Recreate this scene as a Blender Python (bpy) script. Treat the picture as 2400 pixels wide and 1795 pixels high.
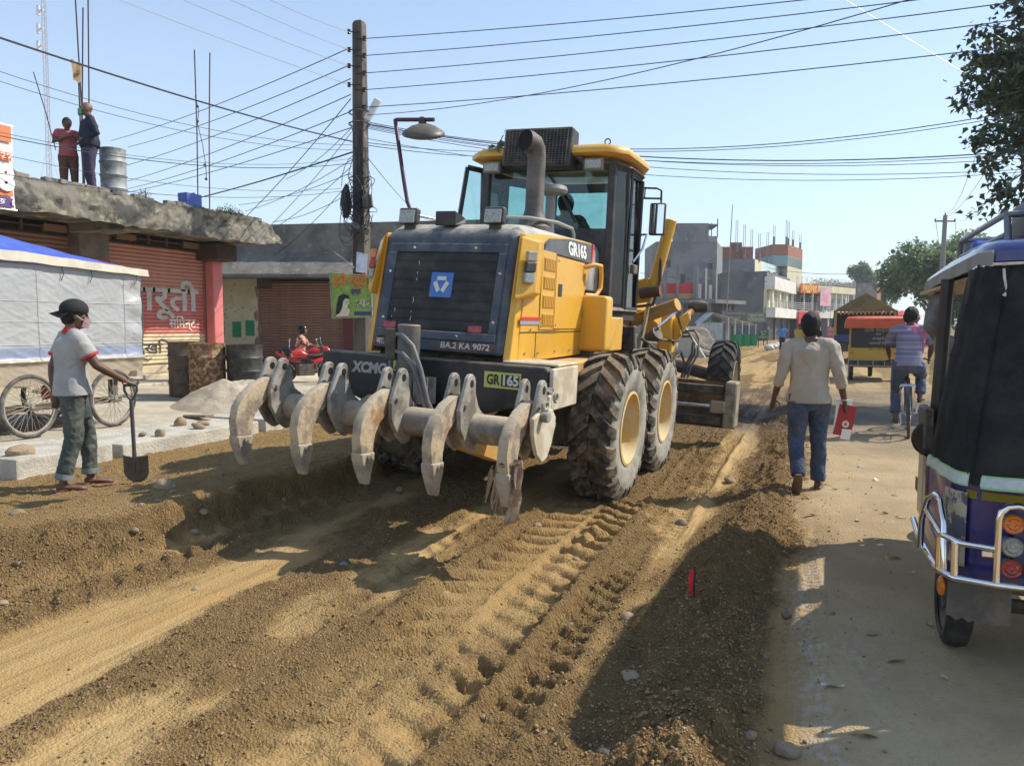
import bpy, bmesh, math, random
import numpy as np
from mathutils import Vector, Matrix, Euler, noise
V = Vector
PI = math.pi
R = math.radians
random.seed(7)
scene = bpy.context.scene
for o in list(bpy.data.objects):
    bpy.data.objects.remove(o)

# ------------------------------------------------------------------ camera, sky, sun, exposure
cam_d = bpy.data.cameras.new('camera')
cam = bpy.data.objects.new('camera', cam_d)
scene.collection.objects.link(cam)
cam.location = (0, 0, 1.6)
cam.rotation_euler = (R(90 - 4.33), 0, R(22))
cam_d.sensor_width = 36
cam_d.lens = 26.25
cam_d.clip_start = 0.05
cam_d.clip_end = 6000
scene.camera = cam

SUN_AZ = R(53.5)      # clockwise from +Y
SUN_EL = R(45)
world = bpy.data.worlds.new('World')
scene.world = world
world.use_nodes = True
wn = world.node_tree.nodes
wl = world.node_tree.links
wn.clear()
wo = wn.new('ShaderNodeOutputWorld')
bg = wn.new('ShaderNodeBackground')
sky = wn.new('ShaderNodeTexSky')
sky.sky_type = 'NISHITA'
sky.sun_disc = False
sky.sun_elevation = SUN_EL
sky.sun_rotation = SUN_AZ
sky.air_density = 1.0
sky.dust_density = 0.2
sky.ozone_density = 2.5
sky.altitude = 100
bg.inputs['Strength'].default_value = 0.15
# thin dust haze whitening the sky towards the horizon, the same all round
wtc = wn.new('ShaderNodeTexCoord')
wsx = wn.new('ShaderNodeSeparateXYZ')
wl.new(wtc.outputs['Generated'], wsx.inputs[0])
wmr = wn.new('ShaderNodeMapRange')
wmr.interpolation_type = 'SMOOTHSTEP'
wmr.inputs[1].default_value = 0.60
wmr.inputs[2].default_value = -0.05
wmr.inputs[3].default_value = 0.16
wmr.inputs[4].default_value = 0.70
wl.new(wsx.outputs[2], wmr.inputs[0])
wmx = wn.new('ShaderNodeMix')
wmx.data_type = 'RGBA'
wl.new(wmr.outputs[0], wmx.inputs[0])
wl.new(sky.outputs[0], wmx.inputs[6])
wmx.inputs[7].default_value = (3.75, 4.45, 5.2, 1)
wl.new(wmx.outputs[2], bg.inputs[0])
wl.new(bg.outputs[0], wo.inputs[0])

sd = bpy.data.lights.new('sun', 'SUN')
sd.energy = 3.9
sd.angle = R(0.53)
sd.color = (1.0, 0.93, 0.80)
sun = bpy.data.objects.new('sun', sd)
scene.collection.objects.link(sun)
sdir = V((math.sin(SUN_AZ) * math.cos(SUN_EL), math.cos(SUN_AZ) * math.cos(SUN_EL), math.sin(SUN_EL)))
sun.rotation_euler = sdir.to_track_quat('Z', 'Y').to_euler()
sun.location = (20, 20, 30)

scene.view_settings.view_transform = 'Standard'
scene.view_settings.look = 'None'
scene.view_settings.exposure = 0.52
scene.view_settings.gamma = 1.0
scene.view_settings.use_curve_mapping = False
scene.cycles.max_bounces = 4
scene.cycles.diffuse_bounces = 3
scene.cycles.glossy_bounces = 3
scene.cycles.transmission_bounces = 4
scene.cycles.volume_bounces = 0
scene.cycles.use_adaptive_sampling = True
scene.cycles.adaptive_threshold = 0.02
scene.cycles.transparent_max_bounces = 10
scene.cycles.caustics_reflective = False
scene.cycles.caustics_refractive = False

# ------------------------------------------------------------------ helpers
COL = scene.collection


def tag(o, label=None, cat=None, group=None, kind=None):
    if label: o['label'] = label
    if cat: o['category'] = cat
    if group: o['group'] = group
    if kind: o['kind'] = kind
    return o


def empty(name, loc=(0, 0, 0), rot=(0, 0, 0), label=None, cat=None, group=None, scale=1.0):
    o = bpy.data.objects.new(name, None)
    COL.objects.link(o)
    o.empty_display_size = 0.1
    o.location = loc
    o.rotation_euler = rot
    o.scale = (scale,) * 3
    return tag(o, label, cat, group)


def link(name, me, mats=None, parent=None, loc=None, rot=None):
    o = bpy.data.objects.new(name, me)
    COL.objects.link(o)
    if mats is not None and len(me.materials) == 0:
        for m in (mats if isinstance(mats, (list, tuple)) else [mats]):
            me.materials.append(m)
    if parent is not None: o.parent = parent
    if loc is not None: o.location = loc
    if rot is not None: o.rotation_euler = rot
    return o


def dup(o, parent=None, loc=None, rot=None, label=None, group=None):
    c = o.copy()
    COL.objects.link(c)
    c.parent = parent
    if loc is not None: c.location = loc
    if rot is not None: c.rotation_euler = rot
    if label: c['label'] = label
    if group: c['group'] = group
    for ch in list(o.children):
        dup(ch, c)
    return c


def frame_from(d, up=None):
    d = V(d).normalized()
    up = V(up) if up is not None else (V((0, 0, 1)) if abs(d.z) < 0.95 else V((0, 1, 0)))
    a = d.cross(up).normalized()
    b = a.cross(d).normalized()
    return a, b, d


class MB:
    """collects shapes into one bmesh"""
    def __init__(self):
        self.bm = bmesh.new()

    def poly(self, pts, mi=0):
        f = self.bm.faces.new([self.bm.verts.new(V(p)) for p in pts])
        f.material_index = mi
        return self

    def hexa(self, p, mi=0):
        v = [self.bm.verts.new(V(q)) for q in p]
        for idx in ((0, 3, 2, 1), (4, 5, 6, 7), (0, 1, 5, 4), (1, 2, 6, 5), (2, 3, 7, 6), (3, 0, 4, 7)):
            self.bm.faces.new([v[i] for i in idx]).material_index = mi
        return self

    def box(self, c, s, rot=None, mi=0):
        h = [0.5 * q for q in s]
        m = rot if isinstance(rot, Matrix) else (Euler(rot).to_matrix() if rot else Matrix.Identity(3))
        c = V(c)
        return self.hexa([c + m @ V((a * h[0], b * h[1], d * h[2])) for d in (-1, 1) for a, b in ((-1, -1), (1, -1), (1, 1), (-1, 1))], mi)

    def span(self, a, b, mi=0):
        return self.box([(p + q) / 2 for p, q in zip(a, b)], [abs(q - p) for p, q in zip(a, b)], None, mi)

    def rings(self, rs, cap=True, closed=True, mi=0):
        vs = [[self.bm.verts.new(V(p)) for p in r] for r in rs]
        n = len(vs[0])
        for a, b in zip(vs[:-1], vs[1:]):
            for i in range(n if closed else n - 1):
                j = (i + 1) % n
                try:
                    self.bm.faces.new((a[i], a[j], b[j], b[i])).material_index = mi
                except ValueError:
                    pass
        if cap and closed:
            self.bm.faces.new(list(reversed(vs[0]))).material_index = mi
            self.bm.faces.new(vs[-1]).material_index = mi
        return self

    def tube(self, pts, r, n=8, cap=True, flat=1.0, mi=0, up=None):
        pts = [V(p) for p in pts]
        k = len(pts)
        rr = r if isinstance(r, (list, tuple)) else [r] * k
        ring = []
        a = None
        for i, p in enumerate(pts):
            d = (pts[min(i + 1, k - 1)] - pts[max(i - 1, 0)])
            if d.length < 1e-9: d = V((0, 0, 1))
            d.normalize()
            if a is None:
                a, b, _ = frame_from(d, up)
            else:
                a = (a - d * a.dot(d))
                if a.length < 1e-6: a, b, _ = frame_from(d)
                a.normalize()
                b = a.cross(d) * -1
                b = d.cross(a)
            b = d.cross(a)
            ring.append([p + (a * math.cos(t) + b * math.sin(t) * flat) * rr[i] for t in [2 * PI * j / n for j in range(n)]])
        return self.rings(ring, cap, True, mi)

    def cyl(self, a, b, r, n=16, r2=None, mi=0):
        return self.tube([a, b], [r, r if r2 is None else r2], n, mi=mi)

    def lathe(self, prof, c=(0, 0, 0), axis=(0, 0, 1), n=24, mi=0, cap=True):
        a, b, d = frame_from(axis)
        c = V(c)
        rs = [[c + d * h + (a * math.cos(t) + b * math.sin(t)) * max(r, 1e-4) for t in [2 * PI * j / n for j in range(n)]] for r, h in prof]
        return self.rings(rs, cap, True, mi)

    def prism(self, pts, ext, mi=0):
        ext = V(ext)
        return self.rings([[V(p) for p in pts], [V(p) + ext for p in pts]], True, True, mi)

    def grid(self, nu, nv, fn, mi=0):
        v = [[self.bm.verts.new(V(fn(i / nu, j / nv))) for j in range(nv + 1)] for i in range(nu + 1)]
        for i in range(nu):
            for j in range(nv):
                self.bm.faces.new((v[i][j], v[i + 1][j], v[i + 1][j + 1], v[i][j + 1])).material_index = mi
        return self

    def ball(self, c, r, sub=2, s=(1, 1, 1), rough=0, seed=0, rot=None):
        m = Matrix.Translation(V(c)) @ (Euler(rot).to_matrix().to_4x4() if rot else Matrix.Identity(4)) @ Matrix.Diagonal((s[0] * r, s[1] * r, s[2] * r, 1))
        res = bmesh.ops.create_icosphere(self.bm, subdivisions=sub, radius=1.0)
        for v in res['verts']:
            if rough:
                v.co *= 1 + rough * noise.noise(v.co * 1.3 + V((seed * 7.1, seed * 3.3, seed)))
            v.co = m @ v.co
        return self

    def mesh(self, name, bevel=0, seg=1, smooth=None, weld=0, solid=0):
        bm = self.bm
        if weld: bmesh.ops.remove_doubles(bm, verts=bm.verts, dist=weld)
        if solid: bmesh.ops.solidify(bm, geom=bm.faces[:], thickness=solid)
        bmesh.ops.recalc_face_normals(bm, faces=bm.faces[:])
        if bevel:
            es = [e for e in bm.edges if len(e.link_faces) == 2 and e.calc_face_angle(0) > R(32)]
            bmesh.ops.bevel(bm, geom=es, offset=bevel, segments=seg, profile=0.6, affect='EDGES', clamp_overlap=True)
        me = bpy.data.meshes.new(name)
        bm.to_mesh(me)
        bm.free()
        if smooth is not None:
            me.polygons.foreach_set('use_smooth', [True] * len(me.polygons))
            me.set_sharp_from_angle(angle=R(smooth))
        return me

    def build(self, name, mats, parent=None, bevel=0, seg=1, smooth=None, loc=None, rot=None, weld=0, solid=0):
        return link(name, self.mesh(name, bevel, seg, smooth, weld, solid), mats, parent, loc, rot)


def text_mesh(body, size, font_ext=0.002, bold=0.0, align='CENTER', shear=0.0, width=None):
    cu = bpy.data.curves.new('txt', 'FONT')
    cu.body = body
    cu.size = size
    cu.extrude = font_ext
    cu.offset = bold
    cu.shear = shear
    cu.align_x = align
    cu.align_y = 'CENTER'
    cu.resolution_u = 3
    o = bpy.data.objects.new('txt', cu)
    COL.objects.link(o)
    dg = bpy.context.evaluated_depsgraph_get()
    me = bpy.data.meshes.new_from_object(o.evaluated_get(dg))
    bpy.data.objects.remove(o)
    bpy.data.curves.remove(cu)
    if width and len(me.vertices):
        xs = [v.co.x for v in me.vertices]
        w = max(xs) - min(xs)
        k = width / w
        for v in me.vertices: v.co.x *= k
    return me


def lettering(body, size, m, parent, loc, xdir, updir, name='lettering', **kw):
    """flat print: text with its reading direction and up direction given in the parent's space"""
    me = text_mesh(body, size, **kw)
    me.materials.clear()
    x = V(xdir).normalized()
    z = x.cross(V(updir)).normalized()
    y = z.cross(x)
    mt = Matrix((x, y, z)).transposed().to_4x4()
    mt.translation = V(loc)
    me.transform(mt)
    me.name = name
    return link(name, me, m, parent)


# ------------------------------------------------------------------ materials
MC = {}


def _n(nt, kind, **kw):
    nd = nt.nodes.new(kind)
    for k, v in kw.items():
        if k in nd.inputs: nd.inputs[k].default_value = v
        else: setattr(nd, k, v)
    return nd


def c4(c):
    return (c[0], c[1], c[2], 1.0)


def mix(nt, f, a, b, blend='MIX'):
    m = nt.nodes.new('ShaderNodeMix')
    m.data_type = 'RGBA'
    m.blend_type = blend
    for sock, val in ((0, f), (6, a), (7, b)):
        if hasattr(val, 'is_output'): nt.links.new(val, m.inputs[sock])
        elif sock == 0: m.inputs[0].default_value = val
        else: m.inputs[sock].default_value = c4(val)
    return m.outputs[2]


def ramp(nt, src, lo, hi):
    m = nt.nodes.new('ShaderNodeMapRange')
    m.interpolation_type = 'SMOOTHSTEP'
    nt.links.new(src, m.inputs[0])
    m.inputs[1].default_value = lo
    m.inputs[2].default_value = hi
    return m.outputs[0]


def math_n(nt, op, a, b=None):
    m = nt.nodes.new('ShaderNodeMath')
    m.operation = op
    for i, v in enumerate((a, b)):
        if v is None: continue
        if hasattr(v, 'is_output'): nt.links.new(v, m.inputs[i])
        else: m.inputs[i].default_value = v
    return m.outputs[0]


def mat(name, c, r=0.6, m=0.0, c2=None, ns=3.0, lo=0.42, hi=0.62, bump=0.0, bs=40.0, dust=0.0, dustc=(0.42, 0.32, 0.20),
        rnd=0.0, stretch=None, coat=0.0, rvar=0.0, spec=None, c3=None, ns3=20.0, alldust=0.0):
    if name in MC: return MC[name]
    mt = bpy.data.materials.new(name)
    mt.use_nodes = True
    nt = mt.node_tree
    p = nt.nodes['Principled BSDF']
    L = nt.links
    p.inputs['Roughness'].default_value = r
    p.inputs['Metallic'].default_value = m
    if coat: p.inputs['Coat Weight'].default_value = coat
    if spec is not None: p.inputs['Specular IOR Level'].default_value = spec
    tc = nt.nodes.new('ShaderNodeTexCoord')
    vec = tc.outputs['Object']
    if stretch:
        mp = nt.nodes.new('ShaderNodeMapping')
        mp.inputs['Scale'].default_value = stretch
        L.new(vec, mp.inputs[0])
        vec = mp.outputs[0]
    col = None
    if c2 is not None:
        n1 = _n(nt, 'ShaderNodeTexNoise', Scale=ns, Detail=6.0, Roughness=0.62)
        L.new(vec, n1.inputs['Vector'])
        col = mix(nt, ramp(nt, n1.outputs[0], lo, hi), c, c2)
    if c3 is not None:
        n3 = _n(nt, 'ShaderNodeTexNoise', Scale=ns3, Detail=5.0, Roughness=0.7)
        L.new(vec, n3.inputs['Vector'])
        col = mix(nt, ramp(nt, n3.outputs[0], 0.55, 0.68), col if col is not None else c, c3)
    if rnd:
        oi = nt.nodes.new('ShaderNodeObjectInfo')
        hs = nt.nodes.new('ShaderNodeHueSaturation')
        v = math_n(nt, 'MULTIPLY_ADD', oi.outputs['Random'], rnd * 2)
        v.node.inputs[2].default_value = 1 - rnd
        L.new(v, hs.inputs['Value'])
        if col is not None: L.new(col, hs.inputs['Color'])
        else: hs.inputs['Color'].default_value = c4(c)
        col = hs.outputs[0]
    if dust or alldust:
        ge = nt.nodes.new('ShaderNodeNewGeometry')
        sx = nt.nodes.new('ShaderNodeSeparateXYZ')
        L.new(ge.outputs['Normal'], sx.inputs[0])
        nd = _n(nt, 'ShaderNodeTexNoise', Scale=7.0, Detail=7.0, Roughness=0.7)
        L.new(tc.outputs['Object'], nd.inputs['Vector'])
        up = ramp(nt, sx.outputs[2], 0.15, 0.9)
        f = math_n(nt, 'MULTIPLY', math_n(nt, 'MULTIPLY', up, ramp(nt, nd.outputs[0], 0.25, 0.7)), dust)
        if alldust:
            f = math_n(nt, 'MAXIMUM', f, math_n(nt, 'MULTIPLY', ramp(nt, nd.outputs[0], 0.38, 0.72), alldust))
        col = mix(nt, f, col if col is not None else c, dustc)
        rr = nt.nodes.new('ShaderNodeMapRange')
        L.new(f, rr.inputs[0])
        rr.inputs[3].default_value = r
        rr.inputs[4].default_value = 0.95
        L.new(rr.outputs[0], p.inputs['Roughness'])
        if coat:
            cr = nt.nodes.new('ShaderNodeMapRange')
            L.new(f, cr.inputs[0])
            cr.inputs[3].default_value = coat
            cr.inputs[4].default_value = 0.0
            L.new(cr.outputs[0], p.inputs['Coat Weight'])
    elif rvar:
        nr = _n(nt, 'ShaderNodeTexNoise', Scale=9.0, Detail=5.0)
        L.new(vec, nr.inputs['Vector'])
        rr = nt.nodes.new('ShaderNodeMapRange')
        L.new(nr.outputs[0], rr.inputs[0])
        rr.inputs[3].default_value = max(0.02, r - rvar)
        rr.inputs[4].default_value = min(1, r + rvar)
        L.new(rr.outputs[0], p.inputs['Roughness'])
    if col is not None: L.new(col, p.inputs['Base Color'])
    else: p.inputs['Base Color'].default_value = c4(c)
    if bump:
        nb = _n(nt, 'ShaderNodeTexNoise', Scale=bs, Detail=6.0, Roughness=0.65)
        L.new(vec, nb.inputs['Vector'])
        bu = nt.nodes.new('ShaderNodeBump')
        bu.inputs['Strength'].default_value = min(1.0, bump)
        bu.inputs['Distance'].default_value = 0.02 * max(1.0, bump)
        L.new(nb.outputs[0], bu.inputs['Height'])
        L.new(bu.outputs[0], p.inputs['Normal'])
    MC[name] = mt
    return mt


def glass(name, tint=(0.6, 0.8, 0.78), refl=0.9, dirt=0.0, dirtc=(0.5, 0.45, 0.35)):
    if name in MC: return MC[name]
    mt = bpy.data.materials.new(name)
    mt.use_nodes = True
    nt = mt.node_tree
    nt.nodes.clear()
    out = nt.nodes.new('ShaderNodeOutputMaterial')
    tr = nt.nodes.new('ShaderNodeBsdfTransparent')
    tr.inputs[0].default_value = c4(tint)
    gl = nt.nodes.new('ShaderNodeBsdfGlossy')
    gl.inputs['Roughness'].default_value = 0.02
    gl.inputs[0].default_value = (refl, refl, refl, 1)
    fr = nt.nodes.new('ShaderNodeFresnel')
    fr.inputs[0].default_value = 1.5
    ms = nt.nodes.new('ShaderNodeMixShader')
    nt.links.new(fr.outputs[0], ms.inputs[0])
    nt.links.new(tr.outputs[0], ms.inputs[1])
    nt.links.new(gl.outputs[0], ms.inputs[2])
    res = ms.outputs[0]
    if dirt:
        df = nt.nodes.new('ShaderNodeBsdfDiffuse')
        df.inputs[0].default_value = c4(dirtc)
        tc = nt.nodes.new('ShaderNodeTexCoord')
        n1 = _n(nt, 'ShaderNodeTexNoise', Scale=4.0, Detail=8.0, Roughness=0.7)
        nt.links.new(tc.outputs['Object'], n1.inputs['Vector'])
        f = math_n(nt, 'MULTIPLY', ramp(nt, n1.outputs[0], 0.4, 0.75), dirt)
        m2 = nt.nodes.new('ShaderNodeMixShader')
        nt.links.new(f, m2.inputs[0])
        nt.links.new(res, m2.inputs[1])
        nt.links.new(df.outputs[0], m2.inputs[2])
        res = m2.outputs[0]
    nt.links.new(res, out.inputs[0])
    MC[name] = mt
    return mt


# ------------------------------------------------------------------ vector noise for the terrain
def vhash(i, j, s):
    n = (i.astype(np.int64) * 374761393 + j.astype(np.int64) * 668265263 + s * 974634777) & 0x7fffffff
    n = ((n ^ (n >> 13)) * 1274126177) & 0x7fffffff
    return ((n ^ (n >> 16)) & 0xffff) / 65535.0


def vnoise(x, y, s=0):
    xi = np.floor(x); yi = np.floor(y)
    fx = x - xi; fy = y - yi
    fx = fx * fx * (3 - 2 * fx); fy = fy * fy * (3 - 2 * fy)
    a = vhash(xi, yi, s); b = vhash(xi + 1, yi, s); c = vhash(xi, yi + 1, s); d = vhash(xi + 1, yi + 1, s)
    return (a + (b - a) * fx) * (1 - fy) + (c + (d - c) * fx) * fy - 0.5


def fbm(x, y, s=0, o=4, g=0.5):
    t = 0; a = 1
    for k in range(o):
        t = t + a * vnoise(x * 2 ** k, y * 2 ** k, s + k * 17)
        a *= g
    return t


def clods(x, y, cell, s, keep=0.5):
    """height field of half-buried lumps, one per kept cell"""
    u = x / cell; v = y / cell
    xi = np.floor(u); yi = np.floor(v)
    h = np.zeros_like(x)
    for di in (-1, 0, 1):
        for dj in (-1, 0, 1):
            a = xi + di; b = yi + dj
            px = a + 0.15 + 0.7 * vhash(a, b, s); py = b + 0.15 + 0.7 * vhash(a, b, s + 5)
            rr = (0.2 + 0.38 * vhash(a, b, s + 9) ** 1.6) * (vhash(a, b, s + 13) < keep)
            d2 = (u - px) ** 2 + (v - py) ** 2
            hh = np.sqrt(np.maximum(rr * rr - d2, 0)) * (0.6 + 0.5 * vhash(a, b, s + 21))
            h = np.maximum(h, hh)
    return h * cell


def sstep(a, b, x):
    t = np.clip((x - a) / (b - a), 0, 1)
    return t * t * (3 - 2 * t)
# ================================================================== GROUND
def track(x, y, xc, half, pitch, lug, ph=0.0, slant=0.8):
    u = (x - xc) / half
    inside = sstep(1.12, 0.92, np.abs(u))
    side = np.sign(u)
    v = y / pitch + ph + slant * np.abs(u) + 0.5 * (side > 0)
    saw = v - np.floor(v)
    bar = sstep(0.0, 0.12, saw) * sstep(0.62, 0.45, saw) * sstep(0.06, 0.16, np.abs(u))
    rim = np.exp(-((np.abs(u) - 1.22) / 0.16) ** 2)
    return inside * (-0.4 * lug + lug * (1 - bar) * 0.9 - lug * 0.35) + rim * lug * 0.55


def ridge_x(y):
    return -0.44 + 0.05 * np.sin(y * 0.9) + 0.10 * sstep(4, 10, y) + 0.16 * vnoise(y * 0.8, y * 0 + 3.3, 5) + 0.08 * vnoise(y * 2.6, y * 0 + 1.3, 6)


def zones(x, y):
    """masks: path (compact dusty track), bank (upper uncut strip)"""
    rx = ridge_x(y)
    wob = 0.25 * fbm(x * 0.9, y * 0.9, 40, 3)
    path = sstep(0.15, 0.62, x - rx + wob * 1.3) * (1 - 0.75 * sstep(14, 32, y))
    ra = sstep(26, 11, y)
    toe = -4.06 - 0.28 * sstep(3.6, 2.5, y) + 0.20 * fbm(y * 0.9, y * 0 + 8, 50, 3) + 0.10 * fbm(x * 2.2, y * 3.1, 52, 3)
    wid = 0.18 + 0.55 * sstep(4.4, 3.0, y)
    bank = 0.35 * sstep(0.0, 1.0, (toe - x) / wid) + 0.65 * np.clip((toe - x) / wid, 0, 1)
    slope = np.clip(4 * bank * (1 - bank), 0, 1) * sstep(14, 9, y)
    return rx, path, ra, toe, bank, slope


def maintrack(x, y):
    return sstep(1.15, 0.85, np.abs(x + 1.72) / 0.33) * sstep(6.9, 6.5, y) * np.clip(0.35 + 1.8 * (fbm(x * 1.2, y * 0.7, 31, 3) + 0.25), 0, 1)


def streaks(x, y):
    """long bands left by the blade: 0 = scraped smooth, 1 = loose"""
    w = x + 0.25 * vnoise(x * 0.3, y * 0.22, 33)
    return sstep(-0.16, 0.20, fbm(w * 2.1, y * 0.10, 61, 3) + 0.42 * fbm(x * 2.8, y * 1.5, 62, 4, 0.6)) * (1 - 0.8 * maintrack(x, y))


def height(x, y, fine=True):
    x = np.asarray(x, float); y = np.asarray(y, float)
    rx, path, ra, toe, bank, slope = zones(x, y)
    bed = -0.02 - 0.036 * (np.clip(x, -4.4, 0) + 1.8)
    bed = bed * sstep(30, 12, y)
    upper = 0.32 - 0.15 * sstep(-4.7, -5.9, x)
    z = bed * (1 - bank) + bank * (upper * sstep(40, 9, y) + bed * sstep(9, 40, y))
    z = z + 0.03 * fbm(x * 0.5, y * 0.35, 1, 3)
    d = x - rx
    wr = np.exp(-(np.abs(d) / 0.22) ** 2.0) * np.clip(0.10 + 0.16 * fbm(x * 2.2, y * 1.5, 9, 3) + 0.09 * np.exp(-((y - 2.35) / 0.3) ** 2) + 0.05 * np.exp(-((y - 5.3) / 0.5) ** 2), 0.02, 1)
    z = z * (1 - path) + path * (0.0 + 0.02 * fbm(x * 0.6, y * 0.4, 77, 3))
    z = z + wr * ra
    if not fine: return z
    st = streaks(x, y)
    zs = 0.032 * fbm(x * 2.6, y * 0.14, 21, 3) + 0.020 * fbm(x * 8.0, y * 0.5, 22, 2) + 0.014 * st
    z = z + zs * (1 - path) * (1 - bank)
    # tyre tracks, broken up and smeared
    xw = x + 0.05 * fbm(x * 2.0, y * 1.3, 35, 3); yw = y + 0.10 * fbm(x * 1.6, y * 1.6, 36, 3)
    fade = np.clip(0.65 + 1.8 * (fbm(x * 1.7, y * 0.9, 31, 3) + 0.22), 0.3, 1.5)
    z = z + track(xw, yw, -1.72, 0.33, 0.225, 0.088, 0.0, 0.75) * fade * sstep(6.9, 6.4, y) * sstep(0.5, 1.5, y)
    z = z + track(xw, yw, -1.30, 0.22, 0.165, 0.040, 0.4, 0.4) * np.clip(fade - 0.25, 0, 1.2) * sstep(1.8, 2.6, y) * sstep(6.5, 5.5, y)
    z = z + track(xw, yw, -1.16, 0.20, 0.115, 0.042, 0.3, 0.5) * fade * sstep(5.2, 6.4, y) * sstep(22, 14, y)
    z = z + track(xw, yw, -4.02, 0.24, 0.205, 0.03) * fade * sstep(6.9, 6.4, y) * sstep(1.5, 3, y)
    z = z + track(xw, yw, -1.55, 0.20, 0.15, 0.03, 0.6) * fade * sstep(9.4, 9.8, y) * sstep(24, 14, y)
    z = z + track(xw, yw, -2.55, 0.16, 0.17, 0.022, 0.6) * np.clip(fade - 0.4, 0, 1) * sstep(7, 5, y)
    z = z + track(xw, y, -0.02, 0.09, 0.085, 0.013, 0.1, 0.2) * fade * sstep(3.0, 3.6, y) * sstep(7.6, 6.6, y)
    z = z + track(xw, y, 0.0 + 0.10 * (y - 6.2), 0.20, 0.13, 0.05, 0.0, 0.1) * sstep(5.0, 5.4, y) * sstep(6.7, 6.2, y) * sstep(0.55, 0.15, d)
    # crumbs and clods
    wl = np.clip(wr * 7 * ra, 0, 1)
    rough = np.clip((1 - path) * (0.05 + 0.85 * st) + 1.2 * slope + 0.9 * wl + 0.04, 0, 1.7)
    c = np.maximum(clods(x, y, 0.060, 3, 0.72) * 1.0, clods(x + 3.1, y + 1.7, 0.034, 6, 0.85) * 1.05)
    c = c + clods(x + 7.7, y + 2.2, 0.12, 14, 0.30) * 0.75 * np.clip(slope + wl + 0.25 * st * (1 - path), 0, 1)
    z = z + c * rough * 0.85
    z = z + (0.018 * fbm(x * 13, y * 13, 71, 4, 0.6)) * rough
    z = z + 0.003 * fbm(x * 9, y * 9, 73, 3)
    return z


def loose(x, y):
    rx, path, ra, toe, bank, slope = zones(x, y)
    wr = np.exp(-(np.abs(x - rx) / 0.27) ** 2.0)
    return np.clip(0.85 * streaks(x, y) * (1 - bank) + 0.55 * bank + slope + wr * ra, 0, 1)


def gh(x, y):
    return float(height(np.array([x]), np.array([y]), False)[0])


def axis(segs):
    out = [segs[0][0]]
    for a, b, s0, s1 in segs:
        t = a; s = s0
        n = max(1, int(round((b - a) / ((s0 + s1) / 2))))
        w = np.linspace(s0, s1, n)
        w = w / w.sum() * (b - a)
        out += list(a + np.cumsum(w))
    return np.array(out)


gx_ = axis([(-600, -60, 100, 24), (-60, -14, 8, 0.5), (-14, -7.0, 0.5, 0.06), (-7.0, -5.2, 0.03, 0.016), (-5.2, 0.4, 0.0145, 0.0145), (0.4, 1.2, 0.016, 0.025), (1.2, 4, 0.025, 0.06), (4, 14, 0.1, 0.8), (14, 60, 1.5, 8), (60, 600, 24, 100)])
gy_ = axis([(-80, -4, 10, 1), (-4, 1.6, 0.6, 0.05), (1.6, 6.0, 0.0135, 0.0165), (6.0, 14, 0.0165, 0.045), (14, 40, 0.06, 0.45), (40, 120, 0.8, 5), (120, 900, 20, 120)])
X, Y = np.meshgrid(gx_, gy_, indexing='ij')
Z = height(X, Y)
Z = np.where(X < -6.95, np.minimum(Z, 0.10), Z)
nx, ny = X.shape
co = np.stack([X, Y, Z], -1).reshape(-1, 3).astype(np.float32)
ii = np.arange(nx * ny).reshape(nx, ny)
q = np.stack([ii[:-1, :-1], ii[1:, :-1], ii[1:, 1:], ii[:-1, 1:]], -1).reshape(-1, 4).astype(np.int32)
me = bpy.data.meshes.new('ground')
me.vertices.add(len(co)); me.vertices.foreach_set('co', co.ravel())
me.loops.add(q.size); me.loops.foreach_set('vertex_index', q.ravel())
me.polygons.add(len(q)); me.polygons.foreach_set('loop_start', np.arange(0, q.size, 4, dtype=np.int32))
me.polygons.foreach_set('use_smooth', np.ones(len(q), dtype=bool))
me.update(calc_edges=True)
# masks: r = dusty track, g = dark gravelly patch, b = spilled pale cement dust
rx, path, ra, toe, bank, slope = zones(X, Y)
gmask = sstep(10.3, 12.0, Y + 1.2 * fbm(X * 0.5, Y * 0.5, 91, 3)) * sstep(23, 17.5, Y + 2.0 * fbm(X * 0.6, Y * 0.4, 92, 3)) * sstep(-2.6, -1.2, X) * (0.55 + 0.75 * np.clip(fbm(X * 1.2, Y * 0.9, 93, 4) + 0.4, 0, 1))
sx_ = 0.0 + 0.10 * sstep(4.0, 2.7, Y) + 0.10 * fbm(X * 0 + 1, Y * 1.3, 95, 3)
bmask = np.exp(-((X - sx_) / 0.075) ** 2) * sstep(7.2, 6.0, Y) + 0.8 * sstep(0.12, 0.42, fbm(X * 3.0, Y * 1.6, 96, 4)) * np.exp(-((X + 0.12) / 0.35) ** 2) * sstep(6.0, 4.5, Y)
bmask = np.clip(bmask * (0.4 + 1.5 * np.clip(fbm(X * 12, Y * 6, 97, 3) + 0.35, 0, 1)), 0, 1) * path
rgba = np.stack([path, gmask, bmask, loose(X, Y)], -1).reshape(-1, 4).astype(np.float32)
at = me.color_attributes.new('zone', 'FLOAT_COLOR', 'POINT')
at.data.foreach_set('color', rgba.ravel())


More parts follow.
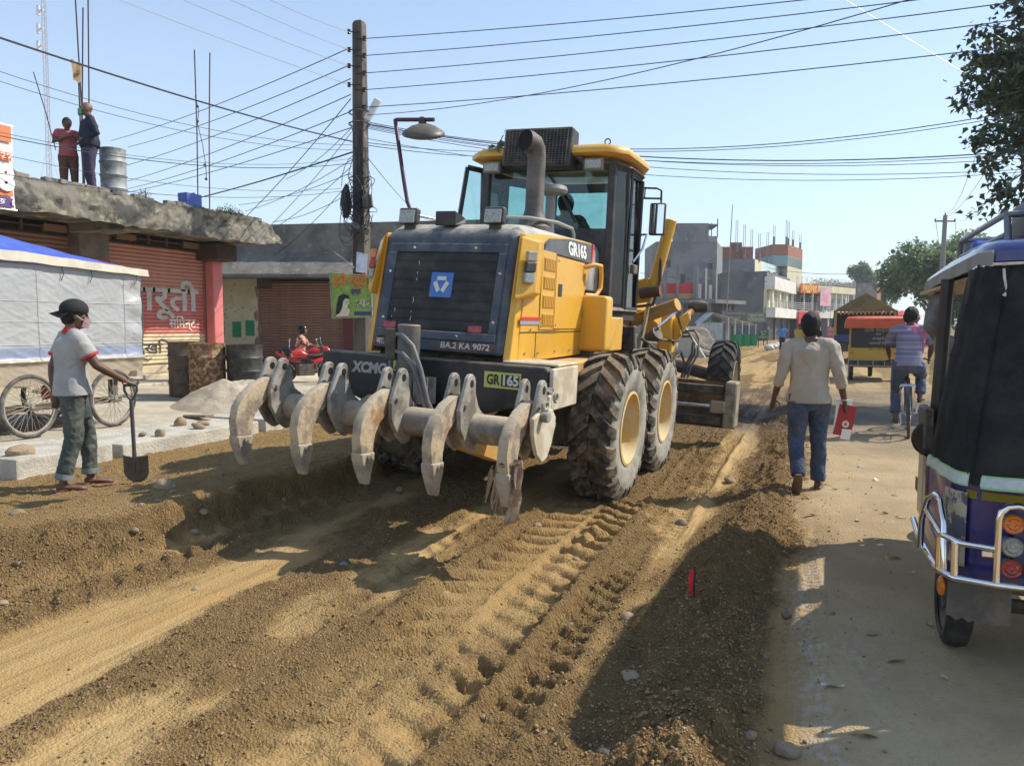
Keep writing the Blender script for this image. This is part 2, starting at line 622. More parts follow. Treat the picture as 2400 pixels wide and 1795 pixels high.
def ground_mat():
    mt = bpy.data.materials.new('soil')
    mt.use_nodes = True
    nt = mt.node_tree
    p = nt.nodes['Principled BSDF']
    L = nt.links
    p.inputs['Roughness'].default_value = 0.96
    p.inputs['Specular IOR Level'].default_value = 0.18
    ge = nt.nodes.new('ShaderNodeNewGeometry')
    P = ge.outputs['Position']

    def ns(scale, detail=6, rough=0.6, st=None):
        v = P
        if st:
            mp = nt.nodes.new('ShaderNodeMapping'); mp.inputs['Scale'].default_value = st
            L.new(P, mp.inputs[0]); v = mp.outputs[0]
        n = _n(nt, 'ShaderNodeTexNoise', noise_dimensions='2D', Scale=scale, Detail=float(detail), Roughness=rough)
        L.new(v, n.inputs['Vector'])
        return n.outputs[0]
    va = nt.nodes.new('ShaderNodeVertexColor'); va.layer_name = 'zone'
    sp = nt.nodes.new('ShaderNodeSeparateColor'); L.new(va.outputs[0], sp.inputs[0])
    dry = mix(nt, ramp(nt, ns(0.9, 5, 0.6, (1, 0.25, 1)), 0.36, 0.66), (0.49, 0.335, 0.148), (0.415, 0.268, 0.106))
    dry = mix(nt, math_n(nt, 'MULTIPLY', ramp(nt, ns(2.4, 4, 0.6, (1, 0.3, 1)), 0.55, 0.72), 0.6), dry, (0.43, 0.255, 0.088))
    dry = mix(nt, math_n(nt, 'MULTIPLY', ramp(nt, ns(7.0, 4, 0.7, (4, 0.22, 1)), 0.48, 0.66), 0.6), dry, (0.29, 0.185, 0.082))
    lse = mix(nt, ramp(nt, ns(7.0, 5, 0.7), 0.38, 0.66), (0.375, 0.238, 0.098), (0.255, 0.158, 0.066))
    lse = mix(nt, math_n(nt, 'MULTIPLY', ramp(nt, ns(55, 3, 0.75), 0.50, 0.66), 0.65), lse, (0.40, 0.27, 0.135))
    soil = mix(nt, math_n(nt, 'MULTIPLY', va.outputs[1], 0.92), dry, lse)
    soil = mix(nt, math_n(nt, 'MULTIPLY', ramp(nt, ns(90, 3, 0.75), 0.56, 0.68), 0.5), soil, (0.15, 0.095, 0.05))
    pth = mix(nt, ramp(nt, ns(1.1, 5, 0.6), 0.35, 0.68), (0.48, 0.36, 0.21), (0.38, 0.28, 0.16))
    pth = mix(nt, math_n(nt, 'MULTIPLY', ramp(nt, ns(30, 3, 0.7), 0.56, 0.7), 0.35), pth, (0.30, 0.22, 0.13))
    c = mix(nt, sp.outputs[0], soil, pth)
    c = mix(nt, math_n(nt, 'MULTIPLY', sp.outputs[1], 0.9), c, (0.15, 0.12, 0.09))
    c = mix(nt, math_n(nt, 'MULTIPLY', math_n(nt, 'MULTIPLY', sp.outputs[2], ramp(nt, ns(26, 4, 0.7, (1, 0.6, 1)), 0.42, 0.6)), 0.7), c, (0.56, 0.53, 0.47))
    L.new(c, p.inputs['Base Color'])
    vo = nt.nodes.new('ShaderNodeTexVoronoi'); vo.feature = 'F1'; vo.voronoi_dimensions = '2D'
    vo.inputs['Scale'].default_value = 70
    L.new(P, vo.inputs['Vector'])
    rel = math_n(nt, 'SUBTRACT', ns(120, 3, 0.75), math_n(nt, 'MULTIPLY', vo.outputs['Distance'], 0.9))
    rel = math_n(nt, 'ADD', rel, math_n(nt, 'MULTIPLY', ns(34, 2, 0.6), 0.9))
    bu = nt.nodes.new('ShaderNodeBump')
    st = nt.nodes.new('ShaderNodeMapRange')
    L.new(math_n(nt, 'MULTIPLY', va.outputs[1], math_n(nt, 'SUBTRACT', 1.0, sp.outputs[0])), st.inputs[0]); st.inputs[3].default_value = 0.45; st.inputs[4].default_value = 1.0
    L.new(st.outputs[0], bu.inputs['Strength'])
    bu.inputs['Distance'].default_value = 0.042
    L.new(rel, bu.inputs['Height'])
    L.new(bu.outputs[0], p.inputs['Normal'])
    return mt


me.materials.append(ground_mat())
ground = link('ground', me)
tag(ground, kind='structure')

# ---- loose stones: big ones one by one, the rest as crumbs
m_stone = mat('stone', (0.30, 0.23, 0.15), 0.85, c2=(0.20, 0.16, 0.12), ns=9, rnd=0.28, bump=0.5, bs=4, alldust=0.8, dustc=(0.36, 0.25, 0.13))
stone_mesh = []
for k in range(7):
    b = MB(); b.ball((0, 0, 0), 1, 2, (1, 0.72 + 0.1 * (k % 3), 0.5 + 0.09 * (k % 4)), 0.42, k + 1)
    stone_mesh.append(b.mesh('stone', smooth=60)); stone_mesh[-1].materials.append(m_stone)


def stone(x, y, r, label, group='loose stones scattered over the graded dirt', z=None, k=None, cat='stone'):
    k = random.randrange(7) if k is None else k
    o = link('stone', stone_mesh[k])
    o.location = (x, y, (gh(x, y) if z is None else z) + r * 0.22)
    o.rotation_euler = (random.uniform(-.3, .3), random.uniform(-.3, .3), random.uniform(0, 6.28))
    o.scale = (r, r, r * random.uniform(.85, 1.1))
    return tag(o, label, cat, group)


rs = random.Random(11)
for i in range(110):
    t = rs.random()
    y = 2.1 + 9 * t ** 1.7
    sel = rs.random()
    if sel < 0.58:
        x = -0.34 + rs.gauss(0, 0.24); lab = 'small stone lodged in the soil windrow beside the dusty track'
        grp = 'stones in the windrow'
    elif sel < 0.84:
        x = -4.35 + rs.gauss(0, 0.3); lab = 'small stone stuck in the crumbling cut bank'; grp = 'stones in the cut bank'
    else:
        x = rs.uniform(-4.0, -0.9); lab = 'small stone lying on the freshly graded brown road bed'; grp = 'stones on the road bed'
    if x * 0.927 + y * 0.3746 < -0.72 * (y * 0.927 - x * 0.3746): continue
    stone(x, y, rs.uniform(0.018, 0.034) * (1 + 0.5 * (rs.random() < .12)), lab, grp)
m_wet = mat('dark_stone', (0.05, 0.045, 0.04), 0.35, c2=(0.22, 0.19, 0.16), ns=2.0, lo=.5, hi=.53)
o = stone(-2.83, 4.05, 0.055, 'dark shiny half-white cobble lying just left of the ripper shadows', 'single cobbles'); o.data = o.data.copy(); o.data.materials.clear(); o.data.materials.append(m_wet)
stone(-4.72, 4.35, 0.075, 'tan boulder perched on the corner of the cut bank', 'single cobbles')
stone(-5.32, 3.6, 0.06, 'yellowish block-like stone on the bank edge at far left', 'single cobbles')
stone(-0.93, 4.05, 0.055, 'grey cobble half buried at the edge of the rickshaw shadow', 'single cobbles')
stone(-0.75, 3.35, 0.05, 'round cobble on the shaded side of the windrow', 'single cobbles')
stone(-0.05, 2.98, 0.05, 'flat grey pebble on the shaded dusty track', 'single cobbles')
stone(-0.78, 8.1, 0.085, 'round brown cobble beside the walking man', 'single cobbles')
stone(-0.98, 6.2, 0.055, 'dark stone on the road bed in front of the walking man', 'single cobbles')

rng = np.random.default_rng(3)
NC = 170000
cy = 1.7 + 13 * rng.random(NC) ** 2.0
cx = rng.uniform(-6.6, 0.6, NC)
wsel = rng.random(NC)
cx = np.where(wsel < .16, -0.38 + rng.normal(0, .26, NC), np.where(wsel < .30, -4.35 + rng.normal(0, .28, NC), cx))
lo_ = loose(cx, cy); pa_ = zones(cx, cy)[1]
keep = rng.random(NC) < np.clip(lo_ ** 1.5 * (1 - pa_) + 0.03 + 0.05 * pa_ * (cx < .2), 0, 1)
cx = cx[keep][:60000]; cy = cy[keep][:60000]
n = len(cx)
cz = height(cx, cy)
rr_ = rng.uniform(.003, .0088, n) * np.where(rng.random(n) < .12, 1.7, 1.0) * (0.8 + 0.05 * cy)
oct_ = np.array([(1, 0, 0), (-1, 0, 0), (0, 1, 0), (0, -1, 0), (0, 0, 1), (0, 0, -1)], float)
of_ = np.array([(0, 2, 4), (2, 1, 4), (1, 3, 4), (3, 0, 4), (2, 0, 5), (1, 2, 5), (3, 1, 5), (0, 3, 5)])
qv = rng.normal(size=(n, 4)); qv /= np.linalg.norm(qv, axis=1)[:, None]
w_, x_, y_, z_ = qv.T
RM_ = np.stack([np.stack([1 - 2 * (y_ * y_ + z_ * z_), 2 * (x_ * y_ - z_ * w_), 2 * (x_ * z_ + y_ * w_)], -1), np.stack([2 * (x_ * y_ + z_ * w_), 1 - 2 * (x_ * x_ + z_ * z_), 2 * (y_ * z_ - x_ * w_)], -1), np.stack([2 * (x_ * z_ - y_ * w_), 2 * (y_ * z_ + x_ * w_), 1 - 2 * (x_ * x_ + y_ * y_)], -1)], 1)
pv_ = oct_[None] * rng.uniform(.6, 1.15, (n, 6, 1)) * rr_[:, None, None]
pv_ = np.einsum('nij,nkj->nki', RM_, pv_)
pv_[..., 2] *= .8
pv_ += np.stack([cx, cy, cz + rr_ * .35], -1)[:, None, :]
fv = (of_[None] + (np.arange(n) * 6)[:, None, None]).reshape(-1, 3).astype(np.int32)
me = bpy.data.meshes.new('soil_crumbs')
me.vertices.add(n * 6); me.vertices.foreach_set('co', pv_.reshape(-1).astype(np.float32))
me.loops.add(fv.size); me.loops.foreach_set('vertex_index', fv.ravel())
me.polygons.add(len(fv)); me.polygons.foreach_set('loop_start', np.arange(0, fv.size, 3, dtype=np.int32))
me.update(calc_edges=True)
me.polygons.foreach_set('use_smooth', np.ones(len(fv), dtype=bool))
me.materials.append(mat('crumb', (0.34, 0.22, 0.105), 0.95, c2=(0.24, 0.15, 0.07), ns=1.5, c3=(0.42, 0.30, 0.16), ns3=9.0))
tag(link('soil_crumbs', me), 'fine crumbs and gravel strewn over the graded soil', 'gravel', kind='stuff')

# fallen leaves and paper scraps on the dusty track
LITM = [mat('dry_leaf', (.42, .33, .16), .8, rnd=.3), mat('paper_scrap', (.62, .60, .55), .8, rnd=.15)]
lm_ = []
for k in range(2):
    b = MB(); b.grid(4, 2, lambda u, v: (.045 * (u - .5) * 2, .02 * (v - .5) * 2 * math.sin(PI * (.1 + .8 * u)), .008 * math.sin(u * 4 + v * 2) + .006 * (2 * v - 1) ** 2)); m__ = b.mesh('dry_leaf'); m__.materials.append(LITM[k]); lm_.append(m__)
rl = random.Random(77)
for i in range(26):
    y = rl.uniform(2.6, 9.5); x = rl.uniform(-.1, .75) if y > 3.4 else rl.uniform(-.1, .4)
    k = 0 if rl.random() < .75 else 1
    o = link('dry_leaf' if k == 0 else 'paper_scrap', lm_[k], None, None, (x, y, float(height(np.array([x]), np.array([y]))[0]) + .006), (rl.uniform(-.2, .2), rl.uniform(-.2, .2), rl.uniform(0, 6.3)))
    o.scale = [rl.uniform(.5, 1.1)] * 3
    tag(o, 'small dry leaf fallen on the dusty track' if k == 0 else 'small pale paper scrap on the dusty track', 'leaf' if k == 0 else 'paper', 'litter on the dusty track')
# ================================================================== MOTOR GRADER
YEL = mat('machine_yellow', (0.74, 0.395, 0.028), 0.38, c2=(0.68, 0.36, 0.035), ns=2.0, dust=0.6, dustc=(0.50, 0.40, 0.26), coat=0.2, alldust=0.13, c3=(0.62, 0.36, 0.06), ns3=11, bump=0.03, bs=6)
YELD = mat('dusty_yellow', (0.56, 0.29, 0.05), 0.6, c2=(0.45, 0.30, 0.12), ns=5, dust=0.8, alldust=0.45, dustc=(0.46, 0.35, 0.20))
NAVY = mat('cowl_navy', (0.034, 0.046, 0.068), 0.5, c2=(0.048, 0.06, 0.08), ns=3, dust=0.9, dustc=(0.52, 0.47, 0.38), alldust=0.16)
COWL = mat('cowl_top', (0.20, 0.21, 0.22), 0.55, c2=(0.42, 0.40, 0.35), ns=2.2, dust=1.0, dustc=(0.55, 0.50, 0.40), alldust=0.3)
BLK = mat('black_steel', (0.014, 0.014, 0.016), 0.45, c2=(0.022, 0.022, 0.024), ns=5, dust=0.5, alldust=0.06)
BLKD = mat('grimy_black_steel', (0.025, 0.024, 0.023), 0.6, c2=(0.07, 0.06, 0.045), ns=6, dust=0.8, alldust=0.4, dustc=(0.30, 0.23, 0.15))
TINE = mat('worn_ripper_steel', (0.47, 0.37, 0.245), 0.72, c2=(0.25, 0.205, 0.155), ns=7, lo=.45, hi=.6, bump=0.5, bs=28, c3=(0.34, 0.17, 0.065), ns3=5.0, dust=0.7, dustc=(0.55, 0.46, 0.32))
BEAM = mat('worn_beam_steel', (0.20, 0.18, 0.15), 0.62, c2=(0.44, 0.37, 0.26), ns=4, bump=0.2, bs=50, dust=0.9, dustc=(0.50, 0.42, 0.30))
PLATE = mat('worn_plate_steel', (0.36, 0.335, 0.29), 0.6, c2=(0.16, 0.145, 0.12), ns=5, c3=(0.42, 0.34, 0.24), ns3=9, bump=0.2, bs=40, dust=0.8, dustc=(0.5, 0.42, 0.3))
RUB = mat('tyre_rubber', (0.024, 0.022, 0.02), 0.8, c2=(0.085, 0.07, 0.052), ns=7, alldust=0.78, dust=0.8, dustc=(0.34, 0.265, 0.17), bump=0.2, bs=60)
RUBD = mat('dark_tyre_rubber', (0.018, 0.018, 0.018), 0.8, c2=(0.035, 0.033, 0.03), ns=7, alldust=0.22, dust=0.3, dustc=(0.28, 0.23, 0.16))
SIDEW = mat('dusty_sidewall', (0.20, 0.19, 0.17), 0.85, c2=(0.35, 0.32, 0.26), ns=5, alldust=0.5, dustc=(0.50, 0.44, 0.33))
RIM = mat('dusty_rim', (0.62, 0.40, 0.12), 0.65, c2=(0.62, 0.50, 0.30), ns=4, alldust=0.5, dustc=(0.58, 0.48, 0.32))
CHR = mat('chrome', (0.75, 0.75, 0.76), 0.16, 1.0, alldust=0.2)
GLS = glass('cab_glass', (0.72, 0.86, 0.84), 0.9, 0.06)
DKG = mat('dark_plastic', (0.03, 0.031, 0.034), 0.5, dust=0.7, alldust=0.15)
PIPE = mat('exhaust_steel', (0.07, 0.06, 0.055), 0.6, c2=(0.12, 0.10, 0.085), ns=4, alldust=0.3, dustc=(0.3, 0.25, 0.2))
WHT = mat('white_print', (0.80, 0.79, 0.76), 0.6)
PWHT = mat('paint_white', (0.66, 0.63, 0.58), 0.7, c2=(0.5, 0.47, 0.42), ns=30)
LENS = mat('lamp_lens', (0.40, 0.41, 0.37), 0.12, c2=(0.26, 0.27, 0.25), ns=60, coat=0.6, alldust=0.25)
RED = mat('red_lens', (0.45, 0.015, 0.012), 0.2, c2=(0.3, 0.01, 0.01), ns=80, coat=0.5, alldust=0.2)
ORG = mat('amber_lens', (0.80, 0.22, 0.01), 0.2, c2=(0.6, 0.14, 0.01), ns=80, coat=0.5)
HOSE = mat('rubber_hose', (0.02, 0.02, 0.022), 0.55, alldust=0.35)
HOSEG = mat('grey_hose', (0.13, 0.14, 0.15), 0.5, alldust=0.3)

gr = empty('motor_grader', (-2.85, 6.87, 0.04), (0, R(3), R(-1.5)), 'large yellow motor grader with a five-tine ripper at its rear', 'grader')


def rrect(hw, z0, z1, rt, rb, n=4):
    """rounded rectangle outline in x,z, counter-clockwise from lower right"""
    pts = []
    for cx, cz, rad, a0 in ((hw - rb, z0 + rb, rb, -90), (hw - rt, z1 - rt, rt, 0), (-hw + rt, z1 - rt, rt, 90), (-hw + rb, z0 + rb, rb, 180)):
        for k in range(n + 1):
            a = R(a0 + 90 * k / n)
            pts.append((cx + rad * math.cos(a), cz + rad * math.sin(a)))
    return pts


RY0, RY1 = -1.575, -1.365


def ry(z):
    return RY0 + (z - 1.37) * (RY1 - RY0) / 0.93


RN = V((0, -0.93, -(RY1 - RY0))).normalized()


def RP(x, z, off=0.0):
    return V((x, ry(z), z)) + RN * off


# rear cowl
b = MB()
b.rings([[(x, ry(z), z) for x, z in rrect(0.56, 1.375, 2.30, 0.05, 0.03)],
         [(x, ry(z) + 0.03, z) for x, z in rrect(0.595, 1.36, 2.345, 0.07, 0.03)],
         [(x, ry(z) + 0.10, z) for x, z in rrect(0.615, 1.355, 2.385, 0.10, 0.03)],
         [(x, -1.17 if z > 1.8 else -1.3, z) for x, z in rrect(0.62, 1.355, 2.40, 0.12, 0.03)]])
cowl = b.build('rear_cowl', NAVY, gr, smooth=35)
b = MB()
b.rings([[(x, y, z) for x, z in rrect(0.625, 1.95, zt, 0.14, 0.02, 6)] for y, zt in ((-1.30, 2.36), (-1.22, 2.405), (-1.0, 2.425), (0.0, 2.44), (0.72, 2.46))])
b.build('hood_top', COWL, gr, smooth=40)
# grille frame and mesh
b = MB()
for x0, x1, z0, z1 in ((-.535, .535, 2.165, 2.235), (-.535, .535, 1.465, 1.53), (-.535, -.465, 1.53, 2.165), (.465, .535, 1.53, 2.165)):
    b.hexa([RP(x0, z0, 0.002), RP(x1, z0, 0.002), RP(x1, z1, 0.002), RP(x0, z1, 0.002), RP(x0, z0, 0.02), RP(x1, z0, 0.02), RP(x1, z1, 0.02), RP(x0, z1, 0.02)])
gf = b.build('grille_frame', NAVY, gr, bevel=0.005)
for x, z in ((-.30, 2.2), (.26, 2.2), (-.5, 2.0), (.5, 2.0), (.5, 1.62), (-.5, 1.62), (.2, 1.497), (-.2, 1.497)):
    b = MB(); b.lathe([(.014, 0), (.014, .006), (.008, .011)], RP(x, z, .018), RN, 10); b.build('bolt', CHR, gf)


def mesh_mat():
    mt = bpy.data.materials.new('grille_mesh'); mt.use_nodes = True
    nt = mt.node_tree; p = nt.nodes['Principled BSDF']; L_ = nt.links
    tc = nt.nodes.new('ShaderNodeTexCoord')
    mp = nt.nodes.new('ShaderNodeMapping'); mp.inputs['Scale'].default_value = (62, 1, 75)
    L_.new(tc.outputs['Object'], mp.inputs[0])
    vo = nt.nodes.new('ShaderNodeTexVoronoi'); vo.feature = 'DISTANCE_TO_EDGE'; vo.inputs['Randomness'].default_value = 0.12; vo.inputs['Scale'].default_value = 1.0
    L_.new(mp.outputs[0], vo.inputs['Vector'])
    n1 = _n(nt, 'ShaderNodeTexNoise', Scale=6.0, Detail=6.0)
    L_.new(tc.outputs['Object'], n1.inputs['Vector'])
    c = mix(nt, ramp(nt, n1.outputs[0], .4, .7), (0.02, 0.02, 0.02), (0.055, 0.048, 0.04))
    c = mix(nt, ramp(nt, vo.outputs[0], 0.10, 0.22), c, (0.002, 0.002, 0.002))
    L_.new(c, p.inputs['Base Color']); p.inputs['Roughness'].default_value = 0.7
    return mt


GM = mesh_mat()
b = MB(); b.poly([RP(x, z, .0045) for x, z in ((-.466, 1.528), (.466, 1.528), (.466, 2.168), (-.466, 2.168))]); b.build('grille_backing', mat('flat_black', (0.004, 0.004, 0.004), .9), gf)
for k in range(8):
    z0 = 1.535 + k * 0.0785; z1 = z0 + 0.0775
    b = MB()
    b.grid(1, 4, lambda u, v: RP(-.462 + .924 * u, z0 + (z1 - z0) * v, 0.006 + 0.011 * math.sin(PI * min(1, v * 1.02))))
    b.build('grille_panel', GM, gf)
# dust scratches on grille
b = MB()
for x, z0, z1 in ((-.245, 2.03, 2.09), (-.245, 1.93, 2.0), (-.25, 1.72, 1.8), (-.25, 1.6, 1.68), (-.43, 1.62, 1.66), (-.41, 1.66, 1.70)):
    b.tube([RP(x, z0, .012), RP(x + .008, (z0 + z1) / 2, .012), RP(x, z1, .012)], .003, 5)
b.build('bent_wire', PWHT, gf)
# emblem
BLUE = mat('emblem_blue', (0.045, 0.17, 0.50), 0.4, alldust=0.15)
b = MB()
b.hexa([RP(s * .1, z, o) for o in (.014, .03) for s, z in ((-1, 1.80), (1, 1.80), (1, 2.0), (-1, 2.0))])
em = b.build('emblem', BLUE, gr, bevel=.004)
b = MB()
cx, cz = 0, 1.905
S = .074
T1, T2, R1, R2, L2, L1 = (-.56, .90), (.56, .90), (1.0, .16), (.42, -.90), (-.42, -.90), (-1.0, .16)
A_, B_, C_ = (-.60, .46), (.60, .46), (0, -.62)
for q in ((T1, T2, B_, A_), (R1, R2, C_, B_), (L2, L1, A_, C_)):
    mx, mz = sum(p[0] for p in q) / 4, sum(p[1] for p in q) / 4
    b.prism([RP(cx + S * (mx * .05 + p[0] * .95), cz + S * (mz * .05 + p[1] * .95), .0305) for p in q], RN * .004)
b.build('emblem_mark', mat('emblem_silver', (0.66, 0.65, 0.58), 0.5), em)
for x in (-.43, .35):
    b = MB(); b.hexa([RP(x + s * .06, z, o) for o in (.012, .03) for s, z in ((-1, 1.535), (1, 1.535), (1, 1.59), (-1, 1.59))])
    b.build('reflector', RED, gr, bevel=.006)
MAR = mat('plate_maroon', (0.10, 0.045, 0.04), 0.7, alldust=0.3)
for x0, x1 in ((-.56, -.25), (.03, .53)):
    b = MB(); b.hexa([RP(x, z, o) for o in (.002, .008) for x, z in ((x0, 1.388), (x1, 1.388), (x1, 1.455), (x0, 1.455))])
    nplate = b.build('number_plate', MAR, gr)
    lettering('BA.2 KA 9072' if x0 > 0 else 'बा.२ क ८', .068, PWHT, nplate, RP((x0 + x1) / 2, 1.421, .0085), (1, 0, 0), (0, ry(2) - ry(1), 1), width=(x1 - x0) * .86, bold=.0012)

# yellow side panels
for s in (1, -1):
    prof = [(-1.42, 1.33), (-0.9, 1.315), (.16, 1.325), (.16, 1.9), (.40, 2.2), (.42, 2.42), (-.3, 2.40), (-1.0, 2.355), (-1.24, 2.31), (-1.30, 2.0), (-1.38, 1.6)]
    b = MB()
    b.rings([[(s * xo, y, z) for y, z in prof] for xo in (.60, .668)])
    for v in b.bm.verts:
        if v.co.z > 2.2: v.co.x *= 0.95
    b.build('side_panel', YEL, gr, bevel=.012, seg=2, smooth=40)
    # slanted corner panel
    b = MB()
    b.hexa([(s * .60, -1.555, 1.325), (s * .655, -1.535, 1.325), (s * .675, -1.30, 1.325), (s * .60, -1.30, 1.325),
            (s * .605, -1.34, 2.33), (s * .645, -1.31, 2.32), (s * .645, -1.18, 2.33), (s * .60, -1.18, 2.33)])
    b.build('corner_panel', YEL, gr, bevel=.012, seg=2)
    # tail lamp housing
    b = MB()
    b.hexa([(s * .655, -1.515, 1.80), (s * .78, -1.37, 1.86), (s * .70, -1.08, 1.86), (s * .655, -1.2, 1.80),
            (s * .63, -1.36, 2.30), (s * .745, -1.24, 2.27), (s * .69, -1.02, 2.29), (s * .63, -1.05, 2.31)])
    hs = b.build('lamp_housing', YEL, gr, bevel=.014, seg=2)
    # lamp on rear face of housing
    nrm = V((s * .75, -.68, -.08)).normalized()
    c0 = V((s * .713, -1.375, 2.06)); ax = V((s * .66, .75, 0)).normalized(); uz = V((0, .17, .99)).normalized()
    cols = (ORG, RED, LENS)
    for k in range(3):
        cc = c0 + uz * (.085 - .085 * k) + nrm * .022
        b = MB(); h = .041
        b.hexa([cc + ax * (a * .045) + uz * (d * h) + nrm * o for o in (-.025, .02) for a, d in ((-1, -1), (1, -1), (1, 1), (-1, 1))])
        b.build('tail_lamp', (cols[k] if s < 0 else (PLATE, DKG, LENS)[k]), hs, bevel=.01)
# rust-framed broken lamp bracket is part of right housing; stripes
b = MB(); b.span((.672, -1.40, 1.645), (.676, -0.98, 1.672)); b.build('red_stripe', mat('stripe_red', (0.6, 0.03, 0.03), .5), gr)
b = MB(); b.span((.672, -1.41, 1.612), (.676, -0.98, 1.641)); b.build('grey_stripe', mat('stripe_grey', (0.30, 0.32, 0.34), .5), gr)
for s in (1, -1):
    b = MB(); b.span((s * .668, -1.0, 1.57), (s * .676, -.68, 2.225)); lp = b.build('louvre_panel', YEL, gr, bevel=.003)
    for g in range(4):
        z0 = 2.06 - g * .155
        b = MB()
        for k in range(7):
            y0 = -.965 + k * .038
            b.hexa([(s * .675, y0, z0), (s * .69, y0 + .012, z0 + .01), (s * .69, y0 + .024, z0 + .01), (s * .675, y0 + .028, z0),
                    (s * .675, y0, z0 + .11), (s * .69, y0 + .012, z0 + .10), (s * .69, y0 + .024, z0 + .10), (s * .675, y0 + .028, z0 + .11)])
        b.build('louvre', YEL, lp)
    b = MB(); b.span((s * .668, -.665, 1.575), (s * .678, .10, 2.20)); dr = b.build('service_door', YEL, gr, bevel=.004)
    b = MB(); b.span((s * .678, -.60, 1.86), (s * .684, -.51, 1.97)); b.build('latch', DKG, dr, bevel=.003)
for s_ in (1, -1):
    for y_, z_ in ((-1.30, 1.38), (-1.0, 1.38), (-.6, 1.38), (-.2, 1.38), (.1, 1.38), (-.62, 2.17), (.06, 2.17), (-.62, 1.61), (.06, 1.61), (-.97, 1.60), (-.71, 1.60), (-1.2, 1.57)):
        b = MB(); b.lathe([(.011, 0), (.011, .005), (.006, .008)], (s_ * .676, y_, z_), (s_, 0, 0), 8); b.build('bolt', PLATE, gr)
    b = MB(); b.span((s_ * .6695, -1.40, 1.545), (s_ * .6715, .15, 1.553)); b.span((s_ * .6695, -1.06, 1.34), (s_ * .6715, -1.054, 1.545)); b.build('panel_seam', BLK, gr)
    for z_ in (1.72, 2.06):
        b = MB(); b.cyl((s_ * .684, .105, z_ - .04), (s_ * .684, .105, z_ + .04), .011, 8); b.build('hinge', YELD, gr)
# name band
b = MB()
pts = [(.672, -.97, 2.225), (.672, .30, 2.215), (.672, .41, 2.40), (.672, -.3, 2.385), (.672, -.78, 2.34), (.672, -.93, 2.28)]
b.prism(pts, (-.03, 0, 0)); 
for v in b.bm.verts:
    if v.co.z > 2.3: v.co.x -= .018
nb_ = b.build('name_band', mat('band_grey', (0.075, 0.085, 0.10), .45, alldust=.2), gr)
lettering('GR165', .165, WHT, nb_, (.668, -.10, 2.295), (0, 1, 0), (-.1, 0, 1), bold=.006, width=.52)
b = MB(); b.prism([(.676, .30, 2.21), (.676, .345, 2.21), (.664, .415, 2.41), (.664, .37, 2.40)], (-.02, 0, 0)); b.build('red_accent', mat('stripe_red', (0.6, 0.03, 0.03), .5), gr)
# handle loop, tank, step box
b = MB(); b.tube([(.68, .10, 2.16), (.76, .14, 2.19), (.78, .30, 2.19), (.77, .36, 2.10), (.77, .36, 1.98), (.75, .28, 1.90), (.68, .16, 1.90)], .022, 8)
b.build('grab_handle', YEL, gr, smooth=50)
for s in (1, -1):
    b = MB(); b.span((s * .60, .10, 1.36), (s * .92, .34, 1.90)); b.build('side_tank', YEL, gr, bevel=.05, seg=4, smooth=40)
    b = MB(); b.span((s * .62, .36, 1.36), (s * .90, .80, 1.70)); b.build('step_box', YEL, gr, bevel=.012)
# work lamps on the cowl
for x in (-.42, .37):
    b = MB(); b.box((x, -1.31, 2.46), (.175, .07, .135), (R(-8), 0, 0)); wl_ = b.build('work_lamp', DKG, gr, bevel=.02, seg=3, smooth=40)
    b = MB(); b.box((x, -1.352, 2.455), (.145, .012, .108), (R(-8), 0, 0)); b.build('lens', LENS, wl_, bevel=.005)
    b = MB(); b.span((x - .05, -1.31, 2.34), (x + .05, -1.28, 2.40)); b.build('bracket', BLK, wl_)
b = MB(); b.hexa([(-.16, -1.34, 2.38), (.03, -1.34, 2.38), (.03, -1.15, 2.42), (-.10, -1.15, 2.42), (-.16, -1.34, 2.50), (.03, -1.34, 2.50), (.0, -1.1, 2.47), (-.06, -1.1, 2.47)])
b.build('black_vent', BLK, gr, bevel=.006)
# extra floodlight on a bent pole, clamped to the hood rail
b = MB(); b.tube([(-.60, -1.0, 2.55), (-.64, -1.0, 2.63), (-.68, -1.0, 2.8), (-.79, -1.0, 3.325), (-.795, -1.0, 3.34), (-.78, -1.0, 3.345), (-.41, -.98, 3.33)], .018, 8)
fl = b.build('lamp_pole', mat('painted_pipe', (0.07, 0.025, 0.04), .5), gr, smooth=50)
b = MB(); b.lathe([(.0, .07), (.045, .068), (.10, .052), (.165, .015), (.185, -.005), (.188, -.02), (.175, -.035), (.10, -.055), (0, -.062)], (-.50, -1.0, 3.225), (.10, -.32, .94), 28)
b.build('lamp_dish', mat('dusty_lamp', (0.06, 0.06, 0.05), .45, dust=.4, alldust=.15), fl, smooth=50)
b = MB(); b.box((-.52, -.99, 3.31), (.055, .06, .09)); b.build('lamp_neck', BLK, fl, bevel=.01)
b = MB(); b.box((-.585, -1.0, 2.52), (.12, .05, .05)); b.box((-.63, -1.0, 2.5), (.03, .07, .11)); b.box((-.55, -1.0, 2.5), (.03, .07, .11)); b.build('clamp', mat('rust', (0.16, 0.07, 0.035), .8, c2=(.09, .05, .035)), fl, bevel=.005)
b = MB(); b.tube([(-.58, -1.0, 2.44), (-.58, -1.0, 2.50), (-.54, -.95, 2.515), (-.50, -.2, 2.52), (-.46, .2, 2.52), (-.46, .25, 2.44)], .015, 8)
b.build('hood_rail', CHR, gr, smooth=50)
b = MB(); b.tube([(.06, -.62, 2.42), (.06, -.62, 2.52), (.08, -.58, 2.55), (.30, -.45, 2.56), (.45, -.1, 2.56), (.46, .3, 2.55), (.46, .36, 2.5), (.46, .36, 2.43)], .016, 8)
b.build('hood_rail', mat('grey_rail', (0.28, 0.28, 0.27), .5, dust=.5), gr, smooth=50)
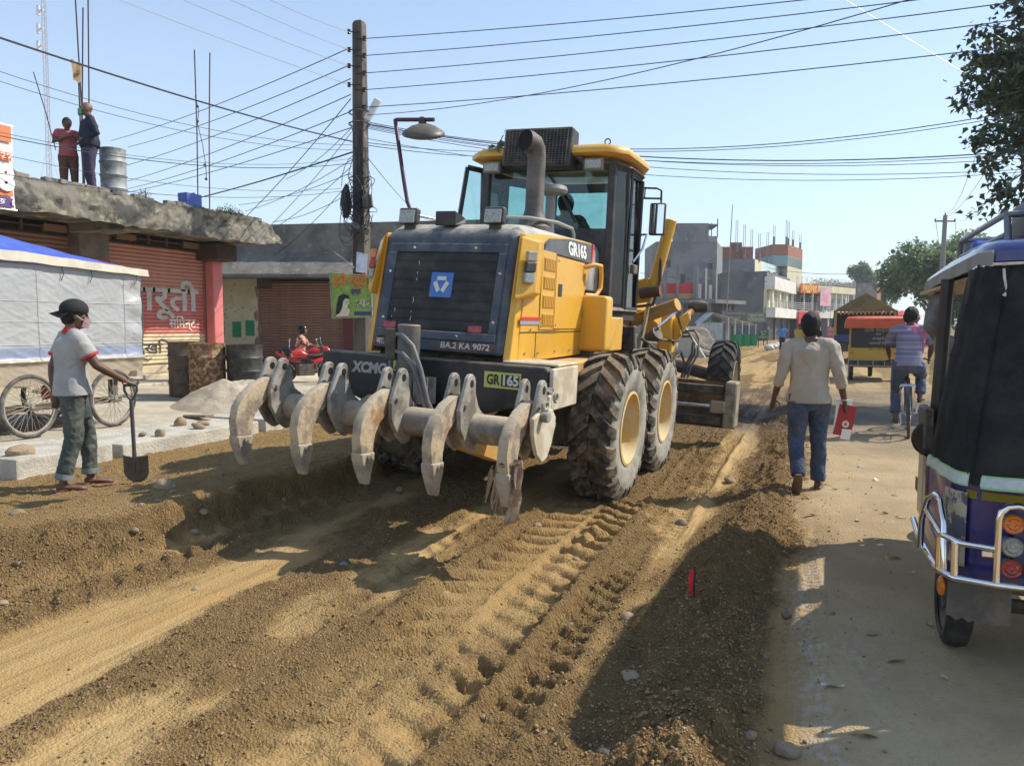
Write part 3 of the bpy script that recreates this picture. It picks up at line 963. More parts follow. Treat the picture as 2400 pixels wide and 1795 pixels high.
# exhaust and pre-cleaner
b = MB(); b.lathe([(.175, 2.43), (.175, 2.50), (.15, 2.52), (.10, 2.62), (.088, 2.66), (.085, 3.10)], (.25, -.2, 0), (0, 0, 1), 24)
ex = b.build('exhaust_pipe', PIPE, gr, smooth=40)
b = MB(); b.tube([(.25, -.2, 3.09), (.25, -.2, 3.15), (.243, -.215, 3.21), (.228, -.25, 3.25), (.205, -.30, 3.268), (.185, -.345, 3.272)], [.085, .086, .092, .1, .1, .1], 24, cap=False)
b.build('exhaust_elbow', PIPE, ex, smooth=40)
b = MB(); b.tube([(.190, -.335, 3.271), (.187, -.341, 3.2715)], [.097, .097], 24); b.build('exhaust_mouth', mat('flat_black', (0.004, 0.004, 0.004), .9), ex)  # black disc paints the dark inside of the open pipe
b = MB(); b.lathe([(.05, 2.4), (.05, 2.86), (.15, 2.88), (.165, 2.91), (.15, 2.95), (.05, 2.97), (.0, 2.98)], (.25, .22, 0), (0, 0, 1), 24)
b.build('air_precleaner', mat('grey_cap', (0.22, 0.22, 0.21), .5, dust=.6), gr, smooth=40)

# cab
FL = [(-.73, .72), (.73, .72), (.83, .98), (.83, 1.50), (.44, 2.18), (-.44, 2.18), (-.83, 1.50), (-.83, .98)]
zf, zr = 1.74, 3.30


def cabp(i, z):
    x, y = FL[i]
    k = (z - zf) / (zr - zf)
    return V((x * (1 - .03 * k), y + (.03 if y < 1 else (-.05 if y > 2 else 0)) * k, z))


b = MB(); b.prism([(x, y, zf - .08) for x, y in FL], (0, 0, .08)); cab = b.build('cab_floor', BLK, gr, bevel=.01)
posts = {0: .085, 1: .075, 2: .036, 3: .05, 4: .045, 5: .045, 6: .045, 7: .045}
for i, wdt in posts.items():
    b = MB(); b.tube([cabp(i, zf), cabp(i, zr)], wdt * .72, 4, up=(1, 1, 0)); b.build('post', DKG, gr, bevel=.008)
for z, h in ((zr - .05, .10), (zf + .03, .07)):
    b = MB()
    for i in range(8):
        b.tube([cabp(i, z), cabp((i + 1) % 8, z)], h * .55, 4)
    b.build('cab_frame', DKG, gr)
sills = {0: 2.60, 1: 1.80, 2: 1.80, 3: 1.85, 4: 1.95, 5: 1.85, 6: 1.8, 7: 1.8}
for i in range(8):
    j = (i + 1) % 8
    if i == 7: continue
    z0 = sills[i]; z1 = zr - .07
    p0, p1, p2, p3 = cabp(i, z0), cabp(j, z0), cabp(j, z1), cabp(i, z1)
    b = MB(); n_ = (p1 - p0).cross(p3 - p0).normalized() * .006
    b.prism([p0, p1, p2, p3], n_)
    b.build('window_pane', GLS, gr)
    if z0 > 1.9:
        b = MB(); q0, q1 = cabp(i, zf), cabp(j, zf); b.prism([q0, q1, p1, p0], n_ * 3); b.build('cab_panel', DKG, gr)
# door frame on the right side and door handle
b = MB()
o_ = V((.014, 0, 0))
for (ya, za), (yb, zb) in (((1.01, 1.8), (1.01, 3.2)), ((1.47, 1.8), (1.47, 3.2)), ((1.01, 3.2), (1.47, 3.2)), ((1.01, 1.8), (1.47, 1.8)), ((1.01, 2.42), (1.2, 2.42))):
    b.tube([V((.835, ya, za)) + o_, V((.835 if za < 2.5 else .822, yb, zb)) + o_], .016, 4)
rd = b.build('door_frame', mat('door_black', (.02, .021, .025), .35), gr)
b = MB(); b.span((.85, 1.12, 2.17), (.90, 1.27, 2.27)); b.build('door_lock', mat('dusty_lock', (.16, .13, .08), .6), rd, bevel=.01)
b = MB(); b.tube([(.86, 1.2, 2.30), (.93, 1.3, 2.45), (.94, 1.42, 2.62), (.86, 1.46, 2.62)], .014, 6); b.build('grab_rail', CHR, rd, smooth=50)
# open left door
b = MB()
q = [V((-.77, .80, 2.50)), V((-1.06, .72, 2.46)), V((-.955, .74, 3.27)), V((-.80, .82, 3.24))]
for k in range(4): b.tube([q[k], q[(k + 1) % 4]], .03, 4)
od = b.build('open_door', mat('door_black', (.02, .021, .025), .35), gr)
b = MB(); b.prism(q, (0, .006, 0)); b.build('window_pane', GLS, od)
# roof
RO = [(-.70, .52), (.70, .52), (.88, .70), (.90, 1.5), (.62, 2.2), (.30, 2.42), (-.30, 2.42), (-.62, 2.2), (-.90, 1.5), (-.88, .70)]
b = MB()
b.rings([[(x * k, 1.4 + (y - 1.4) * k, z) for x, y in RO] for k, z in ((.95, 3.315), (1.0, 3.335), (1.0, 3.375), (.965, 3.415), (.86, 3.435))])
rf = b.build('cab_roof', YEL, gr, smooth=50)
for x, y in ((-.55, .7), (.62, .8), (.6, 1.9)):
    b = MB(); b.tube([V((x + .03 * math.cos(t), y, 3.49 + .03 * math.sin(t))) for t in np.linspace(0, 2 * PI, 13)], .007, 5); b.build('lifting_eye', BLK, rf)
for x in (-.58, .55):
    b = MB(); b.box((x, .60, 3.225), (.20, .07, .12)); rl = b.build('roof_lamp', mat('lamp_body', (.2, .18, .14), .6, dust=.4), gr, bevel=.015, seg=2)
    b = MB(); b.box((x, .562, 3.225), (.165, .012, .085)); b.build('lens', LENS, rl, bevel=.005)
# AC unit
b = MB(); b.hexa([(-.42, .46, 3.215), (.33, .46, 3.185), (.33, .74, 3.20), (-.42, .74, 3.22), (-.405, .49, 3.60), (.35, .49, 3.59), (.34, .72, 3.58), (-.40, .72, 3.58)])
ac = b.build('air_conditioner', DKG, gr, bevel=.03, seg=3, smooth=40)
b = MB(); b.hexa([(-.385, .452, 3.25), (.295, .452, 3.225), (.295, .47, 3.225), (-.385, .47, 3.25), (-.375, .474, 3.57), (.305, .474, 3.56), (.305, .50, 3.56), (-.375, .50, 3.57)])
b.build('condenser_core', mat('flat_black', (0.004, 0.004, 0.004), .9), ac)
b = MB()
for k in range(19):
    t = k / 18
    b.tube([(-.385 + .68 * t, .448, 3.25 - .025 * t), (-.375 + .68 * t, .47, 3.57 - .01 * t)], .0085, 4)
for k in range(15):
    t = k / 14
    b.tube([(-.385 + .01 * t, .447 + .022 * t, 3.25 + .32 * t), (.295 + .01 * t, .447 + .022 * t, 3.225 + .335 * t)], .0065, 4)
b.build('grille_bars', mat('grille_grey', (.045, .046, .05), .5, alldust=.35), ac)
b = MB(); b.tube([(-.42, .60, 3.45), (-.50, .62, 3.5), (-.56, .64, 3.44), (-.58, .66, 3.38)], .02, 8); b.build('coolant_hose', HOSE, ac, smooth=50)
b = MB(); b.tube([(.34, .6, 3.33), (.42, .6, 3.28), (.46, .64, 3.22)], .035, 8); b.build('coolant_hose', HOSE, ac, smooth=50)
# wiper
b = MB(); b.tube([(.03, .695, 3.16), (.30, .675, 2.80)], .012, 5); b.tube([(.16, .67, 3.0), (.37, .665, 2.66)], .016, 4); b.build('wiper', BLK, gr)
# mirror
b = MB(); b.tube([(.60, 1.95, 3.22), (.90, 1.92, 3.20), (.96, 1.9, 3.17), (.965, 1.9, 3.02)], .012, 6); b.tube([(.60, 1.95, 3.10), (.955, 1.9, 3.08)], .012, 6); b.tube([(.76, 1.935, 3.21), (.76, 1.93, 3.09)], .008, 6)
ma = b.build('mirror_arm', BLK, gr, smooth=50)
b = MB(); b.box((.935, 1.90, 2.845), (.185, .06, .37), (0, 0, R(4))); mr = b.build('wing_mirror', DKG, ma, bevel=.025, seg=3, smooth=40)
b = MB(); b.box((.937, 1.866, 2.845), (.15, .006, .33), (0, 0, R(4))); b.build('mirror_glass', mat('mirror', (.85, .87, .88), .03, 1.0), mr)
# seat and steering column in the cab
b = MB(); b.span((-.22, 1.28, 2.15), (.22, 1.74, 2.28)); b.span((-.22, 1.22, 2.2), (.22, 1.32, 2.72)); b.build('operator_seat', mat('seat_vinyl', (.02, .02, .022), .6), gr, bevel=.04, seg=3, smooth=40)
b = MB(); b.tube([(0, 2.0, 1.75), (0, 1.9, 2.45)], .05, 8); b.tube([V((.17 * math.cos(t), 1.88 + .05 * math.sin(t), 2.47 + .16 * math.sin(t))) for t in np.linspace(0, 2 * PI, 17)], .014, 6); b.build('steering_wheel', BLK, gr)

# chassis, tandem cases, axle
b = MB(); b.span((-.40, -1.45, .98), (.40, 2.0, 1.34)); b.build('rear_frame', BLKD, gr, bevel=.02)
b = MB(); b.span((-.62, -1.4, 1.2), (.62, .8, 1.345)); b.build('engine_cradle', BLKD, gr, bevel=.01)
b = MB(); b.cyl((-.8, .77, .70), (.8, .77, .70), .20, 16); b.lathe([(.10, -.1), (.3, .0), (.33, .2), (.28, .42), (.1, .5)], (0, .55, .72), (0, 1, 0), 16); b.build('rear_axle', BLKD, gr, smooth=40)
for s in (1, -1):
    b = MB(); b.span((s * .62, -.42, .50), (s * .80, 1.95, .93)); b.build('tandem_case', BLKD, gr, bevel=.06, seg=3)
    b = MB(); b.span((s * .62, -1.0, 1.02), (s * .86, .5, 1.30)); b.build('side_locker', YELD, gr, bevel=.02)
# counterweight plate
b = MB()
pts = [(-.97, 1.08), (-.55, .93), (.55, .93), (1.03, 1.06), (1.05, 1.14), (1.05, 1.28), (1.02, 1.315), (-.97, 1.315)]
b.prism([(x, -1.72, z) for x, z in pts], (0, .2, 0)); cw = b.build('counterweight', BLK, gr, bevel=.01)
lettering('XCMG', .115, mat('dusty_white', (.42, .40, .37), .7), cw, (-.50, -1.7225, 1.20), (1, 0, 0), (0, 0, 1), bold=.006, shear=.15, width=.34)
LIME = mat('label_lime', (.52, .52, .12), .5)
b = MB(); b.span((.535, -1.726, 1.135), (.835, -1.7215, 1.255)); lb = b.build('model_label', LIME, cw)
b = MB(); b.span((.675, -1.7285, 1.15), (.822, -1.7262, 1.24)); b.build('label_field', BLK, lb)
lettering('GR', .105, BLK, lb, (.608, -1.7265, 1.194), (1, 0, 0), (0, 0, 1), bold=.004, width=.11)
lettering('165', .105, mat('dusty_white2', (.6, .58, .52), .7), lb, (.748, -1.729, 1.194), (1, 0, 0), (0, 0, 1), bold=.004, width=.125)
b = MB(); b.span((-.27, -1.725, 1.20), (-.17, -1.7215, 1.30)); b.build('warning_label', LIME, cw)
b = MB()
for k in range(3):
    P_ = [(-.255, 1.215), (-.185, 1.215), (-.22, 1.285)]
    b.tube([(P_[k][0], -1.727, P_[k][1]), (P_[(k + 1) % 3][0], -1.727, P_[(k + 1) % 3][1])], .005, 4)
b.build('warning_triangle', BLK, cw)
CRM = mat('chipped_cream', (.62, .56, .44), .6, c2=(.46, .38, .26), ns=6, dust=.5)
b = MB(); b.span((1.055, -1.72, 1.0), (1.085, -1.15, 1.31)); b.span((.62, -1.60, 1.318), (1.08, -1.15, 1.335)); b.span((1.056, -1.78, 1.0), (1.085, -1.721, 1.12)); b.build('end_bracket', CRM, gr, bevel=.012)
b = MB(); b.tube([(1.0, -1.80, 1.17), (1.12, -1.80, 1.165)], .016, 8); b.build('hitch_pin', CHR, gr)
# lift cylinder of the ripper with valve block and hoses
b = MB(); b.cyl((-.03, -1.90, 1.22), (-.03, -1.90, 1.575), .088, 20); rc_ = b.build('ripper_cylinder', mat('grey_cylinder', (.085, .085, .085), .5, dust=.8, alldust=.25), gr, bevel=.008, smooth=40)
b = MB(); b.span((-.19, -1.98, 1.30), (-.10, -1.90, 1.54)); b.build('valve_block', BLKD, rc_, bevel=.008)
b = MB()
b.tube([(-.10, -1.96, 1.50), (-.03, -2.0, 1.50), (.06, -1.99, 1.42), (.13, -1.98, 1.25), (.19, -1.97, 1.02), (.23, -1.95, .93)], .018, 8)
b.tube([(-.10, -1.96, 1.37), (-.02, -2.0, 1.36), (.06, -1.99, 1.28), (.13, -1.98, 1.12), (.18, -1.97, .94)], .018, 8)
b.build('hydraulic_hose', HOSEG, rc_, smooth=50)
b = MB(); b.tube([(-.15, -1.96, 1.31), (-.15, -1.97, 1.18), (-.12, -1.98, 1.02)], .012, 6); b.build('hydraulic_hose', HOSEG, rc_, smooth=50)
b = MB(); b.cyl((-.03, -1.92, .80), (-.03, -1.90, 1.23), .05, 14); b.box((.10, -1.86, 1.08), (.12, .14, .2)); b.build('cylinder_rod', PLATE, rc_, smooth=40)
# ripper
b = MB(); b.lathe([(.10, -1.10), (.106, -1.09), (.106, 1.17), (.10, 1.18)], (0, -2.05, .87), (1, 0, 0), 24); rip = b.build('ripper_beam', BEAM, gr, smooth=40)
XS = [-1.08, -.52, .01, .56, 1.10]
plate = [(-2.30, 1.02), (-2.29, .90), (-2.19, .76), (-2.10, .70), (-2.03, .715), (-1.98, .78), (-1.95, .86), (-1.87, .915), (-1.86, .945), (-1.93, .965), (-2.01, 1.02), (-2.07, 1.13)]
plate += [(-2.14 + .07 * math.cos(R(a)), 1.195 + .07 * math.sin(R(a))) for a in (10, 45, 80, 110, 140, 175)]
outer = [(-2.14, 1.12), (-2.27, 1.115), (-2.40, 1.075), (-2.52, 1.0), (-2.59, .91), (-2.61, .81), (-2.595, .72), (-2.575, .655)]
inner = [(-2.06, .98), (-2.16, .975), (-2.28, .945), (-2.37, .885), (-2.42, .815), (-2.44, .745), (-2.45, .69), (-2.46, .645)]
for i, x in enumerate(XS):
    for s in (-1, 1):
        xx = x + s * .062
        b = MB(); b.prism([(xx - .017, y, z) for y, z in plate], (.034, 0, 0)); pl = b.build('shank_plate', PLATE, gr, bevel=.006)
        b = MB(); b.cyl((xx - .0185, -2.14, 1.195), (xx + .0185, -2.14, 1.195), .028, 14); b.build('pin_hole', mat('flat_black', (0.004, 0.004, 0.004), .9), pl)  # black plug, its colour stands for the shade inside the hole
    b = MB()
    for (y0, z0), (y1, z1) in (((-2.06, 1.10), (-2.0, 1.0)), ((-2.0, 1.0), (-1.90, .955))):
        b.hexa([(x + sx * .05, y, z + dz) for dz in (0, .012) for sx, y, z in ((-1, y0, z0), (1, y0, z0), (1, y1, z1), (-1, y1, z1))])
    b.build('saddle', mat('shiny_black', (.015, .016, .02), .25), gr)
    b = MB(); b.tube([(x - .085, -2.23, 1.045), (x + .095, -2.23, 1.045)], .018, 8); b.build('shank_pin', PLATE, gr)
    b = MB()
    rs_ = []
    for k in range(8):
        (yo, zo), (yi, zi) = outer[k], inner[k]
        w = .036 if k < 6 else .040
        rs_.append([(x - w, yo, zo), (x + w, yo, zo), (x + w, yi, zi), (x - w, yi, zi)])
    b.rings(rs_)
    tn = b.build('ripper_tine', TINE, gr, bevel=.010, seg=2, smooth=50)
    b = MB()
    b.rings([[(x - w, yo, zo), (x + w, yo, zo), (x + w, yi, zi), (x - w, yi, zi)] for w, yo, zo, yi, zi in
             ((.046, -2.60, .70, -2.435, .69), (.046, -2.59, .64, -2.44, .62), (.040, -2.555, .555, -2.465, .53), (.034, -2.515, .47, -2.47, .46))])
    b.build('tine_tip', mat('tip_steel', (.40, .34, .26), .5, c2=(.25, .22, .19), ns=8, dust=.5), tn, bevel=.008)
    b = MB(); b.tube([(x + .03, -2.52, .665), (x + .062, -2.52, .665)], .02, 10); b.build('tip_pin', TINE, tn)
b = MB()
ep = [(-2.37, 1.03), (-2.36, .92), (-2.28, .78), (-2.18, .715), (-2.09, .73), (-2.01, .82), (-1.96, .92), (-1.95, 1.0), (-2.02, 1.06), (-2.2, 1.08)]
b.prism([(1.178, y, z) for y, z in ep], (.028, 0, 0)); b.build('end_plate', CRM, gr, bevel=.006)
b = MB(); b.tube([V((1.215 + .0 * t, -2.2 + .045 * math.cos(t), 1.10 + .025 * math.sin(t))) for t in np.linspace(0, 2 * PI, 13)], .012, 6)
b.tube([(1.19, -2.23, 1.03), (1.26, -2.24, 1.03)], .034, 12); b.tube([V((1.25, -2.10 + .03 * math.cos(t), 1.15 + .03 * math.sin(t))) for t in np.linspace(0, 2 * PI, 13)], .010, 6)
b.build('lock_pins', PLATE, gr)
for x in (-.45, .45):
    b = MB(); b.hexa([(x - .06, -2.0, .74), (x + .06, -2.0, .74), (x + .06, -1.2, .95), (x - .06, -1.2, .95), (x - .06, -2.0, .90), (x + .06, -2.0, .90), (x + .06, -1.2, 1.15), (x - .06, -1.2, 1.15)])
    b.build('ripper_link', YELD, gr, bevel=.01)
    b = MB(); b.hexa([(x - .05, -2.0, .70), (x + .05, -2.0, .70), (x + .05, -1.3, .48), (x - .05, -1.3, .48), (x - .05, -2.0, .80), (x + .05, -2.0, .80), (x + .05, -1.3, .62), (x - .05, -1.3, .62)])
    b.build('lower_link', YELD, gr, bevel=.01)
b = MB(); b.cyl((-.38, -1.62, .60), (-.18, -1.62, .60), .095, 16); b.build('tow_drum', BLKD, gr, bevel=.01)


# wheels
def tyre_mesh(rad, wid, rimr, nlug, lugh, rub):
    b = MB()
    w = wid / 2
    prof = [(rimr, -w * .78), (rimr + .03, -w * .90), (rimr + .13, -w * 1.0), (rad - .14, -w * 1.0), (rad - .07, -w * .97), (rad - .03, -w * .86), (rad - .012, -w * .5), (rad - .008, 0)]
    prof = prof + [(r_, -h) for r_, h in reversed(prof[:-1])]
    rs = []
    n = 64
    for r_, h in prof:
        rs.append([V((h, -r_ * math.cos(t), r_ * math.sin(t))) for t in [2 * PI * j / n for j in range(n)]])
    b.rings(rs, cap=False)
    nf = len(b.bm.faces)
    b.bm.faces.ensure_lookup_table()
    for f in b.bm.faces:
        if f.calc_center_median().yz.length < rad - .05: f.material_index = 1
    path = [(.03, rad + lugh, 0), (.42, rad + lugh, .42), (.80, rad + lugh * .8, .80), (.99, rad - .035, 1.0), (1.035, rad - .09, 1.02)]
    lw = 2 * PI / nlug * .26
    for s in (-1, 1):
        for k in range(nlug):
            a0 = 2 * PI * (k + .5 * (s > 0)) / nlug
            rr = []
            for fx, r_, t in path:
                a = a0 - .30 * t
                ww = lw * (1 if t < .9 else 1.25)
                dn = .05 if t < .9 else .03
                x_ = s * w * fx
                q = []
                for aa, r2, xx in ((a - ww, r_ - dn, x_ - (0 if t < .9 else s * .02)), (a + ww, r_ - dn, x_ - (0 if t < .9 else s * .02)), (a + ww * .82, r_, x_), (a - ww * .82, r_, x_)):
                    q.append(V((xx, -r2 * math.cos(aa), r2 * math.sin(aa))))
                rr.append(q)
            b.rings(rr)
    me = b.mesh('tyre', smooth=32)
    me.materials.append(rub); me.materials.append(SIDEW if rub is RUB else rub)
    return me


def rim_mesh(rimr, wid):
    b = MB()
    w = wid / 2
    b.lathe([(rimr + .012, w * .86), (rimr + .018, w * .93), (rimr - .008, w * .95), (rimr - .02, w * .86), (rimr - .03, w * .55), (rimr - .06, w * .25), (rimr - .10, w * .12), (.14, w * .10), (.13, w * .28), (.11, w * .32), (0, w * .33)], (0, 0, 0), (1, 0, 0), 40, cap=False)
    b.lathe([(rimr + .012, -w * .86), (rimr - .02, -w * .86), (rimr - .05, 0)], (0, 0, 0), (1, 0, 0), 32, cap=False)
    for k in range(10):
        a = 2 * PI * k / 10
        b.lathe([(.016, 0), (.016, .02)], (w * .11, .185 * math.cos(a), .185 * math.sin(a)), (1, 0, 0), 8)
    me = b.mesh('wheel', smooth=40)
    me.materials.append(RIM)
    return me


TY = tyre_mesh(.662, .43, .335, 21, .036, RUB)
TYF = tyre_mesh(.662, .43, .335, 21, .036, RUBD)
RM = rim_mesh(.335, .43)
for x, y, fr in ((1.05, 0, 0), (1.05, 1.53, 0), (-1.05, 0, 0), (-1.05, 1.53, 0), (1.15, 6.95, 1), (-1.02, 6.95, 1)):
    w = link('wheel', RM, None, gr, (x, y, .675), (random.uniform(0, 1), 0, 0 if x > 0 else PI))
    if x < 0: w.rotation_euler = (0.2, 0, PI)
    t = link('tyre', TYF if fr else TY, None, w)
    if x < 0: t.rotation_euler = (0, 0, PI)

# front: gooseneck, blade, circle, cylinders
b = MB()
rs_ = []
for y, z, h, w in ((2.0, 1.45, .5, .2), (2.6, 1.75, .36, .17), (3.4, 1.95, .3, .15), (4.6, 1.95, .3, .15), (5.8, 1.75, .3, .15), (6.7, 1.35, .4, .16), (7.3, 1.05, .4, .18)):
    rs_.append([(-w, y, z - h / 2), (w, y, z - h / 2), (w, y, z + h / 2), (-w, y, z + h / 2)])
b.rings(rs_); b.build('gooseneck', YEL, gr, bevel=.02)
b = MB(); b.box((.35, 3.05, 2.02), (.62, .22, .30), (0, R(-12), 0)); b.box((-.35, 3.05, 2.02), (.62, .22, .30), (0, R(12), 0)); b.cyl((.15, 2.93, 2.1), (.15, 3.17, 2.1), .26, 24); b.build('saddle_bracket', YEL, gr, bevel=.02)
b = MB(); b.prism([(.52, 4.4, 1.95), (.66, 4.4, 1.85), (.70, 4.4, 1.20), (.60, 4.4, 1.10), (.50, 4.4, 1.25)], (0, .3, 0)); b.prism([(.66, 4.5, 1.7), (.9, 4.5, 1.82), (.92, 4.5, 1.72), (.7, 4.5, 1.3)], (0, .1, 0)); b.build('side_bracket', YEL, gr, bevel=.015)
for s in (1, -1):
    top = V((s * .86, 3.0, 2.98)); mid = V((s * .66, 3.0, 2.0)); low = V((s * .50, 3.1, 1.15))
    b = MB(); b.cyl(top, mid, .078, 16); b.lathe([(.095, 0), (.095, .09)], mid, top - mid, 16); b.build('lift_cylinder', YEL, gr, bevel=.006, smooth=40)
    b = MB(); b.cyl(mid, low, .036, 12); b.build('cylinder_rod', CHR, gr, smooth=40)
    b = MB(); b.tube([mid + V((s * .1, -.05, .55)), mid + V((s * .13, -.08, .2)), mid + V((s * .06, -.12, -.12)), mid + V((-s * .2, -.12, -.16)), mid + V((-s * .4, -.05, 0))], .022, 8); b.build('hydraulic_hose', HOSE, gr, smooth=50)
    b = MB(); b.cyl(mid + V((-.12 * s, -.1, .02)), mid + V((.14 * s, -.1, .06)), .07, 14); b.build('pivot_ball', mat('rust', (0.16, 0.07, 0.035), .8, c2=(.09, .05, .035)), gr)
b = MB(); b.cyl((.30, 3.2, 1.62), (1.02, 3.0, 1.90), .085, 14); b.build('shift_cylinder', YELD, gr, smooth=40)
b = MB()
b.grid(1, 10, lambda u, v: (-1.83 + 3.6 * u, 3.72 + .16 * math.cos(PI * v) * -1 * .5 + .10 * math.sin(PI * v), .26 + .62 * v))
bl = b.build('blade', mat('worn_blade', (.10, .07, .045), .5, c2=(.22, .15, .09), ns=3, stretch=(1, 1, 6), alldust=.4), gr, smooth=50, solid=.02)
b = MB(); b.cyl((-1.2, 3.52, .56), (1.45, 3.52, .56), .028, 12); b.build('slide_rod', CHR, bl, smooth=40)
b = MB(); b.span((-1.8, 3.60, .72), (1.6, 3.66, .84)); b.span((-1.8, 3.58, .30), (1.6, 3.64, .42)); b.build('blade_rail', BLKD, bl, bevel=.01)
b = MB(); b.prism([(1.62, 3.50, .28), (1.62, 3.92, .26), (1.62, 3.92, .90), (1.62, 3.55, .90)], (.16, 0, 0)); b.box((1.55, 3.50, .56), (.2, .12, .16)); b.build('end_bit', mat('dusty_end', (.30, .25, .17), .7, c2=(.16, .13, .1), ns=5, dust=.5), bl, bevel=.02)
b = MB(); b.lathe([(.62, -.05), (.72, -.05), (.72, .05), (.62, .05)], (0, 3.7, 1.02), (0, 0, 1), 36, cap=False); b.span((-.5, 3.5, .85), (.5, 3.8, 1.0)); b.build('turntable_circle', BLKD, gr)
b = MB(); b.hexa([(.45, 4.0, .92), (.62, 4.0, .92), (.18, 6.7, .75), (.0, 6.7, .75), (.45, 4.0, 1.04), (.62, 4.0, 1.04), (.18, 6.7, .9), (.0, 6.7, .9)]); b.hexa([(-.62, 4.0, .92), (-.45, 4.0, .92), (0, 6.7, .75), (-.18, 6.7, .75), (-.62, 4.0, 1.04), (-.45, 4.0, 1.04), (0, 6.7, .9), (-.18, 6.7, .9)]); b.build('drawbar', BLKD, gr)
b = MB(); b.tube([(-.95, 6.95, .70), (-.3, 6.95, .86), (.3, 6.95, .86), (1.0, 6.95, .72)], .11, 8); b.cyl((-.9, 6.75, .58), (1.0, 6.75, .60), .05, 10); b.build('front_axle', BLKD, gr)
b = MB(); b.tube([(.55, 5.0, 1.55), (.78, 5.4, 1.85)], .05, 6); hl = b.build('headlamp_arm', YEL, gr)
b = MB(); b.lathe([(.02, -.17), (.08, -.15), (.098, -.06), (.098, .06), (.08, .15), (.02, .17)], (.86, 5.5, 1.93), (1, 0, 0), 16); b.build('headlamp', DKG, hl, smooth=60)
b = MB()
for k, (dx, dz) in enumerate(((0, 0), (.04, -.06), (.09, .03))):
    b.tube([(.70 + dx, 4.9, 1.50 + dz), (.86 + dx, 4.8, 1.52 + dz), (.97 + dx, 4.6, 1.40 + dz), (.98 + dx, 4.5, 1.2), (.9 + dx, 4.4, 1.0), (.88 + dx, 4.35, .85)], .017, 7)
b.build('hydraulic_hose', HOSE, gr, smooth=50)
b = MB(); b.cyl((.28, 3.9, 1.25), (.62, 3.75, 1.5), .10, 12); b.cyl((.2, 3.5, 1.05), (.55, 3.4, 1.2), .14, 12); b.build('swing_cylinder', BLKD, gr, smooth=40)
b = MB(); b.span((.25, 2.1, 1.2), (.6, 2.9, 1.5)); b.build('hydraulic_manifold', BLKD, gr, bevel=.02)

# clutter of the front frame: lines, valves, hose guides
rq = random.Random(31)
for k in range(9):
    y0 = rq.uniform(2.2, 4.6); x0 = rq.uniform(.15, .7); z0 = rq.uniform(1.0, 1.6)
    b = MB(); b.tube([(x0, y0, z0), (x0 + rq.uniform(-.1, .2), y0 + .3, z0 + rq.uniform(-.05, .25)), (x0 + rq.uniform(-.05, .3), y0 + .7, z0 + rq.uniform(-.2, .1)), (x0 + rq.uniform(-.2, .2), y0 + 1.1, z0 - .2)], .020, 6); b.build('hydraulic_line', HOSE if k % 3 else CHR, gr, smooth=50)
for k, (x_, y_, z_, sx_, sy_, sz_) in enumerate(((.42, 2.5, 1.15, .4, .5, .3), (.55, 3.3, 1.28, .25, .3, .22), (.4, 4.2, 1.15, .3, .5, .18), (.3, 5.2, 1.0, .5, .3, .2), (.62, 2.2, 1.45, .15, .2, .3))):
    b = MB(); b.box((x_, y_, z_), (sx_, sy_, sz_), (0, rq.uniform(-.2, .2), rq.uniform(-.3, .3))); b.build('valve_body', BLKD, gr, bevel=.015)
# rag bundle snagged on the right-hand tine, sprig of leaves on the cab roof, operator comes later
GM4 = Matrix.Translation(V((-2.85, 6.87, .04))) @ Euler((0, R(3), R(-1.5))).to_matrix().to_4x4()
RAG = mat('dirty_rag', (.30, .20, .13), .95, c2=(.42, .31, .20), ns=9, bump=.5, bs=50)
b = MB()
rr = random.Random(5)
b.grid(10, 14, lambda u, v: (1.155 + .03 * math.sin(u * 9 + v * 3) + .05 * v * (u - .5), -2.50 + .10 * (u - .5) * (1 + .25 * v) + .012 * math.sin(v * 17 + u * 5), .78 - .40 * v - .025 * math.sin(u * 23) * (v > .95)))
for k in range(15):
    x0 = 1.03 + rr.uniform(-.06, .02); y0 = -2.44 + rr.uniform(-.06, .08); z0 = .72 + rr.uniform(-.1, .06)
    pts = [(x0, y0, z0)]
    for j in range(4): pts.append((pts[-1][0] + rr.uniform(-.025, .018), pts[-1][1] + rr.uniform(-.02, .02), pts[-1][2] - rr.uniform(.04, .09)))
    b.tube(pts, [.010, .015, .012, .008, .003], 5, flat=.4)
b.tube([(1.03, -2.5, .74), (1.10, -2.62, .76), (1.17, -2.53, .76), (1.1, -2.40, .76)], .016, 6)
me = b.mesh('rag_bundle', smooth=60); me.transform(GM4)
tag(link('rag_bundle', me, RAG), 'tattered brown rags caught on the rightmost ripper tine', 'rag')
LEAFY = mat('fresh_leaf', (.06, .12, .03), .5, c2=(.10, .17, .05), ns=8)
b = MB()
for k in range(13):
    a = k * 2.4; l = .10 + .05 * rr.random(); c0 = V((-.52, .56, 3.44)); d = V((math.cos(a), math.sin(a) * .6, .35 * math.sin(k * 1.7) - .1)).normalized()
    sd_ = d.cross(V((0, 0, 1))).normalized()
    p = [c0 + d * .02, c0 + d * l * .5 + sd_ * .02, c0 + d * l - V((0, 0, .03)), c0 + d * l * .5 - sd_ * .02]
    b.poly(p)
b.tube([(-.52, .56, 3.42), (-.49, .56, 3.49), (-.45, .55, 3.55)], .006, 5)
b.poly([(-.45, .55, 3.55), (-.44, .56, 3.60), (-.41, .55, 3.63), (-.43, .54, 3.58)])
me = b.mesh('leafy_sprig'); me.transform(GM4)
tag(link('leafy_sprig', me, LEAFY), 'green leafy twig lying on the left corner of the cab roof', 'twig')
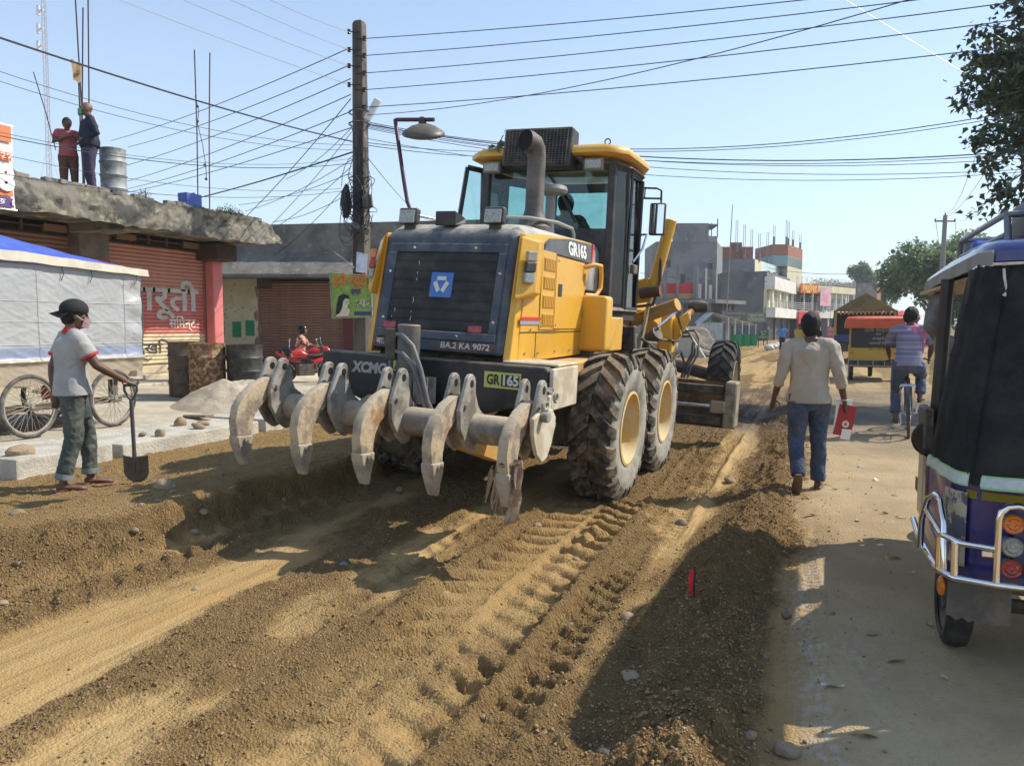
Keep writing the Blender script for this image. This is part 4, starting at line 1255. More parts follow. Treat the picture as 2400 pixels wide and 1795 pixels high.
# ================================================================== LEFT SIDE: pavement, shops, stall, barrels
CONC = mat('pale_concrete', (.50, .44, .33), .9, c2=(.40, .35, .27), ns=2.0, bump=.35, bs=35, c3=(.56, .52, .43), ns3=7)
KERB = mat('kerb_concrete', (.52, .49, .42), .9, c2=(.40, .37, .31), ns=4, bump=.8, bs=30, rnd=.05)
OLDC = mat('old_concrete', (.22, .20, .16), .95, c2=(.085, .08, .07), ns=1.6, lo=.45, hi=.56, bump=1.0, bs=18, c3=(.42, .37, .25), ns3=2.3)
GREYC = mat('grey_cement', (.21, .195, .17), .92, c2=(.12, .112, .10), ns=.9, bump=.8, bs=9, c3=(.29, .27, .235), ns3=4)
BRK = mat('mossy_brick', (.23, .20, .16), .95, c2=(.10, .095, .08), ns=6, bump=.8, bs=25, rnd=.3)

# pavement
b = MB()
def pave_z(x, y):
    dip = float(sstep(12.6, 13.8, np.array([y]))[0] * sstep(-12.5, -11.9, np.array([x]))[0])
    return .335 + .10 * min(1, (-7.9 - x) / 3.0) * (1 - dip) - .10 * dip + .008 * noise.noise(V((x * 1.7, y * 2, 0)))


b.grid(60, 90, lambda u, v: (-7.9 - 12 * u, -3 + 24 * v, pave_z(-7.9 - 12 * u, -3 + 24 * v)))
pv = b.build('pavement', CONC, smooth=40); tag(pv, kind='structure')
rk = random.Random(2)
y = 4.62
first = True
while y < 34:
    ln = 1.1 if first else rk.uniform(1.9, 2.3)
    b = MB(); b.grid(1, 1, lambda u, v: (0, 0, 0)); b.bm.clear()
    zt = .345 + rk.uniform(-.012, .012)
    zb = .02
    hk = [(-7.92, y + .02, zb), (-6.88 + rk.uniform(-.03, .03), y + .02 + rk.uniform(0, .03), zb), (-6.88 + rk.uniform(-.03, .03), y + ln, zb), (-7.92, y + ln, zb)]
    b.hexa(hk + [(p[0], p[1], zt + (0 if p[0] < -7 else rk.uniform(-.015, .01))) for p in hk])
    b.build('kerb_block', KERB, pv, bevel=.018, seg=2)
    y += ln + .06
    first = False
b = MB(); b.span((-7.9, -3, -.1), (-6.9, 4.45, .22)); b.build('kerb_footing', KERB, pv, bevel=.02)
b = MB(); b.grid(14, 60, lambda u, v: (-6.9 - 14 * u, 20.9 + 80 * v, .20)); tag(b.build('far_pavement', CONC), kind='structure')

for (x, y, r, lab) in ((-7.10, 4.87, .12, 'big smooth boulder on the kerb beside the cart wheel'), (-7.48, 7.2, .10, 'pale rough rubble lump on the pavement edge'), (-6.99, 6.43, .075, 'round brown cobble on the kerb behind the shovel'),
                       (-7.05, 7.07, .085, 'brown cobble in the small rubble heap on the kerb'), (-7.2, 7.3, .08, 'grey cobble beside the loose plank on the kerb'), (-7.16, 6.33, .045, 'small dark cobble beside the round one on the kerb'), (-7.75, 4.5, .10, 'tan boulder at the left end of the kerb')):
    o = stone(x, y, r, lab, 'cobbles left lying on the kerb', z=.345)
    if 'boulder' in lab: o.scale = (r * 1.15, r * 1.0, r * 1.05)
b = MB(); b.box((-7.8, 7.82, .375), (.62, .13, .035), (0, R(-4), R(-18))); tag(b.build('plank', mat('old_wood', (.30, .23, .15), .9, c2=(.2, .15, .1), ns=3, stretch=(8, 1, 1)), bevel=.004), 'short weathered plank lying on the pavement by the cobbles', 'plank')

# sand heap
def heap(u, v):
    a = 2 * PI * v; r = u
    x = math.cos(a) * r * 1.12; y_ = math.sin(a) * r * .95
    z = .56 * max(0, 1 - r) ** .95 * (1 - .35 * math.exp(-(r / .16) ** 2)) + .08 * noise.noise(V((x * 4, y_ * 4, 2))) * (1 - r * r) + .02 * noise.noise(V((x * 14, y_ * 14, 2)))
    return (-8.35 + x, 9.12 + y_, .30 + max(z, -.02) + .04 * (1 - r))
b = MB(); b.grid(34, 72, heap)
tag(b.build('sand_heap', mat('pale_sand', (.56, .48, .36), .97, c2=(.46, .39, .28), ns=6, bump=1.0, bs=45, c3=(.36, .30, .22), ns3=16), smooth=60, weld=.001), 'conical heap of pale sand in front of the barrels', 'sand heap')


def drum(name, loc, r, h, m, label, group):
    b = MB()
    prof = [(0.0, h - .012), (r - .02, h - .012), (r - .018, h), (r, h)]
    prof = [(r - .02, 0.0), (r, .0), (r, .02), (r - .004, .03)]
    for k in range(1, 4):
        zc = h * k / 4
        if k == 2 or True:
            prof += [(r - .004, zc - .03), (r + .014, zc), (r - .004, zc + .03)]
    prof += [(r - .004, h - .03), (r, h - .02), (r, h), (r - .018, h), (r - .02, h - .02), (.05, h - .022)]
    b.lathe(prof, (0, 0, 0), (0, 0, 1), 32)
    o = b.build(name, m, None, smooth=35, loc=loc)
    return tag(o, label, 'barrel', group)


RUSTP = mat('peeling_drum', (.20, .085, .035), .75, c2=(.36, .27, .15), ns=14, lo=.5, hi=.53, c3=(.03, .025, .02), ns3=22, bump=.3, bs=30)
drum('barrel', (-9.35, 9.61, .42), .29, .90, RUSTP, 'rusty barrel with peeling speckled tar, middle of the three', 'barrels on the pavement')
drum('barrel', (-8.82, 9.90, .42), .29, .88, mat('tarry_drum', (.012, .012, .013), .5, c2=(.03, .028, .025), ns=4, alldust=.25, dustc=(.3, .27, .22)), 'tar-black barrel with a pale label patch near the cream wall', 'barrels on the pavement')
drum('barrel', (-10.0, 9.80, .42), .29, .92, mat('brown_drum', (.075, .055, .042), .6, c2=(.12, .08, .055), ns=4, alldust=.2), 'plain dark brown barrel, leftmost of the three', 'barrels on the pavement')

# ---- shop building with the two shutters
shop = empty('shop_building', (-13.3, 10, .42), label='old single-storey concrete shop row with rolled-down red shutter and crumbling canopy', cat='building')
OX, OY, OZ = -13.3, 10.0, .42


def SB(x, y, z): return (x - OX, y - OY, z - OZ)


def sspan(a, b_): return MB().span(SB(*a), SB(*b_))


WALLY = mat('cream_plaster', (.55, .49, .33), .9, c2=(.45, .40, .28), ns=2, bump=.2, bs=20, c3=(.30, .27, .21), ns3=3)
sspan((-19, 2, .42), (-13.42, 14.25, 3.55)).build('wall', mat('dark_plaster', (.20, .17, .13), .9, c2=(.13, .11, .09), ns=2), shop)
sspan((-13.45, 2, .05), (-12.75, 14.3, .60)).build('plinth', mat('plinth_cream', (.55, .47, .31), .9, c2=(.44, .38, .27), ns=4), shop, bevel=.02)
sspan((-13.45, 2, .60), (-13.1, 14.25, .76)).build('threshold', mat('plinth_cream', (.55, .47, .31), .9), shop, bevel=.015)
sspan((-12.75, 9.0, .36), (-11.9, 12.6, .50)).build('step', CONC, shop, bevel=.02)
# shutters
SLR = mat('shutter_red', (.58, .26, .19), .65, c2=(.48, .21, .15), ns=.7, lo=.4, hi=.65, alldust=.28, dustc=(.42, .30, .2))
SLB = mat('shutter_brown', (.23, .12, .08), .65, c2=(.27, .14, .09), ns=.9, alldust=.25, dustc=(.36, .26, .17))
SLC = mat('shutter_cream', (.66, .55, .36), .65, c2=(.58, .46, .29), ns=2, alldust=.2)
SLP = mat('shutter_bright_red', (.60, .15, .125), .65, c2=(.50, .14, .11), ns=2, alldust=.22, dustc=(.5, .38, .28))


def slat_mesh(length, pitch, m):
    b = MB()
    n = 6
    ring0 = []
    pr = [(0, 0), (.012, .012), (.024, pitch * .3), (.026, pitch * .55), (.016, pitch * .85), (.002, pitch * .98), (-.008, pitch * .98), (-.008, 0)]
    b.rings([[(d, 0, z) for d, z in pr], [(d, length, z) for d, z in pr]])
    me = b.mesh('slat', smooth=40); me.materials.append(m)
    return me


def shutter(parent, org, rotz, length, z0, z1, pitch, mats, name='roller_shutter'):
    b = MB(); b.span((-.05, 0, z0), (-.03, length, z1)); sh = b.build(name, SLB, parent, loc=org, rot=(0, 0, rotz))
    n = int((z1 - z0) / pitch)
    ms = {}
    for k in range(n):
        zz_ = z0 + k * pitch
        m = mats(zz_)
        if m.name not in ms: ms[m.name] = slat_mesh(length, pitch, m)
        link('slat', ms[m.name], None, sh, (0, 0, zz_))
    b = MB(); b.span((-.03, -.05, z0), (.045, 0, z1)); b.span((-.03, length, z0), (.045, length + .05, z1)); b.build('guide_rail', SLB, sh)
    return sh


sh1 = shutter(shop, SB(-13.35, 10.98, 0.42), 0, 2.66, .36, 2.92, .082, lambda z: SLC if z < .98 else (SLP if z < 1.9 else SLR))
sh0 = shutter(shop, SB(-13.35, 6.9, 0.42), 0, 3.35, .36, 2.92, .082, lambda z: SLB)
lettering('मारूती', .74, mat('sign_grey', (.52, .49, .43), .7, c2=(.42, .39, .34), ns=6), sh1, (.030, 1.42, 1.76), (0, 1, 0), (0, 0, 1), width=2.15, bold=.018)
lettering('सिमेन्ट', .30, mat('sign_cream', (.72, .64, .52), .7), sh1, (.030, 2.0, 1.24), (0, 1, 0), (0, 0, 1), width=.78, bold=.004)
lettering('गाउँदेखि अ', .34, mat('sign_dark', (.07, .06, .05), .7), sh1, (.030, 1.0, .70), (0, 1, 0), (0, 0, 1), width=1.7, bold=.003)
b = MB(); b.tube([(.035, .9, .50), (.05, 1.0, .47), (.05, 1.1, .49)], .012, 6); b.build('shutter_handle', mat('sign_dark', (.07, .06, .05), .7), sh1)
# pillars and lintels
sspan((-13.4, 10.27, .6), (-13.05, 10.93, 3.5)).build('pillar', mat('grey_pillar', (.15, .125, .10), .9, c2=(.22, .18, .14), ns=3), shop, bevel=.02)
sspan((-13.045, 10.29, 1.0), (-13.03, 10.91, 2.92)).build('pillar_paint', mat('pillar_red', (.42, .065, .055), .75, c2=(.34, .06, .05), ns=3, alldust=.15), shop)
sspan((-13.3, 13.68, .6), (-13.05, 13.98, 3.12)).build('pillar', mat('pillar_pink', (.68, .20, .19), .8, c2=(.60, .18, .17), ns=3, c3=(.55, .3, .27), ns3=6), shop, bevel=.015)
sspan((-13.4, 13.45, 3.12), (-12.7, 14.1, 3.5)).build('corbel', mat('dark_lintel', (.06, .04, .03), .9, c2=(.09, .06, .045), ns=3), shop, bevel=.02)
for y0, y1 in ((7.0, 10.2), (11.1, 13.5)):
    b = sspan((-13.38, y0, 3.34), (-13.30, y1, 3.54)); b.build('vent_recess', mat('vent_dark', (.02, .017, .014), .95), shop)
    n = int((y1 - y0) / .42)
    for k in range(n + 1):
        yy = y0 + (y1 - y0) * k / n
        sspan((-13.30, yy - .025, 3.35), (-13.24, yy + .025, 3.53)).build('vent_bar', mat('rusty_brown', (.13, .075, .045), .85), shop)
    sspan((-13.30, y0, 3.43), (-13.25, y1, 3.455)).build('vent_rail', mat('rusty_brown', (.13, .075, .045), .85), shop)
    sspan((-13.29, y0 + .15, 3.38), (-13.22, y0 + .62, 3.50)).build('vent_board', mat('vent_wood', (.26, .17, .10), .9), shop)
    sspan((-13.29, y1 - .5, 3.37), (-13.22, y1 - .05, 3.50)).build('vent_board', mat('vent_wood', (.26, .17, .10), .9), shop)
# canopy slab with rough fascia
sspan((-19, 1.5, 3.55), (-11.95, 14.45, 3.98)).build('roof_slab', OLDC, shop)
sspan((-13.6, 10.2, 3.38), (-11.95, 10.7, 3.56)).build('canopy_beam', OLDC, shop, bevel=.02)


def fas(u, v):
    y_ = 1.5 + 13.15 * u
    t = v
    e = sstep(13.6, 14.65, np.array([y_]))[0]
    x_ = -11.80 + .07 * noise.noise(V((y_ * 1.3, t * 1.5, 0))) + .05 * noise.noise(V((y_ * 4, t * 3, 3))) + .03 * noise.noise(V((y_ * 11, t * 8, 7))) - .35 * e * t
    z_ = 3.46 + .10 * e + .55 * t * (1 - .12 * e) + .05 * noise.noise(V((y_ * 2.1, t * 2, 9))) + .03 * noise.noise(V((y_ * 6, t * 2, 19)))
    return SB(x_, y_, z_)


b = MB()
b.grid(320, 16, fas)
n0 = 320
b.grid(320, 1, lambda u, v: V(fas(u, 1)).lerp(V(SB(-12.1, 1.5 + 13.0 * u, 3.985)), v))
b.grid(320, 1, lambda u, v: V(fas(u, 0)).lerp(V(SB(-12.1, 1.5 + 13.0 * u, 3.552)), v))
b.grid(1, 6, lambda u, v: V(fas(1, v)).lerp(V(SB(-12.4, 14.5, 3.56 + .42 * v)), u))
b.build('fascia', OLDC, shop, smooth=60, weld=.002)
rb = random.Random(9)
y = 2.0
while y < 13.9:
    if rb.random() > .08:
        zt = 3.985 + rb.uniform(-.01, .02)
        b = MB(); b.box(SB(-11.92 + rb.uniform(-.03, .03), y + .12, zt + .04), (.13, .235, .085), (rb.uniform(-.06, .06), rb.uniform(-.05, .05), rb.uniform(-.08, .08)))
        b.build('brick', BRK, shop, bevel=.012)
    y += .25

# rods, sack, jerrycan, plants and drum on the roof
ROD = mat('rusty_rebar', (.06, .03, .03), .8)
for k, (p0, p1) in enumerate((((-12.3, 9.83, 3.75), (-12.3, 9.80, 7.6)), ((-12.32, 9.80, 3.75), (-12.34, 9.98, 7.3)), ((-12.27, 9.86, 3.75), (-12.3, 10.07, 7.8)), ((-12.28, 9.81, 3.75), (-12.2, 9.72, 6.0)), ((-12.3, 12.51, 3.95), (-12.3, 12.55, 7.41)), ((-12.3, 12.84, 3.95), (-12.3, 12.99, 7.5)), ((-12.5, 9.45, 4.7), (-12.7, 9.25, 6.0)))):
    if k < 4 or k == 6: p0, p1 = [V((p[0] * 1.09, p[1] * 1.09, 1.6 + (p[2] - 1.6) * 1.09)) for p in (p0, p1)]
    b = MB(); n_ = V(p1) - V(p0); b.tube([p0, V(p0) + n_ * .5 + V((0, .02 * (-1) ** k, 0)), p1], .013 if k < 6 else .009, 6)
    labs = ('thick rebar in the roof bundle, middle one', 'rebar leaning left in the roof bundle', 'rebar leaning right in the roof bundle', 'short rebar at the front of the roof bundle', 'left rod of the pair of rebars near the blue can', 'right rod of the pair of rebars near the blue can', 'thin leaning stick beside the man in red')
    tag(b.build('rebar', ROD, smooth=50), labs[k], 'rebar', 'rods standing on the shop roof')
b = MB(); b.grid(8, 8, lambda u, v: (-12.24 + .02 * math.sin(u * 7 + v * 4), 9.60 + .20 * u + .05 * v - .03 * u * v, 5.92 + .34 * (1 - v) + .02 * math.sin(u * 9)))
tag(b.build('straw_hat', mat('straw', (.58, .44, .26), .9, c2=(.5, .36, .2), ns=12), solid=.01, smooth=50), 'faded straw-coloured cloth tied to the rebar bundle', 'cloth')
b = MB(); b.lathe([(.035, 0), (.035, .012)], (-12.215, 9.73, 6.08), (1, 0, 0), 12); 
hat_hole = b.build('dark_patch', mat('hole_brown', (.16, .09, .05), .9), bpy.data.objects['straw_hat'])
drum('barrel', (-12.72, 10.80, 4.0), .235, 1.02, mat('zinc_drum', (.34, .36, .35), .6, .15, c2=(.22, .23, .22), ns=5, c3=(.5, .5, .47), ns3=6), 'dented grey metal drum on the shop roof', 'barrels on the roof')
b = MB(); b.span((-12.15, 11.82, 4.05), (-11.9, 12.22, 4.32)); b.cyl((-12.02, 12.12, 4.32), (-12.02, 12.12, 4.36), .03, 10); tag(b.build('jerrycan', mat('can_blue', (.07, .12, .42), .45), bevel=.03, seg=3, smooth=40), 'blue plastic can standing on the roof edge', 'can')


def leaf_tuft(name, c, rad, n, m, label, cat='plant', seed=1, lsz=.05, up=.6, group=None):
    r = random.Random(seed); b = MB()
    for k in range(n):
        d = V((r.gauss(0, 1), r.gauss(0, 1), abs(r.gauss(0, .8)) * up + .1)).normalized()
        p = V(c) + V((d.x * rad[0], d.y * rad[1], d.z * rad[2])) * r.random() ** .5
        l = lsz * r.uniform(.7, 1.4); a = V((r.gauss(0, 1), r.gauss(0, 1), r.gauss(0, .5))).normalized(); s_ = a.cross(V((r.random(), r.random(), 1))).normalized()
        b.poly([p, p + a * l * .5 + s_ * l * .25, p + a * l, p + a * l * .5 - s_ * l * .25])
    for k in range(max(4, n // 40)):
        d = V((r.gauss(0, .6), r.gauss(0, .6), 1)).normalized()
        b.tube([V(c) - V((0, 0, .04)), V(c) + V((d.x * rad[0], d.y * rad[1], d.z * rad[2])) * .9], [.006, .002], 4)
    return tag(b.build(name, m), label, cat, group)


WEED = mat('weed', (.09, .15, .035), .6, c2=(.16, .19, .06), ns=6)
leaf_tuft('weed_tuft', (-11.9, 10.79, 4.08), (.10, .14, .18), 60, WEED, 'small green weed growing on the canopy near the drum', seed=3)
leaf_tuft('weed_tuft', (-11.9, 13.02, 4.05), (.15, .42, .22), 330, WEED, 'wide green weed clump at the right end of the canopy', seed=4)
leaf_tuft('dry_grass', (-11.87, 12.55, 4.02), (.1, .4, .10), 120, mat('dry_grass', (.3, .24, .12), .9), 'dry grass on the canopy beside the blue can', 'grass', 5)

# vertical banner on the shop front, at the left edge
bn = empty('hanging_banner', (-11.6, 7.95, 3.40), label='tall orange and white vertical banner hanging on the canopy at far left', cat='banner')
b = MB(); b.grid(6, 12, lambda u, v: (.02 * math.sin(v * 5 + u * 3), -1.15 + 1.25 * u, 1.28 * v)); b.build('cloth', mat('banner_white', (.78, .74, .70), .7), bn, smooth=60)
for nm, z0, z1, c in (('orange_band', .74, .86, (.85, .20, .06)), ('orange_panel', .20, .66, (.80, .20, .07)), ('purple_band', .03, .17, (.10, .05, .20)), ('orange_top', 1.02, 1.26, (.85, .24, .10))):
    b = MB(); b.grid(4, 2, lambda u, v: (.026 + .02 * math.sin((z0 + (z1 - z0) * v) / 1.28 * 5 + (1.12 * u + .03) * 2.4), -1.12 + 1.18 * u, z0 + (z1 - z0) * v)); b.build(nm, mat('print_' + nm, c, .7), bn, smooth=60)
lettering('98473 829', .115, WHT, bn, (.05, -.32, .80), (0, 1, 0), (0, 0, 1), width=.72)
lettering('गर्छ ।', .13, WHT, bn, (.05, -.20, .10), (0, 1, 0), (0, 0, 1), width=.5)
lettering('8', .5, WHT, bn, (.05, -.06, .45), (0, 1, 0), (0, 0, 1), bold=.03)
b = MB(); b.cyl((0, -1.2, 1.28), (0, .12, 1.28), .015, 8); b.cyl((0, -1.2, 0), (0, .12, 0), .015, 8); b.build('batten', CHR, bn)

# ---- grey shop with the brown shutter
B2 = V((-14.79, 17.82, 0)); A2 = R(21)
shop2 = empty('shop_building', (B2.x, B2.y, .42), (0, 0, A2), 'grey cement shop with a sloping canopy and brown roller shutter behind the pole', 'building')
Z2 = .42
MB().span((-5.5, .02, 0), (-.42, 5, 3.2)).build('wall', WALLY, shop2)
MB().span((-.42, .10, 0), (2.38, 5, 3.2)).build('back_wall', mat('vent_dark', (.02, .017, .014), .95), shop2)
MB().span((2.38, .02, 0), (7.5, 5, 3.2)).build('wall', WALLY, shop2)
MB().span((-5.5, -.5, -.5), (7.5, .3, .16)).build('plinth', GREYC, shop2, bevel=.02)
b = MB(); b.hexa([(-5.6, .04, 3.22), (7.6, .04, 3.22), (7.6, 5, 3.22), (-5.6, 5, 3.22), (-5.6, 0, 4.02), (7.6, .0, 4.30), (7.6, 5, 4.30), (-5.6, 5, 4.02)]); b.build('parapet', GREYC, shop2)
b = MB()
b.grid(60, 8, lambda u, v: (-5.6 + 13.2 * u, -.75 + .78 * v + .02 * noise.noise(V((u * 30, v * 3, 1))), 2.66 + .62 * v ** .9 + .03 * noise.noise(V((u * 22, v * 4, 5)))))
b.grid(60, 1, lambda u, v: (-5.6 + 13.2 * u, -.75 + .02 * noise.noise(V((u * 30, 0, 1))), 2.66 + .03 * noise.noise(V((u * 22, 0, 5))) - .09 * v))
b.grid(1, 1, lambda u, v: (-5.6 + 13.2 * u, -.75 + .8 * v, 2.57))
b.build('sloping_canopy', GREYC, shop2, smooth=50)
shutter(shop2, (-.40, .06, 0), R(-90), 2.42, .17, 2.5, .079, lambda z: SLB)
MB().span((-.45, .0, 2.3), (-.02, .06, 2.62)).build('lintel_end', mat('dark_lintel', (.06, .04, .03), .9), shop2)
MB().span((2.07, -.03, .16), (2.40, .08, 2.55)).build('pillar', mat('pillar_maroon', (.16, .03, .03), .7, c2=(.12, .03, .03), ns=3), shop2)
b = MB()
for k, (x, z) in enumerate(((-.45, 2.2), (-.50, 1.5), (-.42, 1.1), (-.5, .7))):
    b.ball((x, .03, z), .16, 2, (.5, .12, 1.2), .5, k)
b.build('broken_plaster', mat('bare_plaster', (.17, .14, .10), .95, c2=(.25, .21, .15), ns=6, bump=1, bs=20), shop2)
GRN = mat('poster_green', (.015, .26, .14), .7, c2=(.01, .20, .10), ns=20, c3=(.2, .42, .3), ns3=34)
for x, z in ((-1.72, .86), (-1.22, .86), (-.83, .90)):
    b = MB(); b.grid(2, 3, lambda u, v: (x + .27 * u, .012 - .006 * math.sin(u * 3), z + .46 * v)); p_ = b.build('poster', GRN, shop2)
    b = MB()
    for k in range(6): b.span((x + .03, .003, z + .05 + k * .065), (x + .24, .006, z + .065 + k * .065))
    b.build('print_line', mat('poster_ink', (.01, .10, .06), .8), p_)
b = MB()
for k in range(9):
    b.box((-1.5 + .12 * k, .015, 1.62 + .05 * (k % 3)), (.06, .004, .014 + .006 * (k % 2)), (0, .1 * (k % 3), 0))
b.build('faded_writing', mat('charcoal', (.12, .11, .09), .9), shop2)

# ---- covered push cart with bicycle wheels
cart = empty('push_cart', (-8.3, 6.2, .34), label='covered push cart with a grey plastic sheet and blue tarpaulin roof', cat='cart')
WOOD = mat('cart_wood', (.10, .07, .045), .85, c2=(.16, .12, .08), ns=3)
CX, CY, CZ = -8.3, 6.2, .34


def CP(x, y, z): return (x - CX, y - CY, z - CZ)


def sheet_mat():
    mt = bpy.data.materials.new('plastic_sheet'); mt.use_nodes = True
    nt = mt.node_tree; p = nt.nodes['Principled BSDF']; L_ = nt.links
    tc = nt.nodes.new('ShaderNodeTexCoord'); sx = nt.nodes.new('ShaderNodeSeparateXYZ'); L_.new(tc.outputs['Object'], sx.inputs[0])
    n1 = _n(nt, 'ShaderNodeTexNoise', Scale=1.6, Detail=4.0); L_.new(tc.outputs['Object'], n1.inputs['Vector'])
    c = mix(nt, ramp(nt, n1.outputs[0], .4, .65), (.40, .41, .41), (.47, .47, .46))
    band = math_n(nt, 'ADD', sx.outputs[2], math_n(nt, 'MULTIPLY', n1.outputs[0], .05))
    c = mix(nt, ramp(nt, band, 1.05, 1.03), c, (.27, .31, .42))
    c = mix(nt, ramp(nt, band, .92, .89), c, (.42, .35, .26))
    L_.new(c, p.inputs['Base Color']); p.inputs['Roughness'].default_value = .35
    return mt


def sheet(u, v):
    y_ = 3.6 + 3.78 * u; z_ = 2.30 - 1.38 * v
    w = .010 * noise.noise(V((u * 9 + v * 5, v * 2, 0))) + .008 * abs(noise.noise(V((u * 30 - v * 22, v * 5, 4)))) + .006 * abs(noise.noise(V((u * 26 + v * 30, v * 6, 8)))) + .004 * noise.noise(V((u * 80, v * 30, 2))) + .02 * v * math.sin(u * 4)
    w += .02 * math.exp(-((u - .97) / .03) ** 2) * math.sin(v * 25)
    w += .035 * math.exp(-((v - .80) / .02) ** 2)
    return CP(-8.28 + w, y_, z_ + .015 * math.sin(u * 30) * (v > .95))


b = MB(); b.grid(200, 80, sheet); b.grid(20, 80, lambda u, v: V(sheet(1, v)) + V((-1.1 * u, .03 * math.sin(u * 9 + v * 4), 0)))
b.build('plastic_sheet', sheet_mat(), cart, smooth=60, weld=.002)


b = MB()
for v in (.30, .47, .66): b.tube([V(sheet(u, v)) + V((.004, 0, 0)) for u in np.linspace(0, 1, 40)], .0035, 4)
for u in (.62, .93): b.tube([V(sheet(u, v)) + V((.004, 0, 0)) for v in np.linspace(0, .8, 20)], .003, 4)
b.build('sheet_seam', mat('seam_pale', (.58, .58, .56), .5), cart)
b = MB()
for u in (.70, .80, .97): b.tube([V(sheet(u, .02)) + V((.02, 0, .05)), V(sheet(u, .06)) + V((.03, .02, 0)), V(sheet(u, .12)) + V((.02, -.01, 0))], .005, 5)
b.build('tie_cord', WOOD, cart)


def roofz(u, v):
    y_ = 3.4 + 4.06 * u
    k = max(0, 1 - max(0, (u - .25) / .75) ** 1.1)
    return CP(-8.16 - 1.0 * v, y_, 2.42 - .10 * u + (.10 + .46 * k) * (math.sin(v * PI / 2)) + .012 * noise.noise(V((u * 14, v * 8, 2))))


TARP = mat('blue_tarp', (.045, .09, .50), .45, c2=(.06, .13, .62), ns=5, alldust=.1)
b = MB(); b.grid(60, 12, lambda u, v: roofz(u, .10 + .9 * v)); b.grid(60, 6, lambda u, v: V(roofz(u, 1)).lerp(V(CP(-10.1, 3.4 + 4.0 * u, 2.3)), v)); b.build('tarpaulin_roof', TARP, cart, smooth=60, weld=.002)
b = MB()
b.grid(60, 3, lambda u, v: V(roofz(u, .10)) + V((.03 + .02 * v, 0, .012 - .145 * v * (1 - .4 * u) + .008 * noise.noise(V((u * 20, v, 0))))))
b.build('roof_border', mat('tarp_border', (.60, .54, .42), .7, c2=(.5, .45, .35), ns=4), cart, smooth=60)
MB().span(CP(-9.5, 3.6, .94), CP(-8.3, 7.3, 1.02)).build('deck', WOOD, cart, bevel=.01)
for x, y in ((-8.4, 5.35), (-8.4, 7.0), (-9.4, 5.35), (-9.4, 7.0)):
    MB().span(CP(x - .04, y - .04, .62), CP(x + .04, y + .04, 2.3)).build('post', WOOD, cart)
MB().span(CP(-9.45, 5.0, .70), CP(-8.35, 5.08, .78)).build('axle_beam', WOOD, cart)
MB().span(CP(-8.45, 5.0, .62), CP(-8.37, 7.1, .70)).build('side_rail', WOOD, cart)


def bike_wheel_mesh(r, tyre_r=.02, spokes=32, name='wheel'):
    b = MB()
    b.rings([[V((r - tyre_r + tyre_r * math.cos(q), 0, 0)) @ Matrix.Identity(3) for q in (0,)] for _ in range(0)]) if False else None
    n = 48
    rs = []
    for j in range(n + 1):
        a = 2 * PI * j / n
        rs.append([V(((tyre_r) * math.sin(q), (r - tyre_r + tyre_r * math.cos(q)) * math.cos(a), (r - tyre_r + tyre_r * math.cos(q)) * math.sin(a))) for q in [2 * PI * k / 8 for k in range(8)]])
    b.rings(rs, cap=False)
    ty = b.mesh('tyre', smooth=50, weld=.0005); ty.materials.append(mat('bike_tyre', (.05, .048, .045), .8, alldust=.55, dustc=(.34, .30, .24)))
    b = MB()
    rs = []
    for j in range(n + 1):
        a = 2 * PI * j / n
        rs.append([V((x_, q * math.cos(a), q * math.sin(a))) for x_, q in ((-.013, r - 2 * tyre_r + .004), (.013, r - 2 * tyre_r + .004), (.010, r - 2 * tyre_r - .014), (-.010, r - 2 * tyre_r - .014))])
    b.rings(rs, cap=False)
    b.cyl((-.055, 0, 0), (.055, 0, 0), .022, 12)
    for k in range(spokes):
        a = 2 * PI * k / spokes; s_ = 1 if k % 2 else -1
        a2 = a + (.5 if (k // 2) % 2 else -.5)
        b.tube([(s_ * .035, .022 * math.cos(a2), .022 * math.sin(a2)), (0, (r - 2 * tyre_r) * math.cos(a), (r - 2 * tyre_r) * math.sin(a))], .0028, 4)
    rm = b.mesh(name); rm.materials.append(mat('dull_rim', (.36, .34, .30), .45, .4, alldust=.5))
    return rm, ty


rm_, ty_ = bike_wheel_mesh(.36, .024, 36)
for x, y in ((-8.14, 5.70), (-8.14, 6.78), (-9.45, 5.72), (-9.45, 6.85)):
    w = link('wheel', rm_, None, cart, CP(x, y, .705), (random.random(), 0, R(4)))
    link('tyre', ty_, None, w)
b = MB(); b.lathe([(.12, 0), (.125, .01), (.165, .36), (.172, .36), (.172, .385), (.16, .385), (.115, .03)], (0, 0, 0), (0, 0, 1), 20)
tag(b.build('bucket', mat('bucket_red', (.62, .10, .05), .5, alldust=.2), None, smooth=40, loc=(-8.75, 6.75, .36)), 'orange-red plastic bucket behind the cart wheel', 'bucket')
b = MB(); b.cyl((-8.8, 6.45, .7), (-8.8, 6.45, .95), .11, 14)
tag(b.build('pot', mat('bucket_orange', (.62, .16, .07), .5), None, smooth=40), 'orange can hung under the cart deck', 'can')
